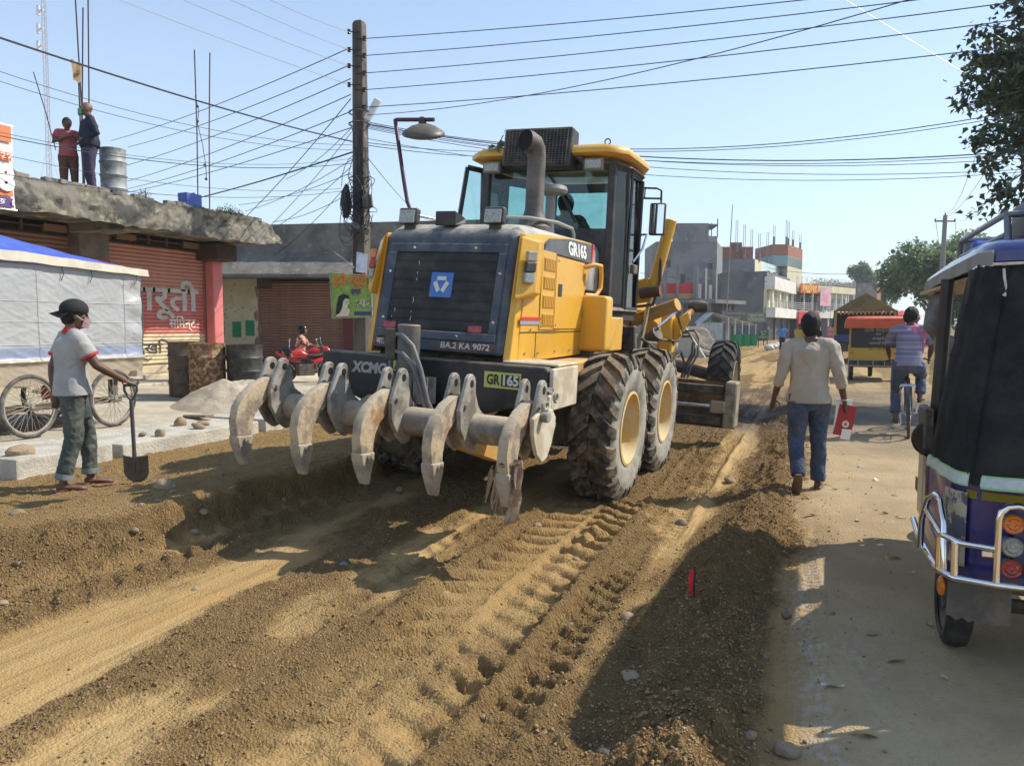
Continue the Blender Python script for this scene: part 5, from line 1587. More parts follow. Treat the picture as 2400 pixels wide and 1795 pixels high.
# ================================================================== PEOPLE
SKIN = mat('skin_brown', (.115, .055, .032), .5, c2=(.14, .07, .042), ns=12)
SKIN2 = mat('skin_tan', (.22, .115, .07), .5, c2=(.18, .09, .055), ns=12)
HAIR = mat('black_hair', (.006, .0055, .005), .62, bump=1.0, bs=90, stretch=(1, 1, .3))
BASEJ = dict(pelvis=(0, 0, .95), waist=(0, 0, 1.08), chest=(0, 0, 1.28), neck=(0, -.01, 1.45), head=(0, .025, 1.595),
             shL=(-.185, 0, 1.40), shR=(.185, 0, 1.40), elL=(-.235, -.02, 1.12), elR=(.235, -.02, 1.12), wrL=(-.25, .05, .88), wrR=(.25, .05, .88),
             hpL=(-.088, 0, .90), hpR=(.088, 0, .90), knL=(-.10, .02, .49), knR=(.10, .02, .49), anL=(-.11, -.02, .085), anR=(.11, -.02, .085),
             toL=(-.125, .15, .025), toR=(.125, .15, .025))


def vox(b, name, voxel, m, parent=None, it=6, wr=0.0, ws=9.0, keep=None):
    me = b.mesh('tmp')
    o = bpy.data.objects.new('tmp', me)
    COL.objects.link(o)
    md = o.modifiers.new('r', 'REMESH'); md.mode = 'VOXEL'; md.voxel_size = voxel
    if it:
        sm = o.modifiers.new('s', 'SMOOTH'); sm.iterations = it; sm.factor = .5
    dg = bpy.context.evaluated_depsgraph_get()
    out = bpy.data.meshes.new_from_object(o.evaluated_get(dg))
    bpy.data.objects.remove(o); bpy.data.meshes.remove(me)
    out.name = name
    n = len(out.vertices)
    if wr:
        co_ = np.empty(n * 3, np.float32); no_ = np.empty(n * 3, np.float32)
        out.vertices.foreach_get('co', co_); out.vertices.foreach_get('normal', no_)
        co_ = co_.reshape(-1, 3); no_ = no_.reshape(-1, 3)
        d = np.array([.8 * noise.noise(V((c[0] * ws + c[2] * ws * .25, c[1] * ws, c[2] * ws * .45))) + .7 * (.5 - abs(noise.noise(V((c[0] * ws * 1.7 + c[2] * ws * .9, c[1] * ws * 1.7, c[2] * ws * .8 + 5))))) + .6 * (.3 - abs(noise.noise(V((c[0] * ws * 2.1 - c[2] * ws * 1.6, c[1] * ws * 2.0, c[2] * ws * 1.2 + 9))))) for c in co_], np.float32)
        co_ += no_ * (d * wr)[:, None]
        out.vertices.foreach_set('co', co_.ravel())
    if keep:
        bm = bmesh.new(); bm.from_mesh(out)
        bmesh.ops.delete(bm, geom=[f for f in bm.faces if not keep(f.calc_center_median())], context='FACES')
        bm.to_mesh(out); bm.free()
    out.polygons.foreach_set('use_smooth', [True] * len(out.polygons))
    out.materials.clear()
    return link(name, out, m, parent)


def lerp(a, b, t): return V(a).lerp(V(b), t)


def hand(b, wrist, d, thumb, curl=.5, s=1.0, spread=.08):
    d = V(d).normalized(); t = V(thumb); t = (t - d * t.dot(d)).normalized(); n = d.cross(t).normalized()
    w = V(wrist)
    b.tube([w - d * .02, w + d * .03 * s, w + d * .085 * s], [.024 * s, .034 * s, .036 * s], 10, flat=.5, up=n)
    for k, (o, l) in enumerate(((.027, .075), (.009, .083), (-.009, .077), (-.026, .06))):
        p = w + d * .085 * s + t * o * s
        dd = (d + t * (o * spread / .027)).normalized()
        pts = [p - dd * .015]
        ang = 0
        for j in range(3):
            pts.append(pts[-1] + (dd * math.cos(ang) + n * math.sin(ang)) * l * s * (.45, .33, .24)[j])
            ang += curl
        b.tube(pts, [.0095 * s, .0092 * s, .0085 * s, .0065 * s], 7)
    p = w + d * .025 * s + t * .028 * s
    q_ = p + (d * .55 + t * .7 + n * .35).normalized() * .045 * s
    b.tube([p - t * .015, p, q_, q_ + (d * .9 + t * .15 + n * .4 * (1 + curl)).normalized() * .032 * s], [.012 * s, .012 * s, .0105 * s, .008 * s], 7)


def human(name, loc, rotz, label, J=None, skin=SKIN, shirt=None, pants=None, hair=HAIR, shoes=None, sleeve=.62, voxel=.009, cuff=.93,
          head_yaw=0.0, head_pitch=0.0, hands=None, hairlen=.0, scale=1.0, wide=1.0, belly=0.0, hem=.90, thing=None, shirt_wr=.010, group=None, bald=False):
    j = {k: V(v) for k, v in {**BASEJ, **(J or {})}.items()}
    root = empty(name, loc, (0, 0, rotz), label, 'person', group, scale)
    up = V((0, 1, 0))
    HM = Euler((head_pitch, 0, head_yaw)).to_matrix()

    def hp(x, y, z): return j['head'] + HM @ V((x, y, z))
    # body
    b = MB()
    b.tube([j['pelvis'] - V((0, 0, .10)), j['pelvis'], j['waist'], j['chest'], lerp(j['chest'], j['neck'], .45), lerp(j['chest'], j['neck'], .78), j['neck']],
           [.10, .15 * wide, .125 * wide, .15 * wide, .15 * wide, .10, .06], 16, flat=.66, up=up)
    b.tube([j['neck'] - V((0, 0, .03)), lerp(j['neck'], hp(0, -.02, -.05), .6), hp(0, -.018, -.04)], [.062, .054, .053], 12)
    b.ball(hp(0, -.012, .025), .1, 3, (.80, .98, .98))
    b.ball(hp(0, .028, -.035), .075, 3, (.86, .95, 1.12))
    b.ball(hp(0, .055, -.085), .035, 2, (1.0, .9, .8))
    b.tube([hp(0, .088, .02), hp(0, .104, -.018), hp(0, .118, -.032), hp(0, .095, -.045)], [.010, .013, .017, .012], 8)
    for s in (-1, 1):
        b.ball(hp(s * .080, -.005, -.012), .03, 2, (.35, .7, 1.1))
        b.ball(hp(s * .045, .07, -.02), .026, 2)
        b.tube([hp(s * .015, .094, .024), hp(s * .05, .085, .026)], .009, 6)
    b.tube([hp(-.024, .088, -.066), hp(0, .098, -.066), hp(.024, .088, -.066)], [.006, .010, .006], 6)
    for s, sh, el, wr, hpj, kn, an, to in ((-1, 'shL', 'elL', 'wrL', 'hpL', 'knL', 'anL', 'toL'), (1, 'shR', 'elR', 'wrR', 'hpR', 'knR', 'anR', 'toR')):
        b.tube([lerp(j['neck'], j[sh], .1), lerp(j['neck'], j[sh], .7), j[sh]], [.05, .055, .058], 10)
        b.ball(j[sh], .060, 2)
        b.tube([j[sh], lerp(j[sh], j[el], .4), j[el], lerp(j[el], j[wr], .3), j[wr]], [.052, .050, .039, .040, .026], 12)
        b.tube([j[hpj] + V((0, 0, .06)), j[hpj], lerp(j[hpj], j[kn], .45), j[kn], lerp(j[kn], j[an], .32), j[an]], [.075, .088, .076, .052, .054, .034], 14)
        b.ball(j[an], .036, 2)
        fd = (j[to] - j[an]); 
        b.tube([j[an] - V(fd.x, ) * 0 if False else j[an] + V((-fd.x * .28, -fd.y * .28, -.03)), lerp(j[an], j[to], .35) - V((0, 0, .012)), lerp(j[an], j[to], .8), j[to]], [.034, .038, .040, .026], 10, flat=.72)
        hd = (hands or {}).get('L' if s < 0 else 'R')
        dd, th, cu = hd if hd else ((j[wr] - j[el]).normalized(), V((0, 1, 0)), .45)
        hand(b, j[wr], dd, th, cu)
    body = vox(b, 'body', voxel if voxel > .008 else voxel, skin, root, it=3)
    eye = mat('eye_dark', (.01, .008, .008), .2)
    b = MB()
    for s in (-1, 1): b.ball(hp(s * .032, .089, .008), .011, 1, (1.2, .6, .7))
    b.build('eyes', eye, root)
    # shirt
    if shirt:
        b = MB()
        hz = j['pelvis'] + V((0, 0, hem - .95))
        b.tube([hz, lerp(hz, j['waist'], .6), lerp(j['waist'], j['chest'], .2) + V((0, belly * .5, 0)), j['chest'], lerp(j['chest'], j['neck'], .45), lerp(j['chest'], j['neck'], .76), lerp(j['chest'], j['neck'], .93)],
               [.197 * wide, (.180 + belly) * wide, (.166 + belly) * wide, .180 * wide, .170 * wide, .115, .072], 20, flat=.74, up=up)
        for s, sh, el, wr in ((-1, 'shL', 'elL', 'wrL'), (1, 'shR', 'elR', 'wrR')):
            b.tube([lerp(j['neck'], j[sh], .25), lerp(j['neck'], j[sh], .75), j[sh]], [.055, .068, .072], 12)
            b.ball(j[sh], .073, 2)
            if sleeve <= 1: pts = [j[sh], lerp(j[sh], j[el], sleeve * .5), lerp(j[sh], j[el], sleeve)]; rr = [.070, .068, .070]
            else:
                e = lerp(j[el], j[wr], sleeve - 1); pts = [j[sh], lerp(j[sh], j[el], .5), j[el], lerp(j[el], e, .6), e]; rr = [.066, .058, .053, .050, .048 if sleeve < 1.8 else .042]
            b.tube(pts, rr, 14)
        sh_o = vox(b, 'shirt', voxel * 1.15, shirt, root, it=3, wr=shirt_wr, ws=8)
    if pants:
        b = MB()
        b.tube([j['pelvis'] + V((0, 0, .07)), j['pelvis'], j['pelvis'] - V((0, 0, .09)), lerp(j['hpL'], j['hpR'], .5) - V((0, 0, .10))], [.120 * wide, .143 * wide, .152 * wide, .09], 18, flat=.70, up=up)
        for hpj, kn, an in (('hpL', 'knL', 'anL'), ('hpR', 'knR', 'anR')):
            e = lerp(j[kn], j[an], cuff)
            b.tube([j[hpj] + V((0, 0, .05)), j[hpj], lerp(j[hpj], j[kn], .45), j[kn], lerp(j[kn], e, .4), e], [.088, .103, .092, .071, .068, .062], 16)
        vox(b, 'trousers', voxel * 1.15, pants, root, it=3, wr=.016, ws=11)
    if shoes:
        for an, to in (('anL', 'toL'), ('anR', 'toR')):
            b = MB(); fd = j[to] - j[an]; f = V((fd.x, fd.y, 0)).normalized() if abs(fd.z) < .12 else fd.normalized()
            h0 = j[an] + V((-fd.x * .32, -fd.y * .32, -.062)) if abs(fd.z) < .12 else j[an] - fd.normalized() * .045 + V((0, -.055, .0))
            t0 = j[to] + f * .03 - V((0, 0, .018))
            if abs(fd.z) < .12: h0.z = min(h0.z, t0.z + .01)
            b.tube([h0, lerp(h0, t0, .25), lerp(h0, t0, .7), t0], [.032, .040, .050, .034], 12, flat=.35)
            b.build('sandal', shoes, root, smooth=50)
    if hair and not bald:
        b = MB()
        b.ball(hp(0, -.018, .034), .112, 3, (.82, .99, .97)); b.ball(hp(0, -.055, -.01 - hairlen * .5), .085, 3, (.95, .75, 1.0 + hairlen * 4))
        kf = lambda c: True
        ho = vox(b, 'hair', .009, hair, root, it=2, wr=.007, ws=30)
        bm = bmesh.new(); bm.from_mesh(ho.data)
        inv = HM.inverted()
        dl = []
        for f_ in bm.faces:
            l = inv @ (f_.calc_center_median() - j['head'])
            if l.y > .048 and l.z < .055: dl.append(f_)
            elif l.y > .0 and l.z < .0 and abs(l.x) < .2: dl.append(f_)
        bmesh.ops.delete(bm, geom=dl, context='FACES'); bm.to_mesh(ho.data); bm.free()
    return root, j, hp, HM


# ---- man with the shovel
TEE = mat('grey_tee', (.40, .39, .37), .9, c2=(.33, .32, .31), ns=3, bump=.2, bs=60)
JEANG = mat('dirty_jeans', (.045, .06, .055), .85, c2=(.10, .11, .085), ns=3.5, lo=.4, hi=.66, c3=(.16, .16, .13), ns3=9, bump=.3, bs=120)
PINK = mat('flip_flop', (.34, .10, .09), .7, alldust=.35)
rot1 = R(-30)
JS = dict(pelvis=(0, -.01, .95), waist=(0, -.01, 1.08), chest=(0, .0, 1.28), neck=(0, .0, 1.445), head=(0, .04, 1.59),
          shR=(.17, .03, 1.385), elR=(.215, .16, 1.145), wrR=(.17, .385, 1.00), shL=(-.18, -.02, 1.40), elL=(-.235, -.13, 1.13), wrL=(-.19, -.13, .875),
          hpR=(.085, -.02, .90), hpL=(-.085, .01, .90), knR=(.10, -.03, .49), anR=(.10, -.13, .10), toR=(.12, .06, .03), knL=(-.10, .11, .49), anL=(-.10, .12, .10), toL=(-.10, .31, .03))
zman = gh(-5.97, 4.58)
root, j, hp, HM = human('person', (-5.97, 4.58, zman - .02), rot1, 'man in grey T-shirt, backward black cap and pink mask leaning on a shovel', JS, shirt=TEE, pants=JEANG, shoes=PINK, sleeve=.60, voxel=.008, cuff=.90, hands={'R': ((-.05, .86, -.38), (-.9, .1, .2), .95), 'L': ((.15, .05, -1), (.3, 1, 0), .7)}, head_yaw=R(-3), head_pitch=R(-6), scale=.965, wide=1.08, hem=.88)
REDT = mat('red_trim', (.55, .04, .03), .85)
for el, sh in (('elR', 'shR'), ('elL', 'shL')):
    b = MB(); p0 = lerp(j[sh], j[el], .60); p1 = lerp(j[sh], j[el], .67); b.tube([p0, p1], [.078, .076], 18); b.build('sleeve_trim', REDT, root, smooth=50)
b = MB(); b.tube([j['neck'] - V((0, .0, .025)), j['neck'] + V((0, .008, .035))], [.082, .066], 18, flat=.95); b.build('collar', REDT, root, smooth=50)
b = MB()
for k in range(5): b.box((-.06 - .012 * k % .03, -.131, 1.25 - .03 * k), (.07 - .01 * k, .004, .018), (0, 0, 0))
b.build('shirt_print', mat('print_red', (.5, .08, .07), .9), root)
# cap worn backwards
CAP = mat('black_cap', (.018, .018, .02), .85, bump=.2, bs=90)
b = MB(); b.ball(hp(0, -.016, .055), .120, 3, (.86, 1.0, .82)); cap_o = vox(b, 'cap', .009, CAP, root, it=2)
bm = bmesh.new(); bm.from_mesh(cap_o.data); bmesh.ops.delete(bm, geom=[f for f in bm.faces if (HM.inverted() @ (f.calc_center_median() - j['head'])).z < .035], context='FACES'); bm.to_mesh(cap_o.data); bm.free()
b = MB(); b.grid(8, 6, lambda u, v: hp(-.10 + .20 * u, -.085 - .125 * v * math.sin(PI * (.16 + .68 * u)) + .03 * (2 * u - 1) ** 2, .052 - .055 * v - .03 * (2 * u - 1) ** 2)); b.build('cap_brim', CAP, root, smooth=60, solid=.006)
b = MB(); b.tube([hp(.088 * math.sin(t), -.016 + .105 * math.cos(t), .042) for t in np.linspace(0, 2 * PI, 25)], .010, 6); b.build('cap_band', CAP, root)
# mask
b = MB(); b.grid(14, 8, lambda u, v: hp(.078 * math.sin((u - .5) * 2.5), .028 + .102 * math.cos((u - .5) * 2.3) * (1 - .18 * (v - .5) ** 2) - .02 * v, -.022 - .085 * v + .012 * (2 * u - 1) ** 2)); b.build('face_mask', mat('pink_mask', (.70, .42, .48), .8, c2=(.74, .60, .62), ns=18), root, smooth=60, solid=.004)
b = MB()
for s in (-1, 1): b.tube([hp(s * .074, .06, -.035), hp(s * .084, .015, -.01), hp(s * .083, -.012, .02)], .003, 5)
b.build('mask_strap', WHT, root)
for an in ('anR', 'anL'):
    kn = 'kn' + an[2]
    b = MB(); p = lerp(j[kn], j[an], .78); q = lerp(j[kn], j[an], .90); b.tube([p, q], [.074, .076], 18); b.build('rolled_cuff', mat('cuff_denim', (.20, .22, .22), .9, c2=(.13, .15, .15), ns=8), root, smooth=50)
b = MB(); b.tube([V((.17 + .032 * math.cos(t), .37, 1.0 + .032 * math.sin(t))) for t in np.linspace(0, 2 * PI, 17)], .004, 5); b.build('wristband', REDT, root)
# shovel: its grip under the right hand
M1 = Matrix.Translation((-5.97, 4.58, zman - .02)) @ Matrix.Rotation(rot1, 4, 'Z') @ Matrix.Scale(.965, 4)
gp = M1 @ V((.14, .455, .955))
sv = empty('shovel', (gp.x, gp.y, gh(gp.x, gp.y) + .0), (R(2), 0, R(22 - 4)), 'upright steel shovel with a wooden shaft under the man\'s hand', 'shovel')
hz = gp.z - sv.location.z
SHW = mat('shovel_shaft', (.07, .065, .065), .6, c2=(.12, .10, .09), ns=3, stretch=(1, 1, .2))
b = MB(); b.cyl((0, 0, .24), (0, 0, hz - .13), .017, 12); b.build('shaft', SHW, sv, smooth=40)
b = MB(); b.tube([(0, 0, hz - .14), (-.03, 0, hz - .10), (-.058, 0, hz - .05), (-.058, 0, hz)], .011, 8); b.tube([(0, 0, hz - .14), (.03, 0, hz - .10), (.058, 0, hz - .05), (.058, 0, hz)], .011, 8); b.cyl((-.06, 0, hz), (.06, 0, hz), .013, 10); b.build('grip', SHW, sv, smooth=50)
def blade(u, v):
    w = .118 * (1 if v < .55 else math.sqrt(max(0.0, 1 - ((v - .55) / .46) ** 2)))
    x = (2 * u - 1) * w
    return (x, -.015 - .03 * (1 - (2 * u - 1) ** 2) * (1 - .5 * v) + .03, .235 - .235 * v + (.012 * abs(2 * u - 1) if v == 0 else 0))
b = MB(); b.grid(12, 14, blade); b.build('blade', mat('shovel_steel', (.22, .21, .19), .45, .6, c2=(.16, .13, .10), ns=6), sv, smooth=50, solid=.005)
b = MB(); b.tube([(0, .0, .27), (0, -.008, .20), (0, -.018, .08)], [.02, .017, .004], 8); b.build('socket', mat('shovel_steel2', (.10, .10, .10), .45, .5), sv, smooth=50)

# ---- man in the beige sweatshirt walking away with a red notebook
BEI = mat('beige_sweat', (.47, .42, .335), .92, c2=(.41, .36, .285), ns=2.5, bump=.25, bs=70)
JEAN = mat('blue_jeans', (.035, .055, .105), .85, c2=(.05, .08, .15), ns=4, bump=.3, bs=120, alldust=.12)
SOLE = mat('sandal_brown', (.11, .065, .04), .8, alldust=.3)
JB = dict(pelvis=(0, 0, .955), waist=(0, .01, 1.09), chest=(0, .02, 1.30), neck=(0, .02, 1.47), head=(0.0, .05, 1.605), shL=(-.195, .01, 1.395), shR=(.195, .01, 1.395),
          elL=(-.262, -.03, 1.13), wrL=(-.315, .06, .905), elR=(.262, -.03, 1.13), wrR=(.325, .06, .885),
          hpL=(-.092, -.01, .90), hpR=(.092, .01, .90), knL=(-.105, -.02, .50), anL=(-.10, -.27, .19), toL=(-.105, -.185, .045), knR=(.11, .12, .49), anR=(.115, .14, .085), toR=(.15, .31, .03))
root, j, hp, HM = human('person', (-.03, 7.72, gh(-.03, 7.72)), R(5), 'man in beige sweatshirt and blue jeans walking away along the dusty track', JB, shirt=BEI, pants=JEAN, shoes=SOLE, sleeve=1.42, voxel=.008, cuff=.96, hairlen=.012, hem=.875, wide=1.02, hands={'R': ((.02, .12, -1), (-.5, .85, 0), .95), 'L': ((-.16, .15, -1), (.75, .6, 0), .35)}, scale=1.0, shirt_wr=.019)
b = MB(); hz_ = j['pelvis'] - V((0, 0, .07)); b.tube([hz_ - V((0, 0, .012)), hz_ + V((0, 0, .035))], [.197, .200], 28, flat=.74, up=(0, 1, 0)); b.build('hem_band', BEI, root, smooth=50)
b = MB()
b.tube([V((.322 + .03 * math.cos(t), .052 + .03 * math.sin(t), .90)) for t in np.linspace(0, 2 * PI, 15)], .005, 5); b.build('bracelet', PWHT, root)
b = MB(); b.tube([V((-.312 + .03 * math.cos(t), .052 + .03 * math.sin(t), .92)) for t in np.linspace(0, 2 * PI, 15)], .004, 5); b.build('bracelet', REDT, root)
nbk = empty('notebook', (-.03, 7.72, gh(-.03, 7.72)), (0, 0, R(5)), 'red notebook with white pages held in the walking man\'s right hand', 'notebook')
b = MB(); b.box((.335, .085, .70), (.165, .018, .30), (R(4), R(9), R(14))); ck = b.build('cover', mat('notebook_red', (.36, .03, .035), .5), nbk)
b = MB(); b.box((.315, .078, .745), (.15, .010, .32), (R(4), R(3), R(14))); b.build('pages', WHT, nbk)
b = MB(); b.box((.348, .085, .565), (.09, .006, .10), (R(4), R(9), R(14))); b.build('loose_page', WHT, nbk)
b = MB(); b.lathe([(.034, 0), (.034, .003), (.022, .0035), (.0, .0035)], (.340, .0735, .665), (.24, -1, .07), 20); b.build('badge', mat('badge_cream', (.7, .62, .5), .6), nbk)
b = MB(); b.lathe([(.012, 0), (.012, .006)], (.340, .0735, .665), (.24, -1, .07), 10); b.build('badge_mark', mat('notebook_red', (.36, .03, .035), .5), ck)

# ---- two men on the shop roof
MAROON = mat('red_shirt', (.42, .10, .09), .9, c2=(.36, .08, .075), ns=4)
JR = dict(shR=(.18, 0, 1.40), elR=(.27, .06, 1.17), wrR=(.02, .20, 1.30), shL=(-.18, 0, 1.40), elL=(-.34, .12, 1.25), wrL=(-.33, .24, 1.47))
root, j, hp, HM = human('person', (-13.07, 10.13, 3.98), R(-122), 'man in red shirt standing on the shop roof holding a cable', JR, skin=SKIN, shirt=MAROON, pants=mat('brown_trousers', (.13, .06, .04), .9), voxel=.014, sleeve=.5, hands={'L': ((.1, .3, .9), (.6, .2, 0), 1.0), 'R': ((-.9, .3, .2), (0, .3, .9), 1.0)}, scale=.87)
NAVYJ = mat('navy_jacket', (.014, .018, .035), .8)
JK = dict(shL=(-.19, 0, 1.40), elL=(-.29, -.10, 1.14), wrL=(-.16, .10, 1.04), elR=(.27, -.06, 1.14), wrR=(.18, .15, 1.02), head=(0, .035, 1.60))
root, j, hp, HM = human('person', (-12.66, 10.26, 3.98), R(146), 'bald man in dark tracksuit and green mask standing on the shop roof', JK, skin=SKIN2, shirt=NAVYJ, pants=mat('purple_trousers', (.05, .035, .075), .85), voxel=.014, sleeve=1.9, bald=True, belly=.03, wide=1.12, scale=1.03, hem=.92)
b = MB(); b.grid(10, 6, lambda u, v: hp(.088 * math.sin((u - .5) * 2.4), .03 + .105 * math.cos((u - .5) * 2.2), -.015 - .10 * v)); b.build('face_mask', mat('green_mask', (.10, .36, .14), .8), root, smooth=60)
b = MB()
for k in range(3):
    for s in (-1, 1): b.tube([j['shL' if s < 0 else 'shR'] + V((-.02 + .02 * k, -.065, .055)), lerp(j['shL' if s < 0 else 'shR'], j['elL' if s < 0 else 'elR'], .5) + V((s * .02, -.068 + .02 * k, .01))], .006, 5)
    b.tube([V((.135, -.07 + .03 * k, .85)), V((.135, -.07 + .03 * k, .3))], .006, 5)
b.build('white_stripes', WHT, root)

# ---- people further up the road
BLUEP = mat('blue_uniform', (.07, .22, .55), .85)
human('person', (-1.9, 51.0, 0), R(190), 'man in blue shirt and mask standing with hands on hips far up the road', dict(elL=(-.36, -.06, 1.17), wrL=(-.18, .04, 1.0), elR=(.36, -.06, 1.17), wrR=(.18, .04, 1.0)), shirt=BLUEP, pants=mat('navy_trousers', (.012, .014, .028), .85), voxel=.022, sleeve=.55)
human('person', (-.60, 36.5, 0), R(170), 'man in yellow shirt walking towards us up the road', dict(knL=(-.1, .15, .5), anL=(-.1, .1, .1), toL=(-.1, .27, .03)), shirt=mat('mustard_shirt', (.42, .32, .07), .9), pants=mat('dark_trousers', (.025, .022, .022), .9), voxel=.022, sleeve=.55, belly=.03, wide=1.1)
human('person', (.02, 31.0, 0), R(185), 'person in black shirt partly hidden behind the walking man\'s head', None, shirt=mat('black_shirt', (.012, .012, .014), .9), pants=mat('dark_trousers', (.025, .022, .022), .9), voxel=.022, sleeve=.55)
human('person', (.75, 109.2, 3.62), R(200), 'small dark figure standing on the far white balcony', None, shirt=mat('black_shirt', (.012, .012, .014), .9), pants=mat('navy_trousers', (.012, .014, .028), .85), voxel=.03, sleeve=.55)
# operator in the cab
pw = GM4 @ V((.02, 1.50, 1.36))
human('person', tuple(pw), R(-1.5), 'grader operator in dark cap sitting in the cab', dict(knL=(-.15, .42, .93), anL=(-.15, .5, .5), toL=(-.15, .66, .45), knR=(.15, .42, .93), anR=(.15, .5, .5), toR=(.15, .66, .45), elL=(-.3, .15, 1.18), wrL=(-.2, .38, 1.16), elR=(.3, .15, 1.18), wrR=(.2, .38, 1.16)), shirt=mat('black_shirt', (.012, .012, .014), .9), pants=mat('dark_trousers', (.025, .022, .022), .9), voxel=.016, sleeve=1.5, head_yaw=R(30))
# ================================================================== VEHICLES
# ---- blue e-rickshaw at the right edge
BLU = mat('rickshaw_blue', (.013, .015, .14), .28, c2=(.016, .018, .17), ns=2, coat=.5, alldust=.06)
CANV = mat('black_canvas', (.022, .022, .025), .75, c2=(.034, .034, .037), ns=2, bump=.25, bs=140, alldust=.13, dustc=(.30, .28, .25))
CHRM = mat('bright_chrome', (.82, .82, .82), .08, 1.0, alldust=.06)
REFL = mat('reflective_tape', (.42, .50, .46), .35, c2=(.5, .56, .53), ns=30)
LIMEE = mat('tape_edge', (.30, .55, .24), .5)
er = empty('electric_rickshaw', (1.1, 4.2, 0), label='blue electric rickshaw with a black canvas back at the right edge', cat='rickshaw')


def E(x, y, z): return V((x - 1.1, y - 4.2, z))


def mir(pts):
    return pts + [(2.2 - x, y) for x, y in reversed(pts) if abs(x - 1.1) > 1e-6]


tub = mir([(.86, 6.3), (.80, 5.1), (.70, 4.90), (.60, 4.80), (.595, 4.0), (.625, 3.87), (.70, 3.80), (.85, 3.765), (1.1, 3.755)])
b = MB()
b.rings([[E(x, y, z) for x, y in tub] for z in (.46, .50, .70, .885, .90)], cap=True)
body = b.build('body', BLU, er, smooth=40)
band = [(.655, 3.832), (.72, 3.79), (.85, 3.757), (1.1, 3.747), (1.35, 3.757), (1.48, 3.79)]
b = MB(); b.rings([[E(x, y, z) for x, y in band] for z in (.835, .872)], cap=False, closed=False); b.build('yellow_band', mat('band_yellow', (.50, .42, .03), .5, alldust=.15), body, smooth=50, solid=.006)
b = MB(); st_ = [(.592, 3.96), (.618, 3.868), (.66, 3.822)]; b.rings([[E(x - .004, y - .004, z) for x, y in st_] for z in (.52, .86)], cap=False, closed=False)
b.build('corner_sticker', mat('sticker', (.5, .46, .34), .4, c2=(.10, .11, .16), ns=9, lo=.47, hi=.52, c3=(.5, .4, .05), ns3=12), body, smooth=50)
b = MB(); b.rings([[E(x, y, z) for x, y in [(.60, 4.0), (.595, 4.45)]] for z in (.88, 1.86)], cap=False, closed=False); 
b.bm.clear(); b.bm.free()
for xa, xb in ((.615, .68), (1.585, 1.52)):
    b = MB(); b.tube([E(xa, 4.02, .9), E(xb, 4.05, 1.86)], .022, 8); b.build('rear_post', BLK, er)
# canvas with folds
topo = [(.695, 4.20), (.69, 4.02), (.71, 3.92), (.78, 3.87), (.95, 3.85), (1.1, 3.85)]
boto = [(.535, 4.08), (.53, 3.93), (.553, 3.80), (.62, 3.66), (.80, 3.585), (1.1, 3.56)]


def crv(pts, t):
    n = len(pts) - 1
    k = min(int(t * n), n - 1); f = t * n - k
    p0 = V(pts[max(k - 1, 0)]).to_3d(); p1 = V(pts[k]).to_3d(); p2 = V(pts[k + 1]).to_3d(); p3 = V(pts[min(k + 2, n)]).to_3d()
    return .5 * ((2 * p1) + (-p0 + p2) * f + (2 * p0 - 5 * p1 + 4 * p2 - p3) * f * f + (-p0 + 3 * p1 - 3 * p2 + p3) * f ** 3)


def canvas(u, v):
    um = u * 2 if u <= .5 else (1 - u) * 2
    a = crv(topo, um); c = crv(boto, um)
    w = v ** .8
    p = a.lerp(c, w)
    out = V((p.x - 1.1, p.y - 4.5, 0)).normalized()
    f = .014 * math.sin(um * 34 + v * 2) * math.exp(-((um - .22) / .16) ** 2) * (1 - .5 * v) + .016 * noise.noise(V((u * 14, v * 2.5, 1))) + .010 * noise.noise(V((u * 6, v * 9, 3))) + .006 * (.4 - abs(noise.noise(V((u * 20 + v * 9, v * 12, 7)))))
    f -= .015 * math.exp(-((um - .62) / .012) ** 2)
    p = p + out * f
    x = p.x if u <= .5 else 2.2 - p.x
    return E(x, p.y, 1.88 - .945 * v + .01 * math.sin(um * 7) * v)


b = MB(); b.grid(120, 50, canvas); cv = b.build('canvas_back', CANV, er, smooth=60, solid=.003)
for u0, u1 in ((.0, .305), (.335, .665), (.695, 1.0)):
    for nm, m_, v0, v1, off in (('tape_edge', LIMEE, .950, 1.008, .004), ('reflective_strip', REFL, .958, 1.0, .007)):
        b = MB(); b.grid(24, 2, lambda u, v: (lambda p: p + V((p.x, p.y + .3 - .0, 0)).normalized() * off)(canvas(min(1, max(0, u0 + (u1 - u0) * u)), min(1.0, v0 + (v1 - v0) * v)) + V((0, 0, -.055 * max(0, v0 + (v1 - v0) * v - 1.0) * 20)))); b.build(nm, m_, cv, smooth=60)
b = MB()
for u, z0, z1 in ((.30, 1.84, 1.72), (.385, 1.85, 1.64)):
    p = canvas(u, .03); b.tube([p + V((-.01, -.008, .0)), p + V((-.006, -.014, -.05)), p + V((.004, -.02, -.10)), p + V((-.008, -.03, -(z0 - z1)))], [.005, .006, .005, .010], 6, flat=.5)
b.build('tie_cord', PWHT, cv, smooth=50)
b = MB()
for u in np.linspace(.06, .46, 8):
    p = canvas(u, .012); b.ball(p + V((0, -.004, 0)), .008, 1)
b.build('snap_studs', CHRM, cv)
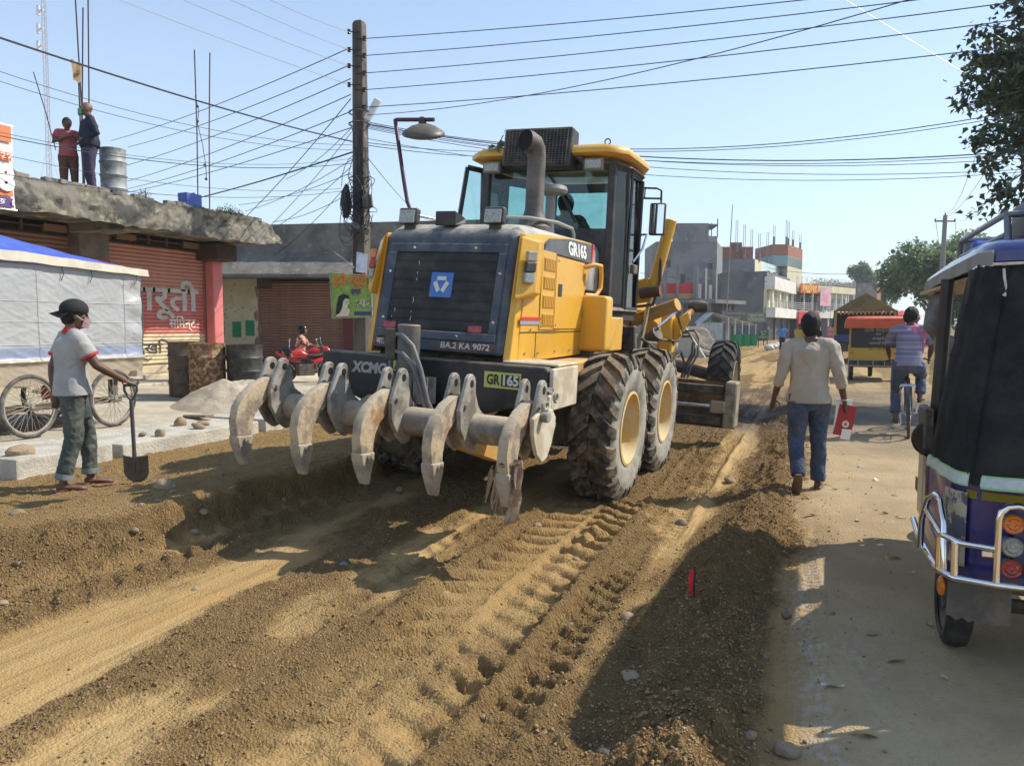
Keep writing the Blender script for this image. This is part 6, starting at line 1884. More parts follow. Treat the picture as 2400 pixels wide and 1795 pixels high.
# roof
rl_ = [(.88, 6.98), (.79, 6.6), (.73, 5.4), (.70, 4.3), (.695, 3.99), (.73, 3.87), (.86, 3.82), (1.1, 3.81)]
rl2 = mir(rl_)
b = MB(); b.rings([[E(1.1 + (x - 1.1) * k, 5.2 + (y - 5.2) * k, z) for x, y in rl2] for k, z in ((.985, 1.875), (1.0, 1.885), (1.0, 1.93), (.97, 1.965), (.9, 1.99), (.6, 2.01))]); b.build('roof', BLU, er, smooth=45)
b = MB(); b.rings([[E(x - .008, y + (.0 if y > 4.1 else -.008), z) for x, y in rl_[:6]] for z in (1.868, 1.935)], cap=False, closed=False); b.build('roof_side_trim', mat('faded_trim', (.52, .55, .54), .55, c2=(.45, .45, .30), ns=2.5, alldust=.15), er, smooth=50, solid=.006)
b = MB(); b.tube([E(*p) for p in ((.72, 3.86, 1.872), (.85, 3.815, 1.872), (1.1, 3.805, 1.872), (1.35, 3.815, 1.872), (1.48, 3.86, 1.872))], .007, 6); b.build('roof_piping', PWHT, er)
b = MB(); b.span(E(.74, 4.2, 1.84), E(1.46, 6.5, 1.86)); b.build('headliner', mat('headliner', (.45, .36, .2), .9), er)
# rack with box
b = MB()
for x in (.85, 1.35):
    b.tube([E(x, 5.55, 2.0), E(x, 5.5, 2.14), E(x, 4.30, 2.145), E(x, 4.25, 2.0)], .016, 8)
    b.tube([E(x, 5.5, 2.04), E(x, 4.3, 2.045)], .014, 8)
for y in (5.5, 4.3): b.tube([E(.85, y, 2.14), E(1.35, y, 2.145)], .016, 8)
rk_ = b.build('roof_rack', mat('rack_grey', (.22, .22, .24), .4, .5), er, smooth=50)
b = MB(); b.span(E(.93, 4.10, 2.02), E(1.45, 4.62, 2.215)); b.build('roof_box', mat('box_dark', (.05, .05, .055), .5, dust=.9, dustc=(.4, .36, .3)), rk_, bevel=.03, seg=3, smooth=40)
b = MB(); b.span(E(.88, 5.3, 2.03), E(1.3, 5.5, 2.12)); b.build('folded_sheet', TARP, rk_, bevel=.02)
# bumper of chrome tube
b = MB(); b.tube([E(*p) for p in ((.545, 4.68, .52), (.54, 4.4, .50), (.545, 4.0, .50), (.55, 3.80, .50), (.60, 3.70, .50), (.75, 3.665, .50), (1.1, 3.65, .50), (1.45, 3.665, .50), (1.6, 3.70, .50), (1.65, 3.8, .50))], .016, 10); bp = b.build('bumper', CHRM, er, smooth=60)
b = MB(); b.tube([E(*p) for p in ((.515, 4.12, .51), (.515, 4.10, .66), (.53, 4.03, .78), (.55, 3.95, .815), (.56, 3.86, .80), (.565, 3.80, .72), (.57, 3.78, .51))], .015, 10); b.build('bumper_hoop', CHRM, bp, smooth=60)
b = MB(); b.tube([E(*p) for p in ((.525, 4.07, .72), (.555, 3.80, .665), (.62, 3.705, .655), (.745, 3.67, .655))], .014, 10); b.build('bumper_bar', CHRM, bp, smooth=60)
for s in (0, 1):
    X = lambda x: x if s == 0 else 2.2 - x
    b = MB(); b.tube([E(X(x), y, z) for x, y, z in ((.75, 3.665, .505), (.75, 3.665, .78), (.757, 3.665, .815), (.78, 3.664, .84), (.815, 3.662, .848), (.85, 3.662, .84), (.873, 3.662, .815), (.88, 3.662, .78), (.88, 3.66, .505))], .014, 10); b.build('lamp_guard', CHRM, bp, smooth=60)
    for z, m_ in ((.755, ORG), (.655, LENS), (.56, RED)):
        b = MB(); b.lathe([(.046, 0), (.046, .03), (.043, .04), (.041, .036)], E(X(.815), 3.755, z), (0, -1, 0), 28); lm = b.build('rear_lamp', CHRM, er, smooth=40)
        b = MB(); b.lathe([(.042, .0), (.0415, .036), (.036, .043), (.028, .040), (.02, .046), (.010, .043), (.0, .047)], E(X(.815), 3.755, z), (0, -1, 0), 28); b.build('lens', m_, lm, smooth=30)
b = MB(); b.tube([E(.555, 3.80, .655), E(.553, 3.80, .51)], .016, 8); b.tube([E(.60, 3.715, .655), E(.60, 3.705, .51)], .016, 8); b.build('bumper_strut', CHRM, bp, smooth=50)
b = MB(); b.box(E(.72, 3.68, .625), (.05, .008, .026)); b.build('bracket', CHRM, bp, bevel=.003)
# mud flap, wheels
b = MB(); zig = [(.62, .40), (.62, .235)]
for k in range(9): zig += [(.635 + .026 * k, .232 - (.0 if k % 2 == 0 else .018) - .002 * k)]
zig += [(.88, .215), (.88, .40)]
b.prism([E(x, 3.985, z) for x, z in zig], (0, .006, 0)); b.build('mud_flap', mat('flap_rubber', (.10, .095, .085), .8, alldust=.4), er)
b = MB(); b.rings([[V((x_, r_ * math.cos(a), r_ * math.sin(a))) for x_, r_ in ((-.05, .155), (-.06, .19), (-.045, .222), (0, .232), (.045, .222), (.06, .19), (.05, .155))] for a in np.linspace(0, 2 * PI, 37)], cap=False, closed=False)
t_me = b.mesh('tyre', smooth=40, weld=.001); t_me.materials.append(RUBD)
b = MB(); b.lathe([(.16, -.05), (.16, .045), (.13, .03), (.05, .02), (.045, .05), (0, .05)], (0, 0, 0), (-1, 0, 0), 24); r_me = b.mesh('wheel', smooth=40); r_me.materials.append(BLKD)
for x, y in ((.69, 4.25), (1.51, 4.25), (1.1, 6.55)):
    w = link('wheel', r_me, None, er, E(x, y, .228)); link('tyre', t_me, None, w)
b = MB(); b.cyl(E(.7, 4.25, .228), E(1.5, 4.25, .228), .035, 10); b.span(E(.75, 4.0, .36), E(1.45, 6.4, .46)); b.build('underframe', BLKD, er)
b = MB(); b.ball(E(.60, 4.02, .36), .05, 2, (.4, .8, 1.0)); b.build('side_reflector', ORG, er)
# open side: posts, seat, rolled curtains, mirror, acrylic guard
for y, z0, z1, xx in ((4.78, .5, 1.86, .63), (6.35, .5, 1.86, .84)):
    b = MB(); b.tube([E(xx, y, z0), E(xx + .05, y, z1)], .034, 8); b.build('side_post', BLK, er)
b = MB(); b.span(E(.66, 4.15, .85), E(1.54, 4.30, 1.35)); b.span(E(.66, 4.15, .85), E(1.54, 4.65, .95)); b.build('rear_seat', mat('seat_fabric', (.03, .03, .03), .8, c2=(.25, .24, .22), ns=16, lo=.6, hi=.62), er, bevel=.03, seg=2)
b = MB(); b.span(E(.80, 5.35, .75), E(1.42, 5.45, 1.25)); b.build('partition', mat('seat_fabric', (.03, .03, .03), .8), er, bevel=.02)
rr = random.Random(8)
b = MB()
for k in range(4):
    b.tube([E(.80 + .02 * k, 6.0 - .05 * k, 1.83), E(.77 + .01 * k, 6.05 - .04 * k, 1.7), E(.755, 6.0 - .05 * k, 1.60), E(.80, 5.9, 1.52)], [.03, .045, .05, .04], 8)
b.tube([E(.79, 5.5, 1.50), E(.78, 5.2, 1.48), E(.78, 5.0, 1.49)], [.04, .06, .045], 10); b.tube([E(.79, 5.5, 1.41), E(.78, 5.2, 1.38), E(.78, 4.95, 1.40)], [.04, .065, .045], 10)
b.tube([E(.80, 5.9, 1.52), E(.79, 5.6, 1.46)], .03, 8)
vox(b, 'rolled_curtain', .016, mat('grey_cloth', (.20, .19, .175), .9, c2=(.12, .115, .11), ns=7), er, it=3, wr=.012, ws=14)
b = MB()
for x, y, z0, z1 in ((.74, 5.3, 1.55, 1.0), (.73, 5.1, 1.5, 1.0)): b.tube([E(x, y, z0), E(x - .02, y + .02, (z0 + z1) / 2), E(x, y, z1)], .010, 6, flat=.4)
b.build('hanging_strap', mat('strap_grey', (.35, .34, .32), .8), er)
b = MB(); b.tube([E(.76, 5.2, 1.30), E(1.4, 5.2, 1.32)], .012, 8); b.tube([E(.86, 6.4, 1.2), E(1.4, 6.45, 1.2)], .012, 8); b.build('hand_rail', BLK, er)
b = MB(); b.lathe([(.09, -.012), (.10, 0), (.09, .02), (.04, .035), (0, .037)], E(.612, 4.62, .985), (.1, 1, .0), 28); b.tube([E(.61, 4.62, .985), E(.66, 4.60, .985)], .012, 6); b.build('side_mirror', mat('gloss_black', (.008, .008, .008), .2), er, smooth=50)
b = MB(); b.span(E(.575, 4.62, .55), E(.580, 4.80, .93)); b.build('side_guard', mat('acrylic', (.48, .42, .30), .3), er)
b = MB(); b.span(E(.565, 4.55, .93), E(.61, 4.80, 1.16)); b.build('side_vent', BLKD, er, bevel=.01)
b = MB(); b.grid(4, 3, lambda u, v: E(.84 + .55 * u, 6.62 - .1 * v, 1.15 + .68 * v)); b.build('windscreen', glass('dirty_windscreen', (.7, .75, .75), .9, .25), er)

# ---- yellow three-wheeler with orange tarpaulin, seen from behind
ar = empty('auto_rickshaw', (1.62, 24.4, 0), (0, 0, R(-2)), 'yellow three-wheeler with an orange tarpaulin roof driving away', 'rickshaw')
AY = mat('auto_yellow', (.48, .30, .035), .5, alldust=.15)
b = MB(); b.span((-.66, -.2, .62), (.66, 1.9, 1.02)); b.build('tub', AY, ar, bevel=.03, seg=2)
b = MB(); b.span((-.60, -.235, .98), (.60, -.20, 1.62)); b.build('rear_curtain', mat('auto_black', (.012, .014, .017), .4), ar, bevel=.01)
for k, (t_, s_) in enumerate((('ट्रक कल्याण', .15), ('सेवा', .09), ('सरस्वती', .10), ('काठमाडौं सेवा', .09))):
    lettering(t_, s_, mat('dusty_white', (.42, .40, .37), .7), ar, (.12, -.237, 1.50 - .13 * k), (1, 0, 0), (0, 0, 1))
lettering('BA 1 HA 5201', .09, BLK, ar, (.15, -.203, .93), (1, 0, 0), (0, 0, 1))
for x in (-.62, .62):
    for y in (-.18, 1.1): 
        b = MB(); b.span((x - .03, y - .03, .9), (x + .03, y + .03, 1.68)); b.build('post', AY, ar)
b = MB(); b.rings([[(x * k + .02 * math.sin(z * 30 + x * 4), y0 + (y - y0) * k, z) for x, y in ((-.76, -.42), (.76, -.42), (.78, 2.0), (-.78, 2.0))] for y0, k, z in ((.8, 1.0, 1.55), (.8, 1.03, 1.66), (.8, 1.0, 1.80), (.8, .93, 1.88), (.8, .6, 1.90))])
b.build('tarpaulin', mat('orange_tarp', (.60, .10, .035), .6, c2=(.52, .085, .03), ns=3, bump=.3, bs=8), ar, smooth=50)
b = MB()
for z in (.45, .62): b.tube([(-.66, -.3, z), (.66, -.3, z)], .015, 6)
for x in (-.66, -.4, .0, .3, .66): b.tube([(x, -.3, .45), (x, -.3, .62)], .012, 6)
b.build('rear_guard', PLATE, ar)
b = MB(); b.span((-.62, -.1, .40), (.62, 1.8, .60)); b.build('chassis', BLKD, ar)
for x, y in ((-.58, .15), (.58, .15), (0, 2.1)):
    b = MB(); b.lathe([(.1, -.07), (.27, -.06), (.29, 0), (.27, .06), (.1, .07)], (x, y, .29), (1, 0, 0), 20); b.build('wheel', RUBD, ar, smooth=40)
b = MB(); b.lathe([(.03, 0), (.03, .02)], (-.56, -.22, .82), (0, -1, 0), 10); b.lathe([(.03, 0), (.03, .02)], (.56, -.22, .82), (0, -1, 0), 10); b.build('tail_lamps', RED, ar)

# ---- truck under a peaked tarpaulin
tk = empty('truck', (2.0, 35.5, 0), (0, 0, R(-2)), 'small truck with a peaked khaki and blue tarpaulin ahead of the orange-roofed three-wheeler', 'truck')
pk = [(-1.22, 2.25), (0, 2.98), (1.22, 2.25)]
b = MB(); b.grid(20, 8, lambda u, v: ((-1.22 + 2.44 * u), -.1 + 3.8 * v, 2.25 + .73 * (1 - abs(2 * u - 1)) ** .9 + .03 * math.sin(v * 9 + u * 5))); b.build('tarpaulin', mat('khaki_tarp', (.36, .29, .13), .85, c2=(.28, .22, .10), ns=3), tk, smooth=50, solid=.02)
b = MB(); b.poly([(-1.24, -.12, 2.24), (1.24, -.12, 2.24), (.62, -.12, 2.66), (0, -.12, 3.02), (-.62, -.12, 2.66)]); b.build('gable_flap', mat('khaki_tarp', (.36, .29, .13), .85), tk, solid=.02)
for s in (-1, 1):
    b = MB(); b.grid(6, 8, lambda u, v: (s * (1.24 + .05 * u), -.12 + 3.8 * v, 2.28 - .75 * u + .02 * math.sin(v * 20))); b.build('side_tarp', TARP, tk, smooth=50, solid=.02)
b = MB(); b.span((-1.2, 0, .9), (1.2, 3.7, 1.25)); b.build('load_bed', mat('truck_blue', (.03, .05, .16), .5), tk, bevel=.02)
b = MB(); b.span((-1.18, .05, 1.25), (1.18, .1, 2.2)); b.build('back_opening', mat('vent_dark', (.02, .017, .014), .95), tk)
b = MB()
for k in range(15): b.box((-1.12 + .16 * k, -.02, 2.20 - .02 * (k % 2)), (.08, .02, .16))
b.build('striped_valance', mat('valance', (.50, .25, .09), .8), tk)
for x in (-1.2, -1.14, 1.14, 1.2):
    b = MB(); b.tube([(x, .0, 1.2), (x, .0, 2.3)], .03, 6); b.build('hoop', AY, tk)
b = MB(); b.span((-1.1, .2, .5), (1.1, 5.2, .9)); b.build('chassis', BLKD, tk)
b = MB(); b.span((-1.1, 3.9, .8), (1.1, 5.4, 2.2)); b.build('cab', mat('truck_blue', (.03, .05, .16), .5), tk, bevel=.08, seg=3)
for x in (-.95, .95):
    for y in (.9, 4.5):
        b = MB(); b.lathe([(.1, -.12), (.4, -.11), (.43, 0), (.4, .11), (.1, .12)], (x, y, .43), (1, 0, 0), 20); b.build('wheel', RUBD, tk, smooth=40)

# ---- bicycle with rider
bk = empty('bicycle', (1.26, 11.62, 0), (0, R(-3), R(-6)), 'black bicycle with a pale cushion on its saddle under the rider', 'bicycle', None, 1.06)
rm2, ty2 = bike_wheel_mesh(.34, .02, 30)
for y in (.34, 1.42):
    w = link('wheel', rm2, None, bk, (0, y, .34), (.3, 0, 0)); link('tyre', ty2, None, w)
FRM = mat('bike_frame', (.015, .015, .017), .35, alldust=.2)
b = MB()
for p, q, r in (((0, .72, .30), (0, .60, .88), .016), ((0, .62, .80), (0, 1.22, .84), .016), ((0, .72, .30), (0, 1.20, .74), .017), ((0, 1.18, .92), (0, 1.26, .66), .018)): b.tube([p, q], r, 8)
for s in (-1, 1): b.tube([(s * .02, .72, .30), (s * .05, .34, .34)], .009, 6); b.tube([(s * .02, .61, .80), (s * .05, .34, .34)], .008, 6); b.tube([(s * .04, 1.26, .68), (s * .045, 1.42, .34)], .011, 6)
b.tube([(0, 1.18, .9), (0, 1.16, 1.02)], .012, 8); b.tube([(-.28, 1.02, 1.02), (-.22, 1.10, 1.04), (0, 1.16, 1.03), (.22, 1.10, 1.04), (.28, 1.02, 1.02)], .012, 8)
b.build('frame', FRM, bk, smooth=50)
b = MB(); b.hexa([(-.10, .48, .90), (.10, .48, .90), (.05, .74, .90), (-.05, .74, .90), (-.11, .46, .97), (.11, .46, .97), (.04, .76, .95), (-.04, .76, .95)]); b.build('saddle', mat('saddle_cream', (.50, .46, .36), .8), bk, bevel=.03, seg=3, smooth=50)
b = MB()
for s in (-1, 1): b.tube([(s * .09, .62, .70), (s * .09, .10, .72)], .007, 6); b.tube([(s * .09, .12, .72), (s * .05, .34, .34)], .005, 6)
for k in range(4): b.tube([(-.09, .15 + .12 * k, .72), (.09, .15 + .12 * k, .72)], .006, 6)
b.build('rear_rack', CHR, bk)
b = MB(); b.rings([[(x, .34 + .375 * math.cos(a), .34 + .375 * math.sin(a)) for x in (-.025, 0, .025)] for a in np.linspace(R(60), R(190), 15)], cap=False, closed=False); b.build('mudguard', mat('guard_grey', (.05, .055, .065), .35, .3), bk, smooth=50)
b = MB(); b.tube([(-.10, .72, .30), (.10, .72, .30)], .012, 6); b.tube([(-.10, .72, .30), (-.10, .62, .16)], .008, 6); b.tube([(.10, .72, .30), (.10, .82, .44)], .008, 6); b.box((-.14, .61, .155), (.09, .07, .025)); b.box((.14, .83, .445), (.09, .07, .025)); b.lathe([(.09, 0), (.09, .004)], (.05, .72, .30), (1, 0, 0), 20); b.build('crank_set', CHR, bk)
STRP = mat('striped_shirt', (.17, .16, .24), .9, c2=(.28, .27, .36), ns=1.0, stretch=(.2, .2, 22), lo=.46, hi=.54)
JC = dict(pelvis=(0, .02, .99), waist=(0, .06, 1.10), chest=(0, .14, 1.30), neck=(.01, .22, 1.475), head=(.02, .27, 1.615), shL=(-.19, .20, 1.42), shR=(.19, .20, 1.42), elL=(-.27, .34, 1.20), wrL=(-.25, .50, 1.05), elR=(.27, .34, 1.20), wrR=(.25, .50, 1.05),
          hpL=(-.09, .03, .95), hpR=(.09, .03, .95), knL=(-.15, .34, .58), anL=(-.14, .12, .22), toL=(-.16, .27, .165), knR=(.16, .40, .80), anR=(.15, .24, .50), toR=(.19, .38, .455))
root, j, hp, HM = human('person', (1.28, 12.15, .03), R(-6), 'cyclist in purple striped shirt with a pink scarf riding away', JC, shirt=STRP, pants=mat('faded_jeans', (.07, .10, .17), .85, c2=(.10, .11, .13), ns=4), shoes=SOLE, sleeve=.75, voxel=.012, hem=.88, wide=.96, head_yaw=R(-40), cuff=.82, scale=1.06)
SCARF = mat('pink_scarf', (.45, .12, .24), .9, c2=(.55, .25, .36), ns=14)
b = MB(); b.tube([j['neck'] + V((.085 * math.cos(t), .07 * math.sin(t), -.005 + .02 * math.sin(t))) for t in np.linspace(0, 2 * PI, 17)], .044, 8); b.grid(6, 10, lambda u, v: j['neck'] + V((.0 + .20 * u * (1 - .5 * v) + .06 * v, -.125 - .02 * math.sin(u * 9) - .03, -.01 - .30 * v - .05 * u)))
b.build('scarf', SCARF, root, smooth=60)


# ---- motorcycles in front of the brown shutter
def bike(name, loc, rz, label, red, front_dark):
    r_ = empty(name, loc, (0, R(4), rz), label, 'motorcycle', 'motorcycles parked by the shutter', .88)
    for y in (-.62, .62):
        b = MB(); b.lathe([(.2, -.045), (.26, -.05), (.30, 0), (.26, .05), (.2, .045)], (0, y, .30), (1, 0, 0), 28, cap=False); t = b.build('tyre', RUBD, r_, smooth=40)
        b = MB(); b.lathe([(.21, -.03), (.21, .03), (.05, .04), (.0, .04)], (0, y, .30), (1, 0, 0), 20); b.build('rim', PLATE, t, smooth=40)
    b = MB(); b.tube([(0, .62, .30), (0, .42, .85)], .03, 8); b.tube([(0, -.62, .30), (0, -.1, .40)], .03, 8); b.span((-.12, -.2, .25), (.12, .22, .55)); b.build('engine', BLKD, r_, bevel=.02)
    b = MB(); b.tube([(0, .36, .82), (0, .18, .86), (0, -.05, .78)], [.10, .15, .08], 14, flat=.8); b.build('fuel_tank', red, r_, smooth=60)
    b = MB(); b.tube([(0, -.02, .78), (0, -.3, .77), (0, -.62, .83), (0, -.78, .88)], [.10, .12, .10, .05], 12, flat=.45); b.build('seat', mat('seat_vinyl', (.02, .02, .022), .6), r_, smooth=60)
    b = MB(); b.tube([(0, -.2, .62), (0, -.55, .70), (0, -.88, .84)], [.09, .11, .04], 12, flat=.8); b.build('tail_cowl', red, r_, smooth=60)
    b = MB(); b.tube([(0, .40, .92), (0, .50, .90), (0, .58, .86)], [.08, .11, .07], 12); b.build('headlamp', front_dark, r_, smooth=60)
    b = MB(); b.tube([(-.34, .28, 1.0), (-.2, .38, 1.02), (0, .40, .98), (.2, .38, 1.02), (.34, .28, 1.0)], .014, 8); b.build('handlebar', BLK, r_, smooth=50)
    for s in (-1, 1):
        b = MB(); b.tube([(s * .25, .33, 1.02), (s * .30, .30, 1.16)], .008, 6); b.ball((s * .31, .30, 1.20), .055, 2, (1, .25, .8)); b.build('mirror', CHR, r_, smooth=60)
    b = MB(); b.rings([[(x, .62 + .345 * math.cos(a), .30 + .345 * math.sin(a)) for x in (-.06, 0, .06)] for a in np.linspace(R(20), R(160), 12)], cap=False, closed=False); b.build('mudguard', red, r_, smooth=50)
    return r_


GRED = mat('gloss_red', (.55, .018, .02), .25, coat=.5)
bike('motorcycle', (-10.95, 14.3, .235), R(22 + 90 + 35), 'black and red motorcycle parked facing left in front of the scooter rider', GRED, mat('gloss_black', (.008, .008, .008), .2))
bike('motor_scooter', (-11.52, 15.15, .235), R(22 - 90 + 5), 'red scooter facing right with a helmeted rider on it', GRED, GRED)
JM = dict(pelvis=(0, 0, .80), waist=(0, .02, .93), chest=(0, .04, 1.12), neck=(0, .05, 1.28), head=(0, .085, 1.43), shL=(-.16, .04, 1.235), shR=(.16, .04, 1.235), elL=(-.22, .20, 1.02), wrL=(-.24, .42, 1.0), elR=(.22, .20, 1.02), wrR=(.24, .42, 1.0),
          hpL=(-.09, .0, .78), hpR=(.09, 0, .78), knL=(-.14, .40, .72), anL=(-.14, .36, .34), toL=(-.14, .52, .29), knR=(.14, .40, .72), anR=(.14, .36, .34), toR=(.14, .52, .29))
root, j, hp, HM = human('person', (-11.70, 15.07, .255), R(22 - 90 + 5), 'helmeted woman in patterned red and cream clothes sitting on a red scooter', JM, skin=SKIN2, shirt=mat('patterned_kurta', (.50, .38, .27), .9, c2=(.35, .05, .05), ns=14, lo=.48, hi=.52, c3=(.05, .035, .03), ns3=18), pants=mat('dark_red_trousers', (.14, .02, .025), .9), voxel=.014, sleeve=1.4, scale=.87)
b = MB(); b.ball(hp(0, -.01, .03), .135, 3, (.92, 1.05, 1.0)); h_ = vox(b, 'helmet', .014, mat('gloss_black', (.008, .008, .008), .2), root, it=1)
bm = bmesh.new(); bm.from_mesh(h_.data)
dl = []
for f in bm.faces:
    l = HM.inverted() @ (f.calc_center_median() - j['head'])
    if l.y > .055 and l.z < .075: dl.append(f)
bmesh.ops.delete(bm, geom=dl, context='FACES'); bm.to_mesh(h_.data); bm.free()
# ================================================================== FAR STREET, TREES, POLES, WIRES
CF = V((-math.sin(R(22)) * math.cos(R(4.33)), math.cos(R(22)) * math.cos(R(4.33)), -math.sin(R(4.33))))
CR = V((math.cos(R(22)), math.sin(R(22)), 0))
CU = CR.cross(CF)


def at(px, py, d):
    """survey point: where the sight line through a photo point reaches the given distance"""
    return V((0, 0, 1.6)) + (CF + CR * ((px - 1200) / 1750) - CU * ((py - 897.5) / 1750)) * d


def flat(px, d):
    p = at(px, 765, d); return V((p.x, p.y, 0))


class Bld:
    def __init__(self, name, label, corners, back=8.0):
        self.c = [flat(*c) for c in corners]
        self.root = empty(name, tuple(self.c[1] if len(self.c) > 2 else self.c[0]), label=label, cat='building')
        self.o = V(self.root.location)

    def wall(self, i, z0, z1, m, name='wall', thick=.3, u0=0.0, u1=1.0, out=0.0, bevel=0):
        a, b_ = self.c[i], self.c[i + 1]
        d = (b_ - a); n = V((d.y, -d.x, 0)).normalized()
        p = a + d * u0 + n * out; q_ = a + d * u1 + n * out
        b = MB(); t = n * -thick
        b.hexa([v - self.o + V((0, 0, z)) for z in (z0, z1) for v in (p, q_, q_ + t, p + t)])
        return b.build(name, m, self.root, bevel=bevel)

    def body(self, z0, z1, m, depth=9.0, name='block'):
        pts = list(self.c)
        n = [(pts[k + 1] - pts[k]) for k in range(len(pts) - 1)]
        back = V((-.35, .94, 0)) * depth
        poly = [p - self.o for p in pts] + [pts[-1] + back - self.o, pts[0] + back - self.o]
        b = MB(); b.prism([p + V((0, 0, z0)) for p in poly], (0, 0, z1 - z0)); return b.build(name, m, self.root)

    def window(self, i, u0, u1, z0, z1, fm, gm, parent=None, bars=0):
        fr_ = self.wall(i, z0, z1, fm, 'window', .10, u0, u1, .05)
        g = self.wall(i, z0 + .08, z1 - .08, gm, 'pane', .02, u0 + (u1 - u0) * .08, u1 - (u1 - u0) * .08, .062)
        g.parent = fr_
        return fr_

    def rail(self, i, z, h, m, u0=0.0, u1=1.0, out=.9, n=4):
        a, b_ = self.c[i], self.c[i + 1]
        d = b_ - a; nn = V((d.y, -d.x, 0)).normalized() * out
        b = MB()
        for k in range(n): b.tube([a + d * u0 + nn - self.o + V((0, 0, z + h * (k + 1) / n)), a + d * u1 + nn - self.o + V((0, 0, z + h * (k + 1) / n))], .03, 5)
        L_ = (d * (u1 - u0)).length; m_ = max(2, int(L_ / 1.1))
        for k in range(m_ + 1):
            p = a + d * (u0 + (u1 - u0) * k / m_) + nn - self.o
            b.tube([p + V((0, 0, z)), p + V((0, 0, z + h))], .035, 5)
        return b.build('railing', m, self.root)


FG = mat('far_grey_cement', (.22, .22, .22), .9, c2=(.15, .15, .155), ns=.25, c3=(.28, .27, .26), ns3=.8)
FGD = mat('far_dark_cement', (.135, .135, .14), .9, c2=(.09, .09, .095), ns=.3, c3=(.19, .19, .19), ns3=.7)
FCR = mat('far_cream', (.62, .57, .40), .8, c2=(.56, .50, .35), ns=.5)
FWH = mat('far_white', (.70, .69, .64), .8, c2=(.60, .58, .53), ns=.6)
FAQ = mat('far_aqua', (.50, .62, .60), .8, c2=(.42, .54, .54), ns=.5)
FTL = mat('far_teal', (.22, .33, .35), .8)
FBR = mat('far_brick', (.33, .12, .07), .9, c2=(.26, .10, .06), ns=2.5, c3=(.40, .22, .15), ns3=4)
FRD = mat('far_red', (.60, .035, .04), .6)
FDK = mat('far_dark', (.03, .03, .032), .6)
FGL = glass('far_glass', (.10, .13, .15), .9)
FRL = mat('far_rail', (.45, .45, .45), .5)

# tall grey block with stair tower
B = Bld('grey_block', 'tall unplastered grey block with a stair tower on its roof', [(1535, 90), (1677, 90), (1690, 98)])
B.body(0, 11.7, FG)
for i, (u0, u1, z0, z1) in enumerate(((.18, .24, 8.6, 9.5), (.40, .49, 6.6, 7.9), (.86, .93, 8.4, 9.2), (.17, .24, 5.1, 5.9), (.40, .48, 2.9, 3.9))):
    B.window(0, u0, u1, z0, z1, FGD, FGL)
o_ = B.o
a = flat(1583, 91) - o_; c_ = flat(1657, 91) - o_; e_ = flat(1677, 91.5) - o_
bk_ = V((-1.2, 3.8, 0))
b = MB(); b.prism([p + V((0, 0, 11.7)) for p in (a, c_, c_ + bk_, a + bk_)], (0, 0, 2.3)); b.build('stair_tower', FG, B.root)
b = MB(); b.prism([p + V((0, 0, 13.75)) for p in (a - V((.7, 0, 0)), e_, e_ + bk_, a + bk_)], (0, 0, .22)); b.build('tower_roof', FG, B.root)
b = MB(); b.prism([p + V((0, 0, 11.7)) for p in (c_, e_, e_ + bk_, c_ + bk_)], (0, 0, .8)); b.build('tower_parapet', FG, B.root)
for k in range(2):
    b = MB(); p = e_ + bk_ * k; b.tube([p + V((0, 0, 12.4)), p + V((0, 0, 14.6))], .06, 6); b.build('corner_post', FDK, B.root)

# white and aqua block with brick tower
B = Bld('aqua_block', 'white and aqua block with a row of windows and raw brick rooftop walls', [(1672, 104), (1765, 104), (1851, 126)])
B.body(0, 10.9, FG)
B.wall(1, 6.0, 10.85, FAQ, 'facade', .3, 0, 1, .02)
B.wall(1, 6.0, 10.85, FCR, 'facade_end', .3, 0, .16, .04)
for k in range(5): B.window(1, .30 + .145 * k, .38 + .145 * k, 7.0, 9.9, FWH, FGL)
B.rail(1, 6.0, 1.0, FRL, .25, 1.0, .7)
B.wall(1, 5.7, 6.0, FWH, 'balcony_slab', 1.2, .2, 1.0, .8)
B.wall(0, 10.9, 12.6, FBR, 'brick_wall', .25, .02, .98, -.4)
b = MB(); B.wall(0, 12.6, 13.2, FBR, 'brick_wall', .25, .40, .70, -.4)
o_ = B.o; p0 = flat(1806, 116) - o_; p1 = flat(1842, 116) - o_; p2 = flat(1876, 124) - o_
b = MB(); b.prism([p + V((0, 0, 10.9)) for p in (p0, p1, p2, p2 + V((-3, 6, 0)), p0 + V((-3, 6, 0)))], (0, 0, .0 + 1.6)); b.build('roof_room', FTL, B.root)
b = MB(); b.prism([p + V((0, 0, 12.5)) for p in (p0, p1, p2, p2 + V((-3, 6, 0)), p0 + V((-3, 6, 0)))], (0, 0, 1.7)); b.build('brick_room', FBR, B.root)
b = MB(); b.prism([p + V((0, 0, 0)) for p in (p1, p2, p2 + V((-3, 6, 0)), p1 + V((-3, 6, 0)))], (0, 0, 12.4)); b.build('side_wing', FCR, B.root)
for k, (px, d, z0, z1) in enumerate(((1722, 104, 12, 16.2), (1740, 104, 11, 15.6), (1757, 106, 11, 15.2), (1775, 106, 10.8, 14.6), (1794, 112, 10.9, 15.6), (1809, 116, 14.2, 17.0), (1838, 116, 14.2, 17.9), (1842, 118, 14.2, 17.9), (1853, 120, 14.2, 16.8), (1870, 124, 14.2, 16.6))):
    p = flat(px, d) - o_
    b = MB()
    for s in (-1, 1): b.tube([p + V((s * .12, 0, z0)), p + V((s * .12, 0, z1))], .035, 4)
    b.box(p + V((0, 0, z0 + .5)), (.35, .35, 1.3)); b.build('column_stub', FG, B.root)

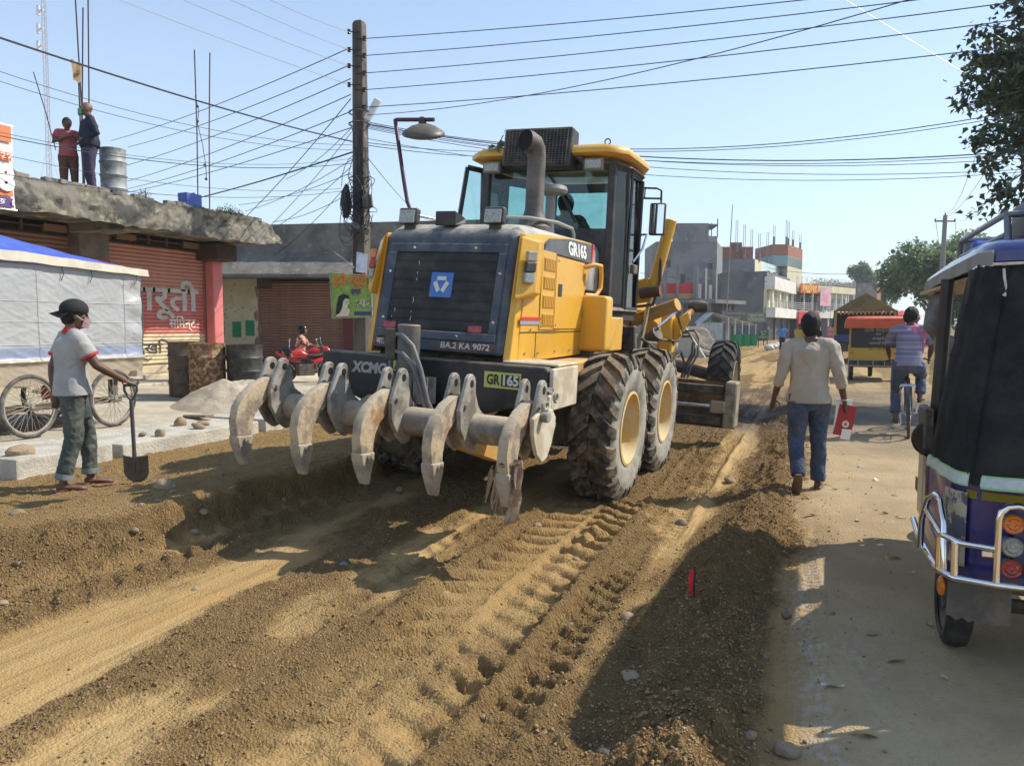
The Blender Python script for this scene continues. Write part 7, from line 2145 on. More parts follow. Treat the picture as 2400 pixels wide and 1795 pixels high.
# two-storey block with cream shutters
B = Bld('cream_shop_block', 'two-storey shop block with blank dark side wall, cream shutters and balcony', [(1690, 86), (1794, 83), (1848, 97)])
B.body(0, 7.7, FGD)
B.wall(1, 5.7, 7.1, FWH, 'roof_parapet', 1.1, 0, 1, .9)
B.wall(1, 3.0, 5.7, FCR, 'upper_wall', .3, 0, 1, .03)
for k in range(3): B.wall(1, 3.3, 5.6, mat('far_cream_shutter', (.66, .60, .38), .7), 'shutter', .1, .08 + .30 * k, .34 + .30 * k, .09)
for k in range(4): B.wall(1, 3.0, 5.7, FWH, 'column', .25, .03 + .30 * k, .07 + .30 * k, .6)
B.wall(1, 2.6, 3.7, FWH, 'fascia', 1.2, 0, 1, 1.0)
B.rail(1, 3.7, .9, FRL, 0, 1, .95)
B.wall(1, .05, 2.6, FDK, 'shop_shutter', .1, .02, .96, .05)
for k in range(4): B.wall(1, .05, 2.6, FGD, 'pillar', .2, .0 + .3 * k, .05 + .3 * k, .25)

# long balcony block with red shopfront
B = Bld('balcony_block', 'long two-storey block with railed balconies and a red shopfront', [(1846, 97), (1925, 102), (1982, 108)])
B.body(0, 6.9, FCR)
for i in (0, 1):
    B.wall(i, 6.1, 7.0, FCR, 'roof_slab', 1.4, 0, 1, 1.2)
    B.rail(i, 7.0, 1.0, FRL, 0, 1, 1.15)
    B.wall(i, 2.7, 3.6, FWH, 'balcony_slab', 1.4, 0, 1, 1.25)
    B.rail(i, 3.6, 1.0, FRL, 0, 1, 1.2)
    B.wall(i, 3.6, 6.1, FGD if i == 0 else FAQ, 'upper_wall', .2, 0, 1, .02)
    B.wall(i, 0, 2.7, FDK, 'ground_floor', .2, 0, 1, .03)
    for k in range(4):
        B.window(i, .08 + .25 * k, .20 + .25 * k, 3.7, 5.6, FWH, FGL)
        B.wall(i, 0, 6.1, FWH, 'column', .2, .23 + .25 * k, .25 + .25 * k, 1.1)
B.wall(0, 0.1, 3.5, FRD, 'red_shopfront', .3, .02, .62, 1.45)
B.wall(0, .1, 2.3, mat('far_maroon', (.22, .02, .03), .5), 'shop_glass', .1, .20, .30, 1.52)
B.wall(0, .1, 2.3, mat('far_maroon', (.22, .02, .03), .5), 'shop_glass', .1, .36, .58, 1.52)
sg = B.wall(0, 5.9, 7.1, mat('sign_orange', (.62, .12, .03), .6), 'sign_board', .1, .05, .55, 1.5)
n_ = (B.c[1] - B.c[0]); nn = V((n_.y, -n_.x, 0)).normalized()
lettering('रेष्टुरेन्ट', 1.0, mat('sign_yellow', (.8, .6, .1), .6), sg, tuple(B.c[0] + n_ * .30 - B.o + nn * 1.51 + V((0, 0, 6.5))), tuple(n_), (0, 0, 1), width=n_.length * .42, bold=.03)
B.wall(0, 4.3, 6.6, mat('pink_banner', (.62, .28, .34), .7, c2=(.7, .5, .5), ns=1.0), 'pink_banner', .06, .60, .93, 1.6)

B = Bld('grey_house', 'plain grey house with a strip of raw brick behind the tarpaulin truck', [(1978, 112), (2052, 112), (2066, 120)])
B.body(0, 8.1, FG); B.wall(1, 3, 8.0, FBR, 'brick_side', .2, 0, 1, .03)
B = Bld('cream_house', 'low cream house glimpsed behind the yellow lift cylinders', [(1470, 100), (1545, 100), (1560, 104)])
B.body(0, 7.2, FCR); 
for k in range(3): B.wall(0, 7.2, 9.6, FG, 'column_stub', .3, .3 + .25 * k, .33 + .25 * k, -.3)

# unfinished ground-floor shop with bare columns
B = Bld('unfinished_shop', 'unfinished shop with bare concrete columns and a red wall above its canopy', [(1545, 62), (1640, 62), (1712, 66)])
B.body(0, 3.9, FGD)
B.wall(0, 4.0, 5.2, FRD, 'red_wall', .2, .12, 1, -1.0); B.wall(1, 4.0, 5.2, FG, 'grey_wall', .2, .1, .8, -1.0)
B.wall(0, 3.95, 4.35, mat('far_ochre', (.55, .35, .12), .8), 'ochre_band', .2, .1, .9, -.9)
B.wall(0, 3.5, 3.8, FGD, 'canopy', 1.6, 0, 1, 1.4); B.wall(1, 3.5, 3.8, FG, 'canopy', 1.6, 0, 1, 1.4)
for i, u in ((0, .14), (0, .44), (0, .92), (1, .02), (1, .28), (1, .62)):
    B.wall(i, 3.9, 6.7 if i == 0 else 6.5, FG, 'bare_column', .35, u, u + .055, -.4)
for i, u in ((0, .1), (0, .5), (1, .1), (1, .5), (1, .9)): B.wall(i, 0, 3.5, FG, 'pillar', .3, u, u + .05, .6)
b = MB(); p = flat(1700, 60); b.tube([p, p + V((.35, 0, 11.2))], [.06, .03], 6); tag(b.build('bamboo_pole', mat('bamboo', (.22, .19, .14), .8)), 'tall thin bamboo pole standing before the unfinished shop', 'pole')
# shop signs
def board(name, px0, px1, py0, py1, d, m, label, lines, tm, cat='sign', legs=True):
    p0 = at(px0, py1, d); p1 = at(px1, py1, d); zt = at(px0, py0, d).z; zb = p0.z
    r_ = empty(name, (p0.x, p0.y, zb), label=label, cat=cat)
    dx = V((p1.x - p0.x, p1.y - p0.y, 0)); nn = V((dx.y, -dx.x, 0)).normalized()
    b = MB(); b.hexa([V((0, 0, z)) + k * dx + o for z in (0, zt - zb) for k, o in ((0, nn * .03), (1, nn * .03), (1, nn * -.03), (0, nn * -.03))]); b.build('panel', m, r_)
    h = (zt - zb) / (len(lines) + .4)
    for k, t_ in enumerate(lines): lettering(t_, h * .95, tm, r_, dx * .5 + nn * .035 + V((0, 0, (zt - zb) - h * (k + .7))), dx, (0, 0, 1), width=min(dx.length * .9, h * .5 * len(t_)))
    if legs and zb > .3:
        for k in (.08, .92):
            b = MB(); b.tube([dx * k - nn * .06 + V((0, 0, -zb)), dx * k - nn * .06 + V((0, 0, zt - zb))], .03, 6); b.build('leg', FDK, r_)
    return r_


board('shop_sign', 1690, 1750, 727, 762, 60, mat('sign_taupe', (.15, .13, .115), .7), 'dull brown Electrolux sign board in front of the dark wall', ('Electrolux', 'master', 'Refrigerator'), mat('dusty_white', (.42, .40, .37), .7))
board('shop_sign', 1749, 1795, 733, 756, 62, mat('sign_olive', (.19, .24, .15), .7), 'olive green shop sign with two pale lines beside the brown one', ('पसल तथा', 'ट्रेडर्स'), mat('sign_cream2', (.55, .53, .4), .7))
board('notice_board', 1776, 1801, 773, 795, 56, mat('sign_dkgreen', (.04, .12, .05), .7), 'small dark green notice board near the man in blue', ('सूचना', 'सडक', 'विस्तार'), mat('sign_cream2', (.55, .53, .4), .7))
board('notice_board', 1938, 1960, 765, 792, 60, mat('sign_rose', (.5, .08, .12), .7), 'red and pink notice board beside the auto rickshaw', ('सेवा', 'केन्द्र'), mat('sign_cream2', (.55, .53, .4), .7))
# tin shed with lean-to
p = flat(1650, 52); q = flat(1694, 50); r2 = flat(1775, 53)
sd_ = empty('tin_shed', (p.x, p.y, .1), label='small tin-roofed shed with a pole lean-to beside the road', cat='shed')
TIN = mat('tin_sheet', (.34, .36, .37), .45, .5, c2=(.26, .27, .28), ns=2); dx = q - p; bk_ = V((-.8, 1.9, 0))
b = MB(); b.prism([v for v in (V((0, 0, 0)), dx, dx + bk_, bk_)], (0, 0, 1.75)); b.build('shed_wall', TIN, sd_)
b = MB(); b.hexa([V((0, 0, 1.75)) - dx * .1, dx * .5 + V((0, 0, 2.4)), dx * .5 + V((0, 0, 2.4)) + bk_, V((0, 0, 1.75)) - dx * .1 + bk_] + [v + V((0, 0, .04)) for v in (V((0, 0, 1.75)) - dx * .1, dx * .5 + V((0, 0, 2.4)), dx * .5 + V((0, 0, 2.4)) + bk_, V((0, 0, 1.75)) - dx * .1 + bk_)]); b.build('roof_sheet', TIN, sd_)
e_ = r2 - p
b = MB(); b.hexa([dx * .5 + V((0, 0, 2.4)), e_ + V((0, 0, 1.55)), e_ + V((0, 0, 1.55)) + bk_, dx * .5 + V((0, 0, 2.4)) + bk_] + [v + V((0, 0, .04)) for v in (dx * .5 + V((0, 0, 2.4)), e_ + V((0, 0, 1.55)), e_ + V((0, 0, 1.55)) + bk_, dx * .5 + V((0, 0, 2.4)) + bk_)]); b.build('roof_sheet', TIN, sd_)
for k in range(5):
    v = dx + (e_ - dx) * (.15 + .2 * k); b = MB(); b.tube([v, v + V((0, 0, 2.1 - .11 * k))], .035, 6); b.build('lean_to_post', FRL, sd_)
for k in range(3):
    v = dx + (e_ - dx) * (.2 + .22 * k); b = MB(); b.grid(6, 6, lambda u, w: v + V((.8 * u, .1 * math.sin(u * 8), .15 + .8 * w))); b.build('green_netting', mat('green_net', (.03, .26, .09), .8), sd_, smooth=50)
leaf_tuft('roadside_bush', tuple(flat(1655, 56) + V((0, 0, .5))), (1.0, .8, 2.2), 700, mat('bush_leaf', (.10, .16, .05), .7), 'thin green bush beside the tin shed', 'bush', 21, .22)
b = MB(); b.ball((0, 0, 0), 1.2, 3, (1.3, .8, .45), .5, 3); o = b.build('rubble_heap', mat('rubble', (.36, .33, .28), .95, c2=(.22, .2, .17), ns=2, bump=1, bs=6), loc=tuple(flat(1600, 40) + V((0, 0, .1)))); tag(o, 'pale rubble heap on the roadside behind the grader front', 'rubble')
b = MB(); b.prism([V((-.5, 0, 0)), V((.9, 0, 0)), V((-.1, .1, 1.5)), V((-.45, .1, 1.5))], (0, .4, 0)); o = b.build('concrete_slab', mat('pale_slab', (.40, .38, .33), .9), loc=tuple(flat(1612, 38))); tag(o, 'pale leaning slab by the grader front wheel', 'slab')
b = MB(); b.ball((0, 0, 0), 1.5, 4, (1.3, 1.0, .62), .55, 6); o = b.build('gravel_mound', mat('gravel_mound', (.20, .17, .13), .95, c2=(.11, .095, .075), ns=5, c3=(.36, .32, .26), ns3=12, bump=1, bs=12), loc=tuple(flat(1590, 44))); o.location.z = .7; tag(o, 'gravel mound seen past the grader front bracket', 'mound')
for i, (px, d) in enumerate(((1805, 50), (1812, 53), (1820, 56))):
    b = MB(); b.ball((0, 0, .18), .3, 2, (1.2, .9, .7), .4, i); o = b.build('sack', mat('white_sack', (.62, .60, .55), .8, c2=(.5, .48, .45), ns=5), loc=tuple(flat(px, d)), smooth=60); tag(o, 'white sack lying near the man in blue' if i < 2 else 'farther white sack by the roadside', 'sack', 'white sacks by the roadside')
b = MB(); b.lathe([(.05, 2.0), (.9, 1.75), (.92, 1.72), (.05, 1.9)], (0, 0, .4), (0, 0, 1), 8); b.cyl((0, 0, 0), (0, 0, 2.4), .03, 8); o = b.build('parasol', mat('parasol_red', (.62, .06, .05), .7), loc=tuple(flat(2112, 38))); tag(o, 'red stall parasol behind the cyclist', 'parasol')


# ---- trees
def tree(name, base, trunk_h, crown_c, rad, n, leaf, m, label, seed, lobes=9, bark=None, tr=.25):
    r = random.Random(seed)
    root = empty(name, base, label=label, cat='tree')
    base = V(base)
    cc = V(crown_c) - base
    bark = bark or mat('bark', (.12, .09, .065), .9, bump=.6, bs=12)
    lob = []
    for k in range(lobes):
        d = V((r.gauss(0, 1), r.gauss(0, 1), r.gauss(0, .8))).normalized()
        lob.append((cc + V((d.x * rad[0], d.y * rad[1], d.z * rad[2])) * r.uniform(.45, .85), r.uniform(.30, .5)))
    lob.append((cc, .6))
    b = MB()
    fork = V((cc.x * .3, cc.y * .3, trunk_h))
    b.tube([V((0, 0, -.2)), V((.05, .0, trunk_h * .5)), fork], [tr * 1.2, tr, tr * .8], 10)
    for c_, s_ in lob: b.tube([fork - V((0, 0, .3)), fork.lerp(c_, .5) + V((r.uniform(-.3, .3), r.uniform(-.3, .3), .2)), c_], [tr * .55, tr * .3, tr * .06], 6)
    b.build('trunk', bark, root, smooth=50)
    vs = []; fs = []
    for k in range(n):
        c_, s_ = lob[r.randrange(len(lob))]
        d = V((r.gauss(0, 1), r.gauss(0, 1), r.gauss(0, 1))).normalized() * (r.random() ** .4)
        p = c_ + V((d.x * rad[0], d.y * rad[1], d.z * rad[2])) * s_
        l = leaf * r.uniform(.7, 1.35)
        a = V((r.gauss(0, 1), r.gauss(0, 1), r.gauss(-.4, .7))).normalized(); s2 = a.cross(V((r.gauss(0, .4), r.gauss(0, .4), 1))).normalized()
        nn = s2.cross(a) * .12
        i0 = len(vs)
        vs += [p, p + a * l * .4 + s2 * l * .38 + nn * l, p + a * l, p + a * l * .4 - s2 * l * .38 + nn * l]
        fs += [(i0, i0 + 1, i0 + 2), (i0, i0 + 2, i0 + 3)]
    me = bpy.data.meshes.new('crown'); me.from_pydata(vs, [], fs); me.materials.append(m)
    link('crown', me, None, root)
    return root


def leaf_mat(name, c, c2, tr):
    mt = bpy.data.materials.new(name); mt.use_nodes = True
    nt = mt.node_tree; p = nt.nodes['Principled BSDF']
    ge = nt.nodes.new('ShaderNodeNewGeometry')
    n1 = _n(nt, 'ShaderNodeTexNoise', Scale=1.3, Detail=3.0); nt.links.new(ge.outputs['Position'], n1.inputs['Vector'])
    f = math_n(nt, 'ADD', math_n(nt, 'MULTIPLY', ge.outputs['Random Per Island'], .6), math_n(nt, 'MULTIPLY', n1.outputs[0], .5))
    col = mix(nt, ramp(nt, f, .2, .9), c, c2)
    nt.links.new(col, p.inputs['Base Color']); p.inputs['Roughness'].default_value = .5
    tl = nt.nodes.new('ShaderNodeBsdfTranslucent'); nt.links.new(col, tl.inputs[0])
    ms = nt.nodes.new('ShaderNodeMixShader'); ms.inputs[0].default_value = tr
    out = nt.nodes['Material Output']
    nt.links.new(p.outputs[0], ms.inputs[1]); nt.links.new(tl.outputs[0], ms.inputs[2]); nt.links.new(ms.outputs[0], out.inputs[0])
    return mt


LF1 = leaf_mat('peepal_leaf', (.035, .060, .024), (.075, .11, .045), .25)
LF2 = leaf_mat('mid_leaf', (.12, .19, .075), (.25, .33, .135), .45)
LF3 = leaf_mat('pale_leaf', (.14, .20, .10), (.22, .28, .15), .3)
# near tree: crown built from twigs so single leaves show against the sky
rt = random.Random(17)
tb = V((8.2, 18.2, 0))
tn_ = empty('peepal_tree', tuple(tb), label='large dark-leaved tree overhanging from the right, near the rickshaw', cat='tree')
b = MB(); b.tube([(0, 0, -.2), (.1, 0, 2.2), (-.2, -.2, 4.5), (-.9, -.6, 6.4)], [.45, .36, .28, .14], 12)
vs = []; fs = []


def leaves_along(p, q, n, size, spread):
    for k in range(n):
        t = rt.random() ** .8
        c_ = p.lerp(q, t) + V((rt.gauss(0, spread), rt.gauss(0, spread), rt.gauss(0, spread * .8) - .03))
        l = size * rt.uniform(.7, 1.25)
        a = V((rt.gauss(0, .7), rt.gauss(0, .7), rt.gauss(-.6, .5))).normalized(); s2 = a.cross(V((rt.gauss(0, .6), rt.gauss(0, .6), 1))).normalized(); nn = s2.cross(a) * .1
        i0 = len(vs)
        vs.extend([c_, c_ + a * l * .3 + s2 * l * .40 + nn * l, c_ + a * l * .75 + s2 * l * .16, c_ + a * l * 1.15, c_ + a * l * .75 - s2 * l * .16, c_ + a * l * .3 - s2 * l * .40 + nn * l])
        fs.extend([(i0, i0 + 1, i0 + 2, i0 + 3), (i0, i0 + 3, i0 + 4, i0 + 5)])


hub = [V((-.9, -.6, 6.4)), V((-.2, -.2, 4.6)), V((-.5, -.4, 5.6)), V((-.6, -.5, 7.0))]
tips = []
for px, py, d, w in ((2235, 205, 14.5, 1), (2250, 120, 15.0, 1), (2285, 310, 14.2, 1.2), (2300, 60, 15.2, .9), (2330, 140, 14.6, 1.5), (2345, 260, 14.6, 1.8), (2320, 400, 14.0, 1), (2330, 455, 13.6, .9), (2380, 330, 14.4, 2), (2375, 200, 15, 2), (2390, 420, 14, 1.5), (2400, 100, 15.5, 2), (2350, 5, 15, 1.1), (2395, 480, 13.5, 1), (2330, -40, 15.4, 1.1), (2450, 260, 14.5, 3), (2460, 400, 14, 3), (2480, 120, 15.5, 3), (2560, 250, 15, 3.4), (2560, 50, 16, 3.4), (2420, -60, 15.5, 2.2), (2500, -150, 16, 3), (2650, 150, 16, 3.5), (2650, 380, 15, 3), (2300, 225, 14.8, 1.4), (2345, 340, 14.5, 1.5), (2265, 250, 14.4, .7), (2420, 330, 16.0, 3), (2400, 220, 16.5, 3)):
    tip = at(px, py, d) - tb
    h_ = hub[rt.randrange(4)]
    midp = h_.lerp(tip, .55) + V((rt.uniform(-.3, .3), rt.uniform(-.3, .3), .35))
    b.tube([h_, midp, tip], [.07, .035, .008], 6)
    for k in range(int(9 * w)):
        st = midp.lerp(tip, rt.uniform(.2, 1.0))
        en = st + V((rt.gauss(0, .42), rt.gauss(0, .42), rt.gauss(-.05, .34))) * (.55 + .22 * w)
        b.tube([st, en], [.008, .003], 4)
        leaves_along(st, en, 40, .125, .095)
    leaves_along(midp, tip, int(80 * w), .125, .16)
b.build('trunk', mat('bark', (.12, .09, .065), .9, bump=.6, bs=12), tn_, smooth=50)
me = bpy.data.meshes.new('crown'); me.from_pydata(vs, [], fs); me.materials.append(LF1); link('crown', me, None, tn_)
p = flat(2195, 62); tree('roadside_tree', tuple(p), 3.0, tuple(at(2195, 652, 62)), (3.9, 3.9, 4.4), 15000, .36, LF2, 'broad green tree behind the far pole', 5)
p = flat(2260, 66); tree('roadside_tree', tuple(p), 3.0, tuple(at(2262, 640, 66)), (3.4, 3.4, 4.2), 10000, .36, LF2, 'green tree peeping over the rickshaw roof', 9)
p = flat(2030, 140); tree('roadside_tree', tuple(p), 5.0, tuple(at(2028, 660, 140)), (3.6, 3.6, 3.8), 5000, .46, LF3, 'pale hazy tree rising behind the grey house', 6)
p = flat(2078, 118); tree('roadside_tree', tuple(p), 3.0, tuple(at(2078, 690, 118)), (2.0, 2.0, 3.2), 2600, .36, LF3, 'slim pale tree right of the grey house', 8)
p = flat(1935, 160); tree('roadside_tree', tuple(p), 4.0, tuple(at(1935, 680, 160)), (5, 5, 3), 2000, .45, LF3, 'distant pale tree over the long balcony block', 7)

# ---- main pole
MP0 = at(851, 905, 16); MP1 = at(842, 58, 16)
ax_ = (MP1 - MP0).normalized()
pole = empty('utility_pole', tuple(MP0), label='tall weathered concrete utility pole hung with tangled cables', cat='pole')
PC = mat('pole_concrete', (.13, .11, .085), .9, c2=(.06, .05, .042), ns=3, stretch=(1, 1, .25), bump=.5, bs=20, c3=(.24, .21, .17), ns3=4)
Lp = (MP1 - MP0).length
b = MB(); s0, s1 = .165, .115
rs_ = []
for t in np.linspace(0, 1, 9):
    s_ = s0 + (s1 - s0) * t; c_ = ax_ * Lp * t
    rs_.append([c_ + V((a * s_, d * s_, 0)) for a, d in ((-1, -.8), (-.7, -1), (.7, -1), (1, -.8), (1, .8), (.7, 1), (-.7, 1), (-1, .8))])
rs_.append([ax_ * (Lp + .06) + V((a * .09, d * .09, 0)) for a, d in ((-1, -.8), (-.7, -1), (.7, -1), (1, -.8), (1, .8), (.7, 1), (-.7, 1), (-1, .8))])
b.rings(rs_); b.build('shaft', PC, pole, smooth=40)


def PL(px, py): return at(px, py, 15.85) - MP0


INS = mat('insulator', (.03, .02, .018), .3)
insL = []; insR = []
for py in (75, 117, 155, 199):
    p = PL(818, py); b = MB(); b.tube([p + CR * .25, p], .012, 6); b.lathe([(.02, -.05), (.04, -.04), (.025, 0), (.04, .04), (.02, .05)], p, (0, 0, 1), 10); b.build('insulator', INS, pole); insL.append(p + MP0)
for py in (91, 131, 172, 211, 252):
    p = PL(854, py); b = MB(); b.tube([p - CR * .2, p], .012, 6); b.lathe([(.02, -.05), (.045, -.04), (.025, 0), (.045, .04), (.02, .05)], p, (0, 0, 1), 10); b.build('insulator', INS, pole); insR.append(p + MP0)
b = MB(); c_ = PL(873, 256); b.hexa([c_ + V(v) for v in [(CR * a + CU * d + CF * e) for e in (-.05, .05) for a, d in ((-.19, -.20), (-.06, -.27), (.19, .17), (.06, .24))]]); b.build('street_lamp', mat('lamp_white', (.7, .7, .68), .4), pole, bevel=.02)
rw = random.Random(4)
b = MB()
for k in range(24):
    py = rw.uniform(440, 530); c_ = PL(842 + rw.gauss(0, 7), py); r_ = rw.uniform(.10, .34); s2 = rw.uniform(.5, 1.4)
    ph = rw.uniform(0, 6.3); tl = rw.uniform(-.4, .4)
    b.tube([c_ + CR * (r_ * math.cos(t + ph)) + CU * (r_ * s2 * math.sin(t + ph) + tl * math.cos(t)) - CF * (.2 + .1 * rw.random()) for t in np.linspace(0, rw.uniform(4, 6.28), 14)], .0075, 5)
for k in range(13):
    x0 = 842 + rw.gauss(2, 9); pts = [PL(x0 + rw.gauss(0, 4), py) - CF * .18 for py in np.linspace(290 + rw.uniform(0, 60), 470 + rw.uniform(0, 110), 7)]
    b.tube(pts, .008, 5)
b.build('cable_tangle', mat('cable_black', (.012, .012, .013), .5), pole, smooth=50)
b = MB(); b.ball(PL(815, 480) - CF * .15, .16, 2, (.8, .8, 2.2), .4, 2); b.build('cable_bundle', mat('cable_black', (.012, .012, .013), .5), pole)
for px, py, w, h, an in ((866, 478, .20, .26, .15), (816, 547, .26, .20, -.25), (850, 540, .40, .13, -.5)):
    b = MB(); c_ = PL(px, py) - CF * .2; x_ = CR * math.cos(an) + CU * math.sin(an); y_ = CU * math.cos(an) - CR * math.sin(an)
    b.hexa([c_ + x_ * a * w / 2 + y_ * d * h / 2 + CF * e for e in (-.06, .06) for a, d in ((-1, -1), (1, -1), (1, 1), (-1, 1))]); b.build('junction_box', mat('box_grey', (.10, .10, .095), .6, alldust=.3), pole, bevel=.01)
b = MB(); b.tube([PL(785, 592) - CF * .1, PL(832, 630) - CF * .1], .018, 6); b.build('bracket_rod', PLATE, pole)
for py in (265, 292, 420): b = MB(); b.tube([PL(842, py) + CR * .22 * math.cos(t) + CF * .2 * math.sin(t) for t in np.linspace(0, 2 * PI, 13)], .014, 5); b.build('band_clamp', BLK, pole)
# beauty parlour banner and small card hung on the pole
bn2 = empty('hanging_banner', tuple(at(773, 745, 15.6)), label='green beauty parlour banner with a portrait hung beside the pole', cat='banner')
o_ = V(bn2.location)
q4 = [at(*p, 15.6) - o_ for p in ((779, 745), (872, 743), (870, 648), (772, 639))]
b = MB(); b.grid(8, 8, lambda u, v: q4[0].lerp(q4[1], u).lerp(q4[3].lerp(q4[2], u), v) + CF * .015 * math.sin(u * 7 + v * 3)); b.build('cloth', mat('banner_green', (.22, .34, .06), .6, c2=(.40, .44, .10), ns=3, c3=(.10, .2, .04), ns3=5), bn2, smooth=60)


def bp_(u, v, o=-.03): return q4[0].lerp(q4[1], u).lerp(q4[3].lerp(q4[2], u), v) + CF * o


b = MB(); b.poly([bp_(u, v) for u, v in ((.10, .02), (.42, .02), (.46, .16), (.40, .26), (.46, .34), (.44, .46), (.34, .52), (.26, .45), (.22, .28))]); b.build('portrait_face', mat('portrait_skin', (.66, .60, .42), .7), bn2)
b = MB(); b.poly([bp_(u, v, -.04) for u, v in ((.10, .05), (.14, .30), (.20, .48), (.32, .54), (.44, .50), (.46, .42), (.36, .44), (.30, .36), (.27, .22), (.20, .10))]); b.build('portrait_hair', mat('portrait_hair', (.012, .012, .01), .6), bn2)
b = MB(); b.poly([bp_(u, v, -.045) for u, v in ((.37, .33), (.43, .345), (.43, .36), (.37, .35))]); b.poly([bp_(u, v, -.045) for u, v in ((.38, .20), (.43, .20), (.41, .22))]); b.build('portrait_features', mat('portrait_ink', (.05, .03, .02), .6), bn2)
ORT = mat('banner_orange', (.62, .18, .03), .6)
lettering('हनी ब्यूटी', .30, ORT, bn2, tuple(bp_(.5, .83, -.05)), tuple(q4[1] - q4[0]), tuple(CU), width=.72, bold=.008)
lettering('एण्ड', .14, mat('banner_navy', (.03, .04, .16), .6), bn2, tuple(bp_(.62, .60, -.05)), tuple(q4[1] - q4[0]), tuple(CU), width=.22, bold=.004)
b = MB(); b.poly([bp_(u, v) for u, v in ((.56, .05), (.98, .05), (.98, .13), (.56, .13))]); b.build('banner_footer', mat('banner_navy', (.03, .04, .16), .6), bn2)
b = MB()
for k in range(4): b.poly([bp_(.6 + .09 * k, .24 + .05 * (k % 2)), bp_(.67 + .09 * k, .25), bp_(.66 + .09 * k, .42), bp_(.60 + .09 * k, .40)])
b.build('banner_pictures', mat('banner_pics', (.55, .55, .40), .7, c2=(.1, .16, .06), ns=16), bn2)
b = MB(); 
for k in range(4): b.tube([q4[k], q4[(k + 1) % 4]], .012, 5)
b.build('banner_frame', PLATE, bn2)
cd_ = [at(*p, 15.55) for p in ((834, 637), (858, 641), (861, 596), (836, 590))]
b = MB(); b.prism(cd_, CF * .01); o = b.build('paper_card', mat('card_white', (.66, .70, .76), .6, c2=(.45, .52, .66), ns=9)); tag(o, 'pale blue paper card tied to the pole above the green banner', 'card')

# ---- far pole and others
fp = flat(2200, 46)
fpo = empty('utility_pole', tuple(fp), label='grey pole with a crossarm in front of the broad tree', cat='pole')
zt = at(2200, 508, 46).z
b = MB(); b.tube([V((0, 0, 0)), V((.1, 0, zt))], [.19, .12], 8); b.build('shaft', mat('far_pole_grey', (.22, .22, .21), .8), fpo)
b = MB(); b.tube([V((.1, 0, zt - .35)) - CR * .62, V((.1, 0, zt - .35)) + CR * .62], .05, 6); b.build('crossarm', FDK, fpo)
fpt = [V(fp) + V((.1, 0, zt + .15)), V(fp) + V((.1, 0, zt - .2)) - CR * .6, V(fp) + V((.1, 0, zt - .2)) + CR * .6]
for t in fpt: b = MB(); b.tube([t - V(fp) - V((0, 0, .2)), t - V(fp)], .04, 6); b.build('insulator', INS, fpo)

# ---- lattice mast far left
tw = empty('lattice_mast', tuple(flat(128, 72)), label='slender guyed lattice radio mast rising behind the shop', cat='mast')
o_ = V(tw.location); top = at(100, -60, 72) - o_
b = MB(); legs = [V((.27 * math.cos(a), .27 * math.sin(a), 0)) for a in (.3, 2.4, 4.5)]
for l in legs: b.tube([l, l * .8 + top], .035, 4)
nseg = 60
for k in range(nseg):
    for i in range(3):
        t0 = k / nseg; t1 = (k + 1) / nseg
        b.tube([legs[i] * (1 - .2 * t0) + top * t0, legs[(i + 1) % 3] * (1 - .2 * t1) + top * t1], .02, 3)
b.build('lattice', mat('mast_white', (.45, .42, .40), .6), tw)
for py in (25, 68, 108): 
    b = MB(); c_ = at(104, py, 72) - o_; b.box(c_ - CR * .4, (.8, .1, .12)); b.box(c_ - CR * .6, (.25, .2, .9)); b.build('antenna', WHT, tw)
for k, (px, d) in enumerate(((20, 80), (60, 60), (230, 85))):
    b = MB(); b.tube([top * .55, flat(px, d) - o_], .012, 4); b.build('guy_wire', FRL, tw)

# ---- wires
WBLK = mat('wire_dark', (.03, .035, .045), .6); WLT = mat('wire_pale', (.42, .43, .45), .45, .5); WTH = mat('cable_black', (.012, .012, .013), .5)


def wire(a, b_, r, sag, m, label, group, n=22):
    a = V(a); b_ = V(b_)
    b = MB(); b.tube([a.lerp(b_, t) - V((0, 0, sag * 4 * t * (1 - t))) for t in np.linspace(0, 1, n)], r * .8, 5)
    o = b.build('overhead_wire', m, smooth=60)
    return tag(o, label, 'wire', group)


GRt = 'supply wires crossing to the right'
ords = ('topmost', 'second', 'third', 'fourth', 'fifth')
for k, (px, py, d) in enumerate(((2700, -95, 10), (2700, -70, 10), (2700, -38, 10), (2700, 5, 10), (2700, 70, 10))):
    wire(insR[k], at(px, py, d), .011, .10, WBLK, ords[k] + ' supply wire running right from the pole insulators', GRt)
wire(PL(857, 270) + MP0, at(2130, 0, 8.5), .009, .25, WBLK, 'wire climbing steeply to the upper right across the other wires', GRt)
wire(at(2130, 0, 8.5), at(2500, -140, 7), .009, .0, WBLK, 'upper continuation of the steeply climbing wire', GRt)
for k, (px, py, d, r_) in enumerate(((2700, 195, 11, .010), (2700, 205, 11, .008), (2700, 325, 13, .014), (2700, 345, 13, .008), (2700, 330, 12, .008), (2700, 375, 13, .008), (2600, 385, 14, .008))):
    wire(PL(860, 286 + 3 * k if k < 6 else 325) + MP0, at(px, py, d), r_, .55 if k > 1 else .75, WBLK, (('upper', 'lower')[k] + ' cable of the pair sagging from the pole to the tree' if k < 2 else ('topmost', 'second', 'third', 'fourth', 'lowest')[k - 2] + ' cable of the bundle sagging from the pole towards the rickshaw roof'), 'service cables to the right')
for k in range(2): wire(PL(862, 335 + 6 * k) + MP0, at(1230, 352 + 14 * k, 24), .012, .1, WBLK, ('upper', 'lower')[k] + ' short service wire passing behind the cab roof', 'service cables to the right')
wire(PL(862, 370) + MP0, at(985, 505, 30), .01, .1, WBLK, 'thin wire slanting down from the pole behind the lamp dish', 'service cables to the right')
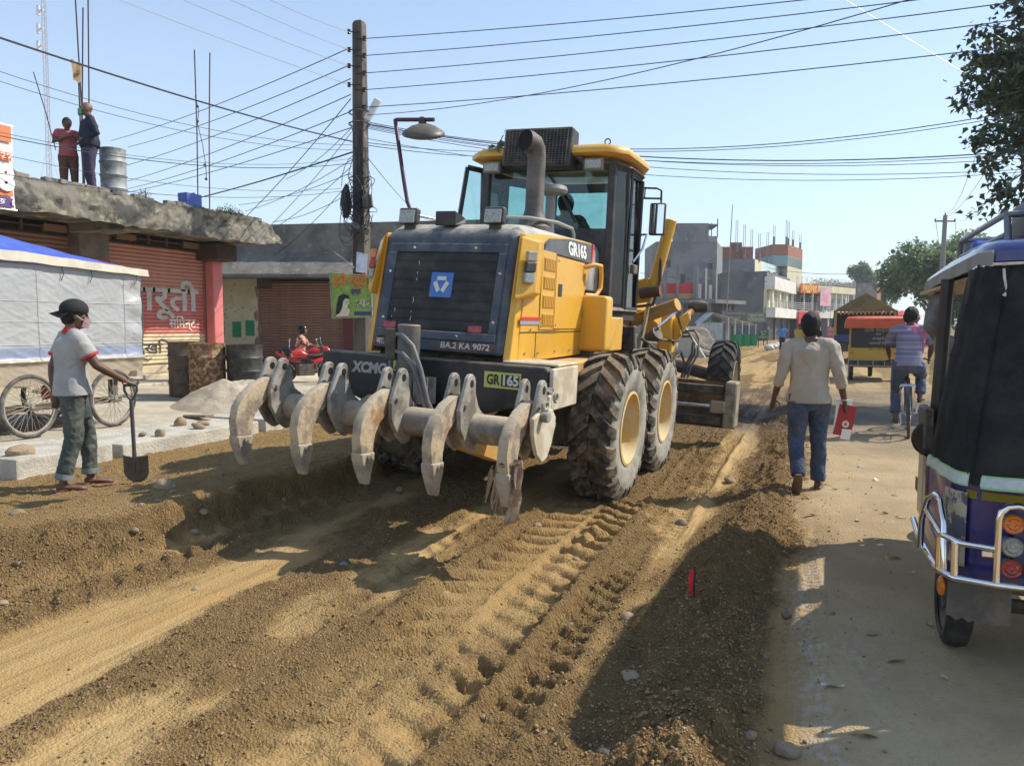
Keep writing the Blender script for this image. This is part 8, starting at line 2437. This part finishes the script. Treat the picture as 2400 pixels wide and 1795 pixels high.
for k, (x0, sc) in enumerate(((650, 1), (558, 1), (448, 1), (300, 1))):
    a = insL[k]; y0 = (75, 117, 155, 199)[k]
    e = at(818 + (x0 - 818) * 2.1, y0 + (0 - y0) * 2.1, 7.0)
    wire(a, e, .007, .05, WLT, 'pale ' + ('topmost', 'second', 'third', 'lowest')[k] + ' wire running to the upper left from the pole', 'pale supply wires to the upper left')
wire(PL(825, 332) + MP0, at(-260, 0, 7.5), .017, .10, WTH, 'thick black cable crossing the sky from the upper left to the pole', 'black cables to the left')
wire(PL(825, 357) + MP0, at(440, 470, 22), .022, .05, WTH, 'thick black cable dropping from the pole to the blue can', 'black cables to the left')
L2 = 'service wires to the left'
lab2 = 'thin service wire fanning out from the pole over the shop roof'
ORD = ('topmost', 'second', 'third', 'fourth', 'fifth', 'sixth', 'lowest')
for k, (y0, px, py, d) in enumerate(((112, 260, 330, 30), (152, 300, 345, 30), (185, 270, 395, 30), (222, 280, 430, 30), (232, 520, 560, 24), (262, 290, 445, 30), (300, 250, 460, 30))):
    wire(PL(822, y0) + MP0, at(px, py, d), .013, .15, WBLK, ORD[k] + ' ' + lab2, L2)
lab3 = 'thin service wire running left from the pole past the men on the roof'
for k, (y0, px, py, d, r_) in enumerate(((340, -150, 115, 10, .006), (352, -150, 140, 10, .006), (383, -150, 285, 10, .009), (440, -150, 325, 10, .005), (445, -150, 378, 10, .006), (372, -100, 288, 10, .005))):
    wire(PL(824, y0) + MP0, at(px, py, d), r_, .30, WBLK, ORD[k] + ' ' + lab3, L2)
lab4 = 'thin drop wire hanging from the pole cluster towards the shop'
for k, (y0, px, py, d) in enumerate(((375, 575, 495, 22), (390, 600, 560, 20), (405, 560, 480, 22), (420, 640, 600, 18), (450, 640, 520, 20), (310, 600, 560, 21), (300, 670, 420, 20))):
    wire(PL(824, y0) + MP0, at(px, py, d), .009, .12, WBLK, lab4, L2)
for k, t in enumerate(fpt):
    wire(t, at((2330, 2400, 2450)[k], (230, 250, 300)[k], 17), .012, .8, WLT, 'pale wire climbing from the far crossarm towards the near tree', 'wires on the far pole')
    wire(t, at((2215, 2212, 2245)[k], (610, 640, 640)[k], 62), .02, .1, WLT, 'pale wire leading away behind the far pole', 'wires on the far pole')
wire(at(1980, 0, 14), at(2265, 175, 14), .008, .0, WLT, 'slack pale wire slanting into the tree at upper right', 'wires on the far pole')
wire(at(1500, 640, 80), at(1800, 660, 80), .03, .3, WBLK, 'dark wire stretched before the distant grey block', 'distant street wires')
wire(at(1800, 628, 95), at(1990, 642, 95), .04, .3, WBLK, 'dark wire stretched above the long balcony block', 'distant street wires')
# wires on rods: knotted cord hanging between the two rebars
b = MB(); b.tube([at(457, 225, 16.5), at(466, 260, 16.5), at(463, 290, 16.5), at(475, 340, 16.5), at(482, 385, 16.5), at(484, 420, 16.5)], .008, 5)
for px, py in ((463, 250), (463, 285), (480, 387), (483, 420)): b.ball(at(px, py, 16.5), .035, 1)
tag(b.build('knotted_cord', WBLK), 'knotted cord hanging between the pair of rebars', 'cord')
# red survey stake in the windrow
sx0, sy0 = -.60, 4.25
zz0 = gh(sx0, sy0)
stk = empty('survey_stake', (sx0, sy0, zz0), label='dark survey stake tied with red ribbon in the windrow', cat='stake')
b = MB(); b.tube([(0, 0, -.1), (.005, 0, .22)], .007, 6); b.build('rod', FDK, stk)
RIB = mat('red_ribbon', (.70, .02, .03), .5)
b = MB(); b.tube([(-.008, -.006, .20), (-.014, -.01, .12), (-.012, -.01, .09)], [.012, .014, .010], 6, flat=.3); b.tube([(-.012, -.01, .10), (-.03, -.012, .05), (-.075, -.02, .0)], [.006, .006, .005], 6, flat=.4); b.tube([(-.010, -.01, .10), (.0, -.012, .05), (-.005, -.02, -.01)], [.006, .006, .005], 6, flat=.4); b.build('ribbon', RIB, stk)
# the small figure stands on the far balcony
# ================================================================== HAZE
b = MB(); b.span((-620, -100, -1.6), (620, 920, 42))
hz_o = b.build('haze', None)
hm = bpy.data.materials.new('haze'); hm.use_nodes = True
hm.node_tree.nodes.clear()
ho_ = hm.node_tree.nodes.new('ShaderNodeOutputMaterial'); hv = hm.node_tree.nodes.new('ShaderNodeVolumePrincipled')
hv.inputs['Color'].default_value = (.86, .92, 1.0, 1); hv.inputs['Density'].default_value = .0007; hv.inputs['Anisotropy'].default_value = .3
hm.node_tree.links.new(hv.outputs[0], ho_.inputs['Volume'])
hz_o.data.materials.clear(); hz_o.data.materials.append(hm)
tag(hz_o, 'thin dusty haze in the air over the street', 'haze', kind='stuff')
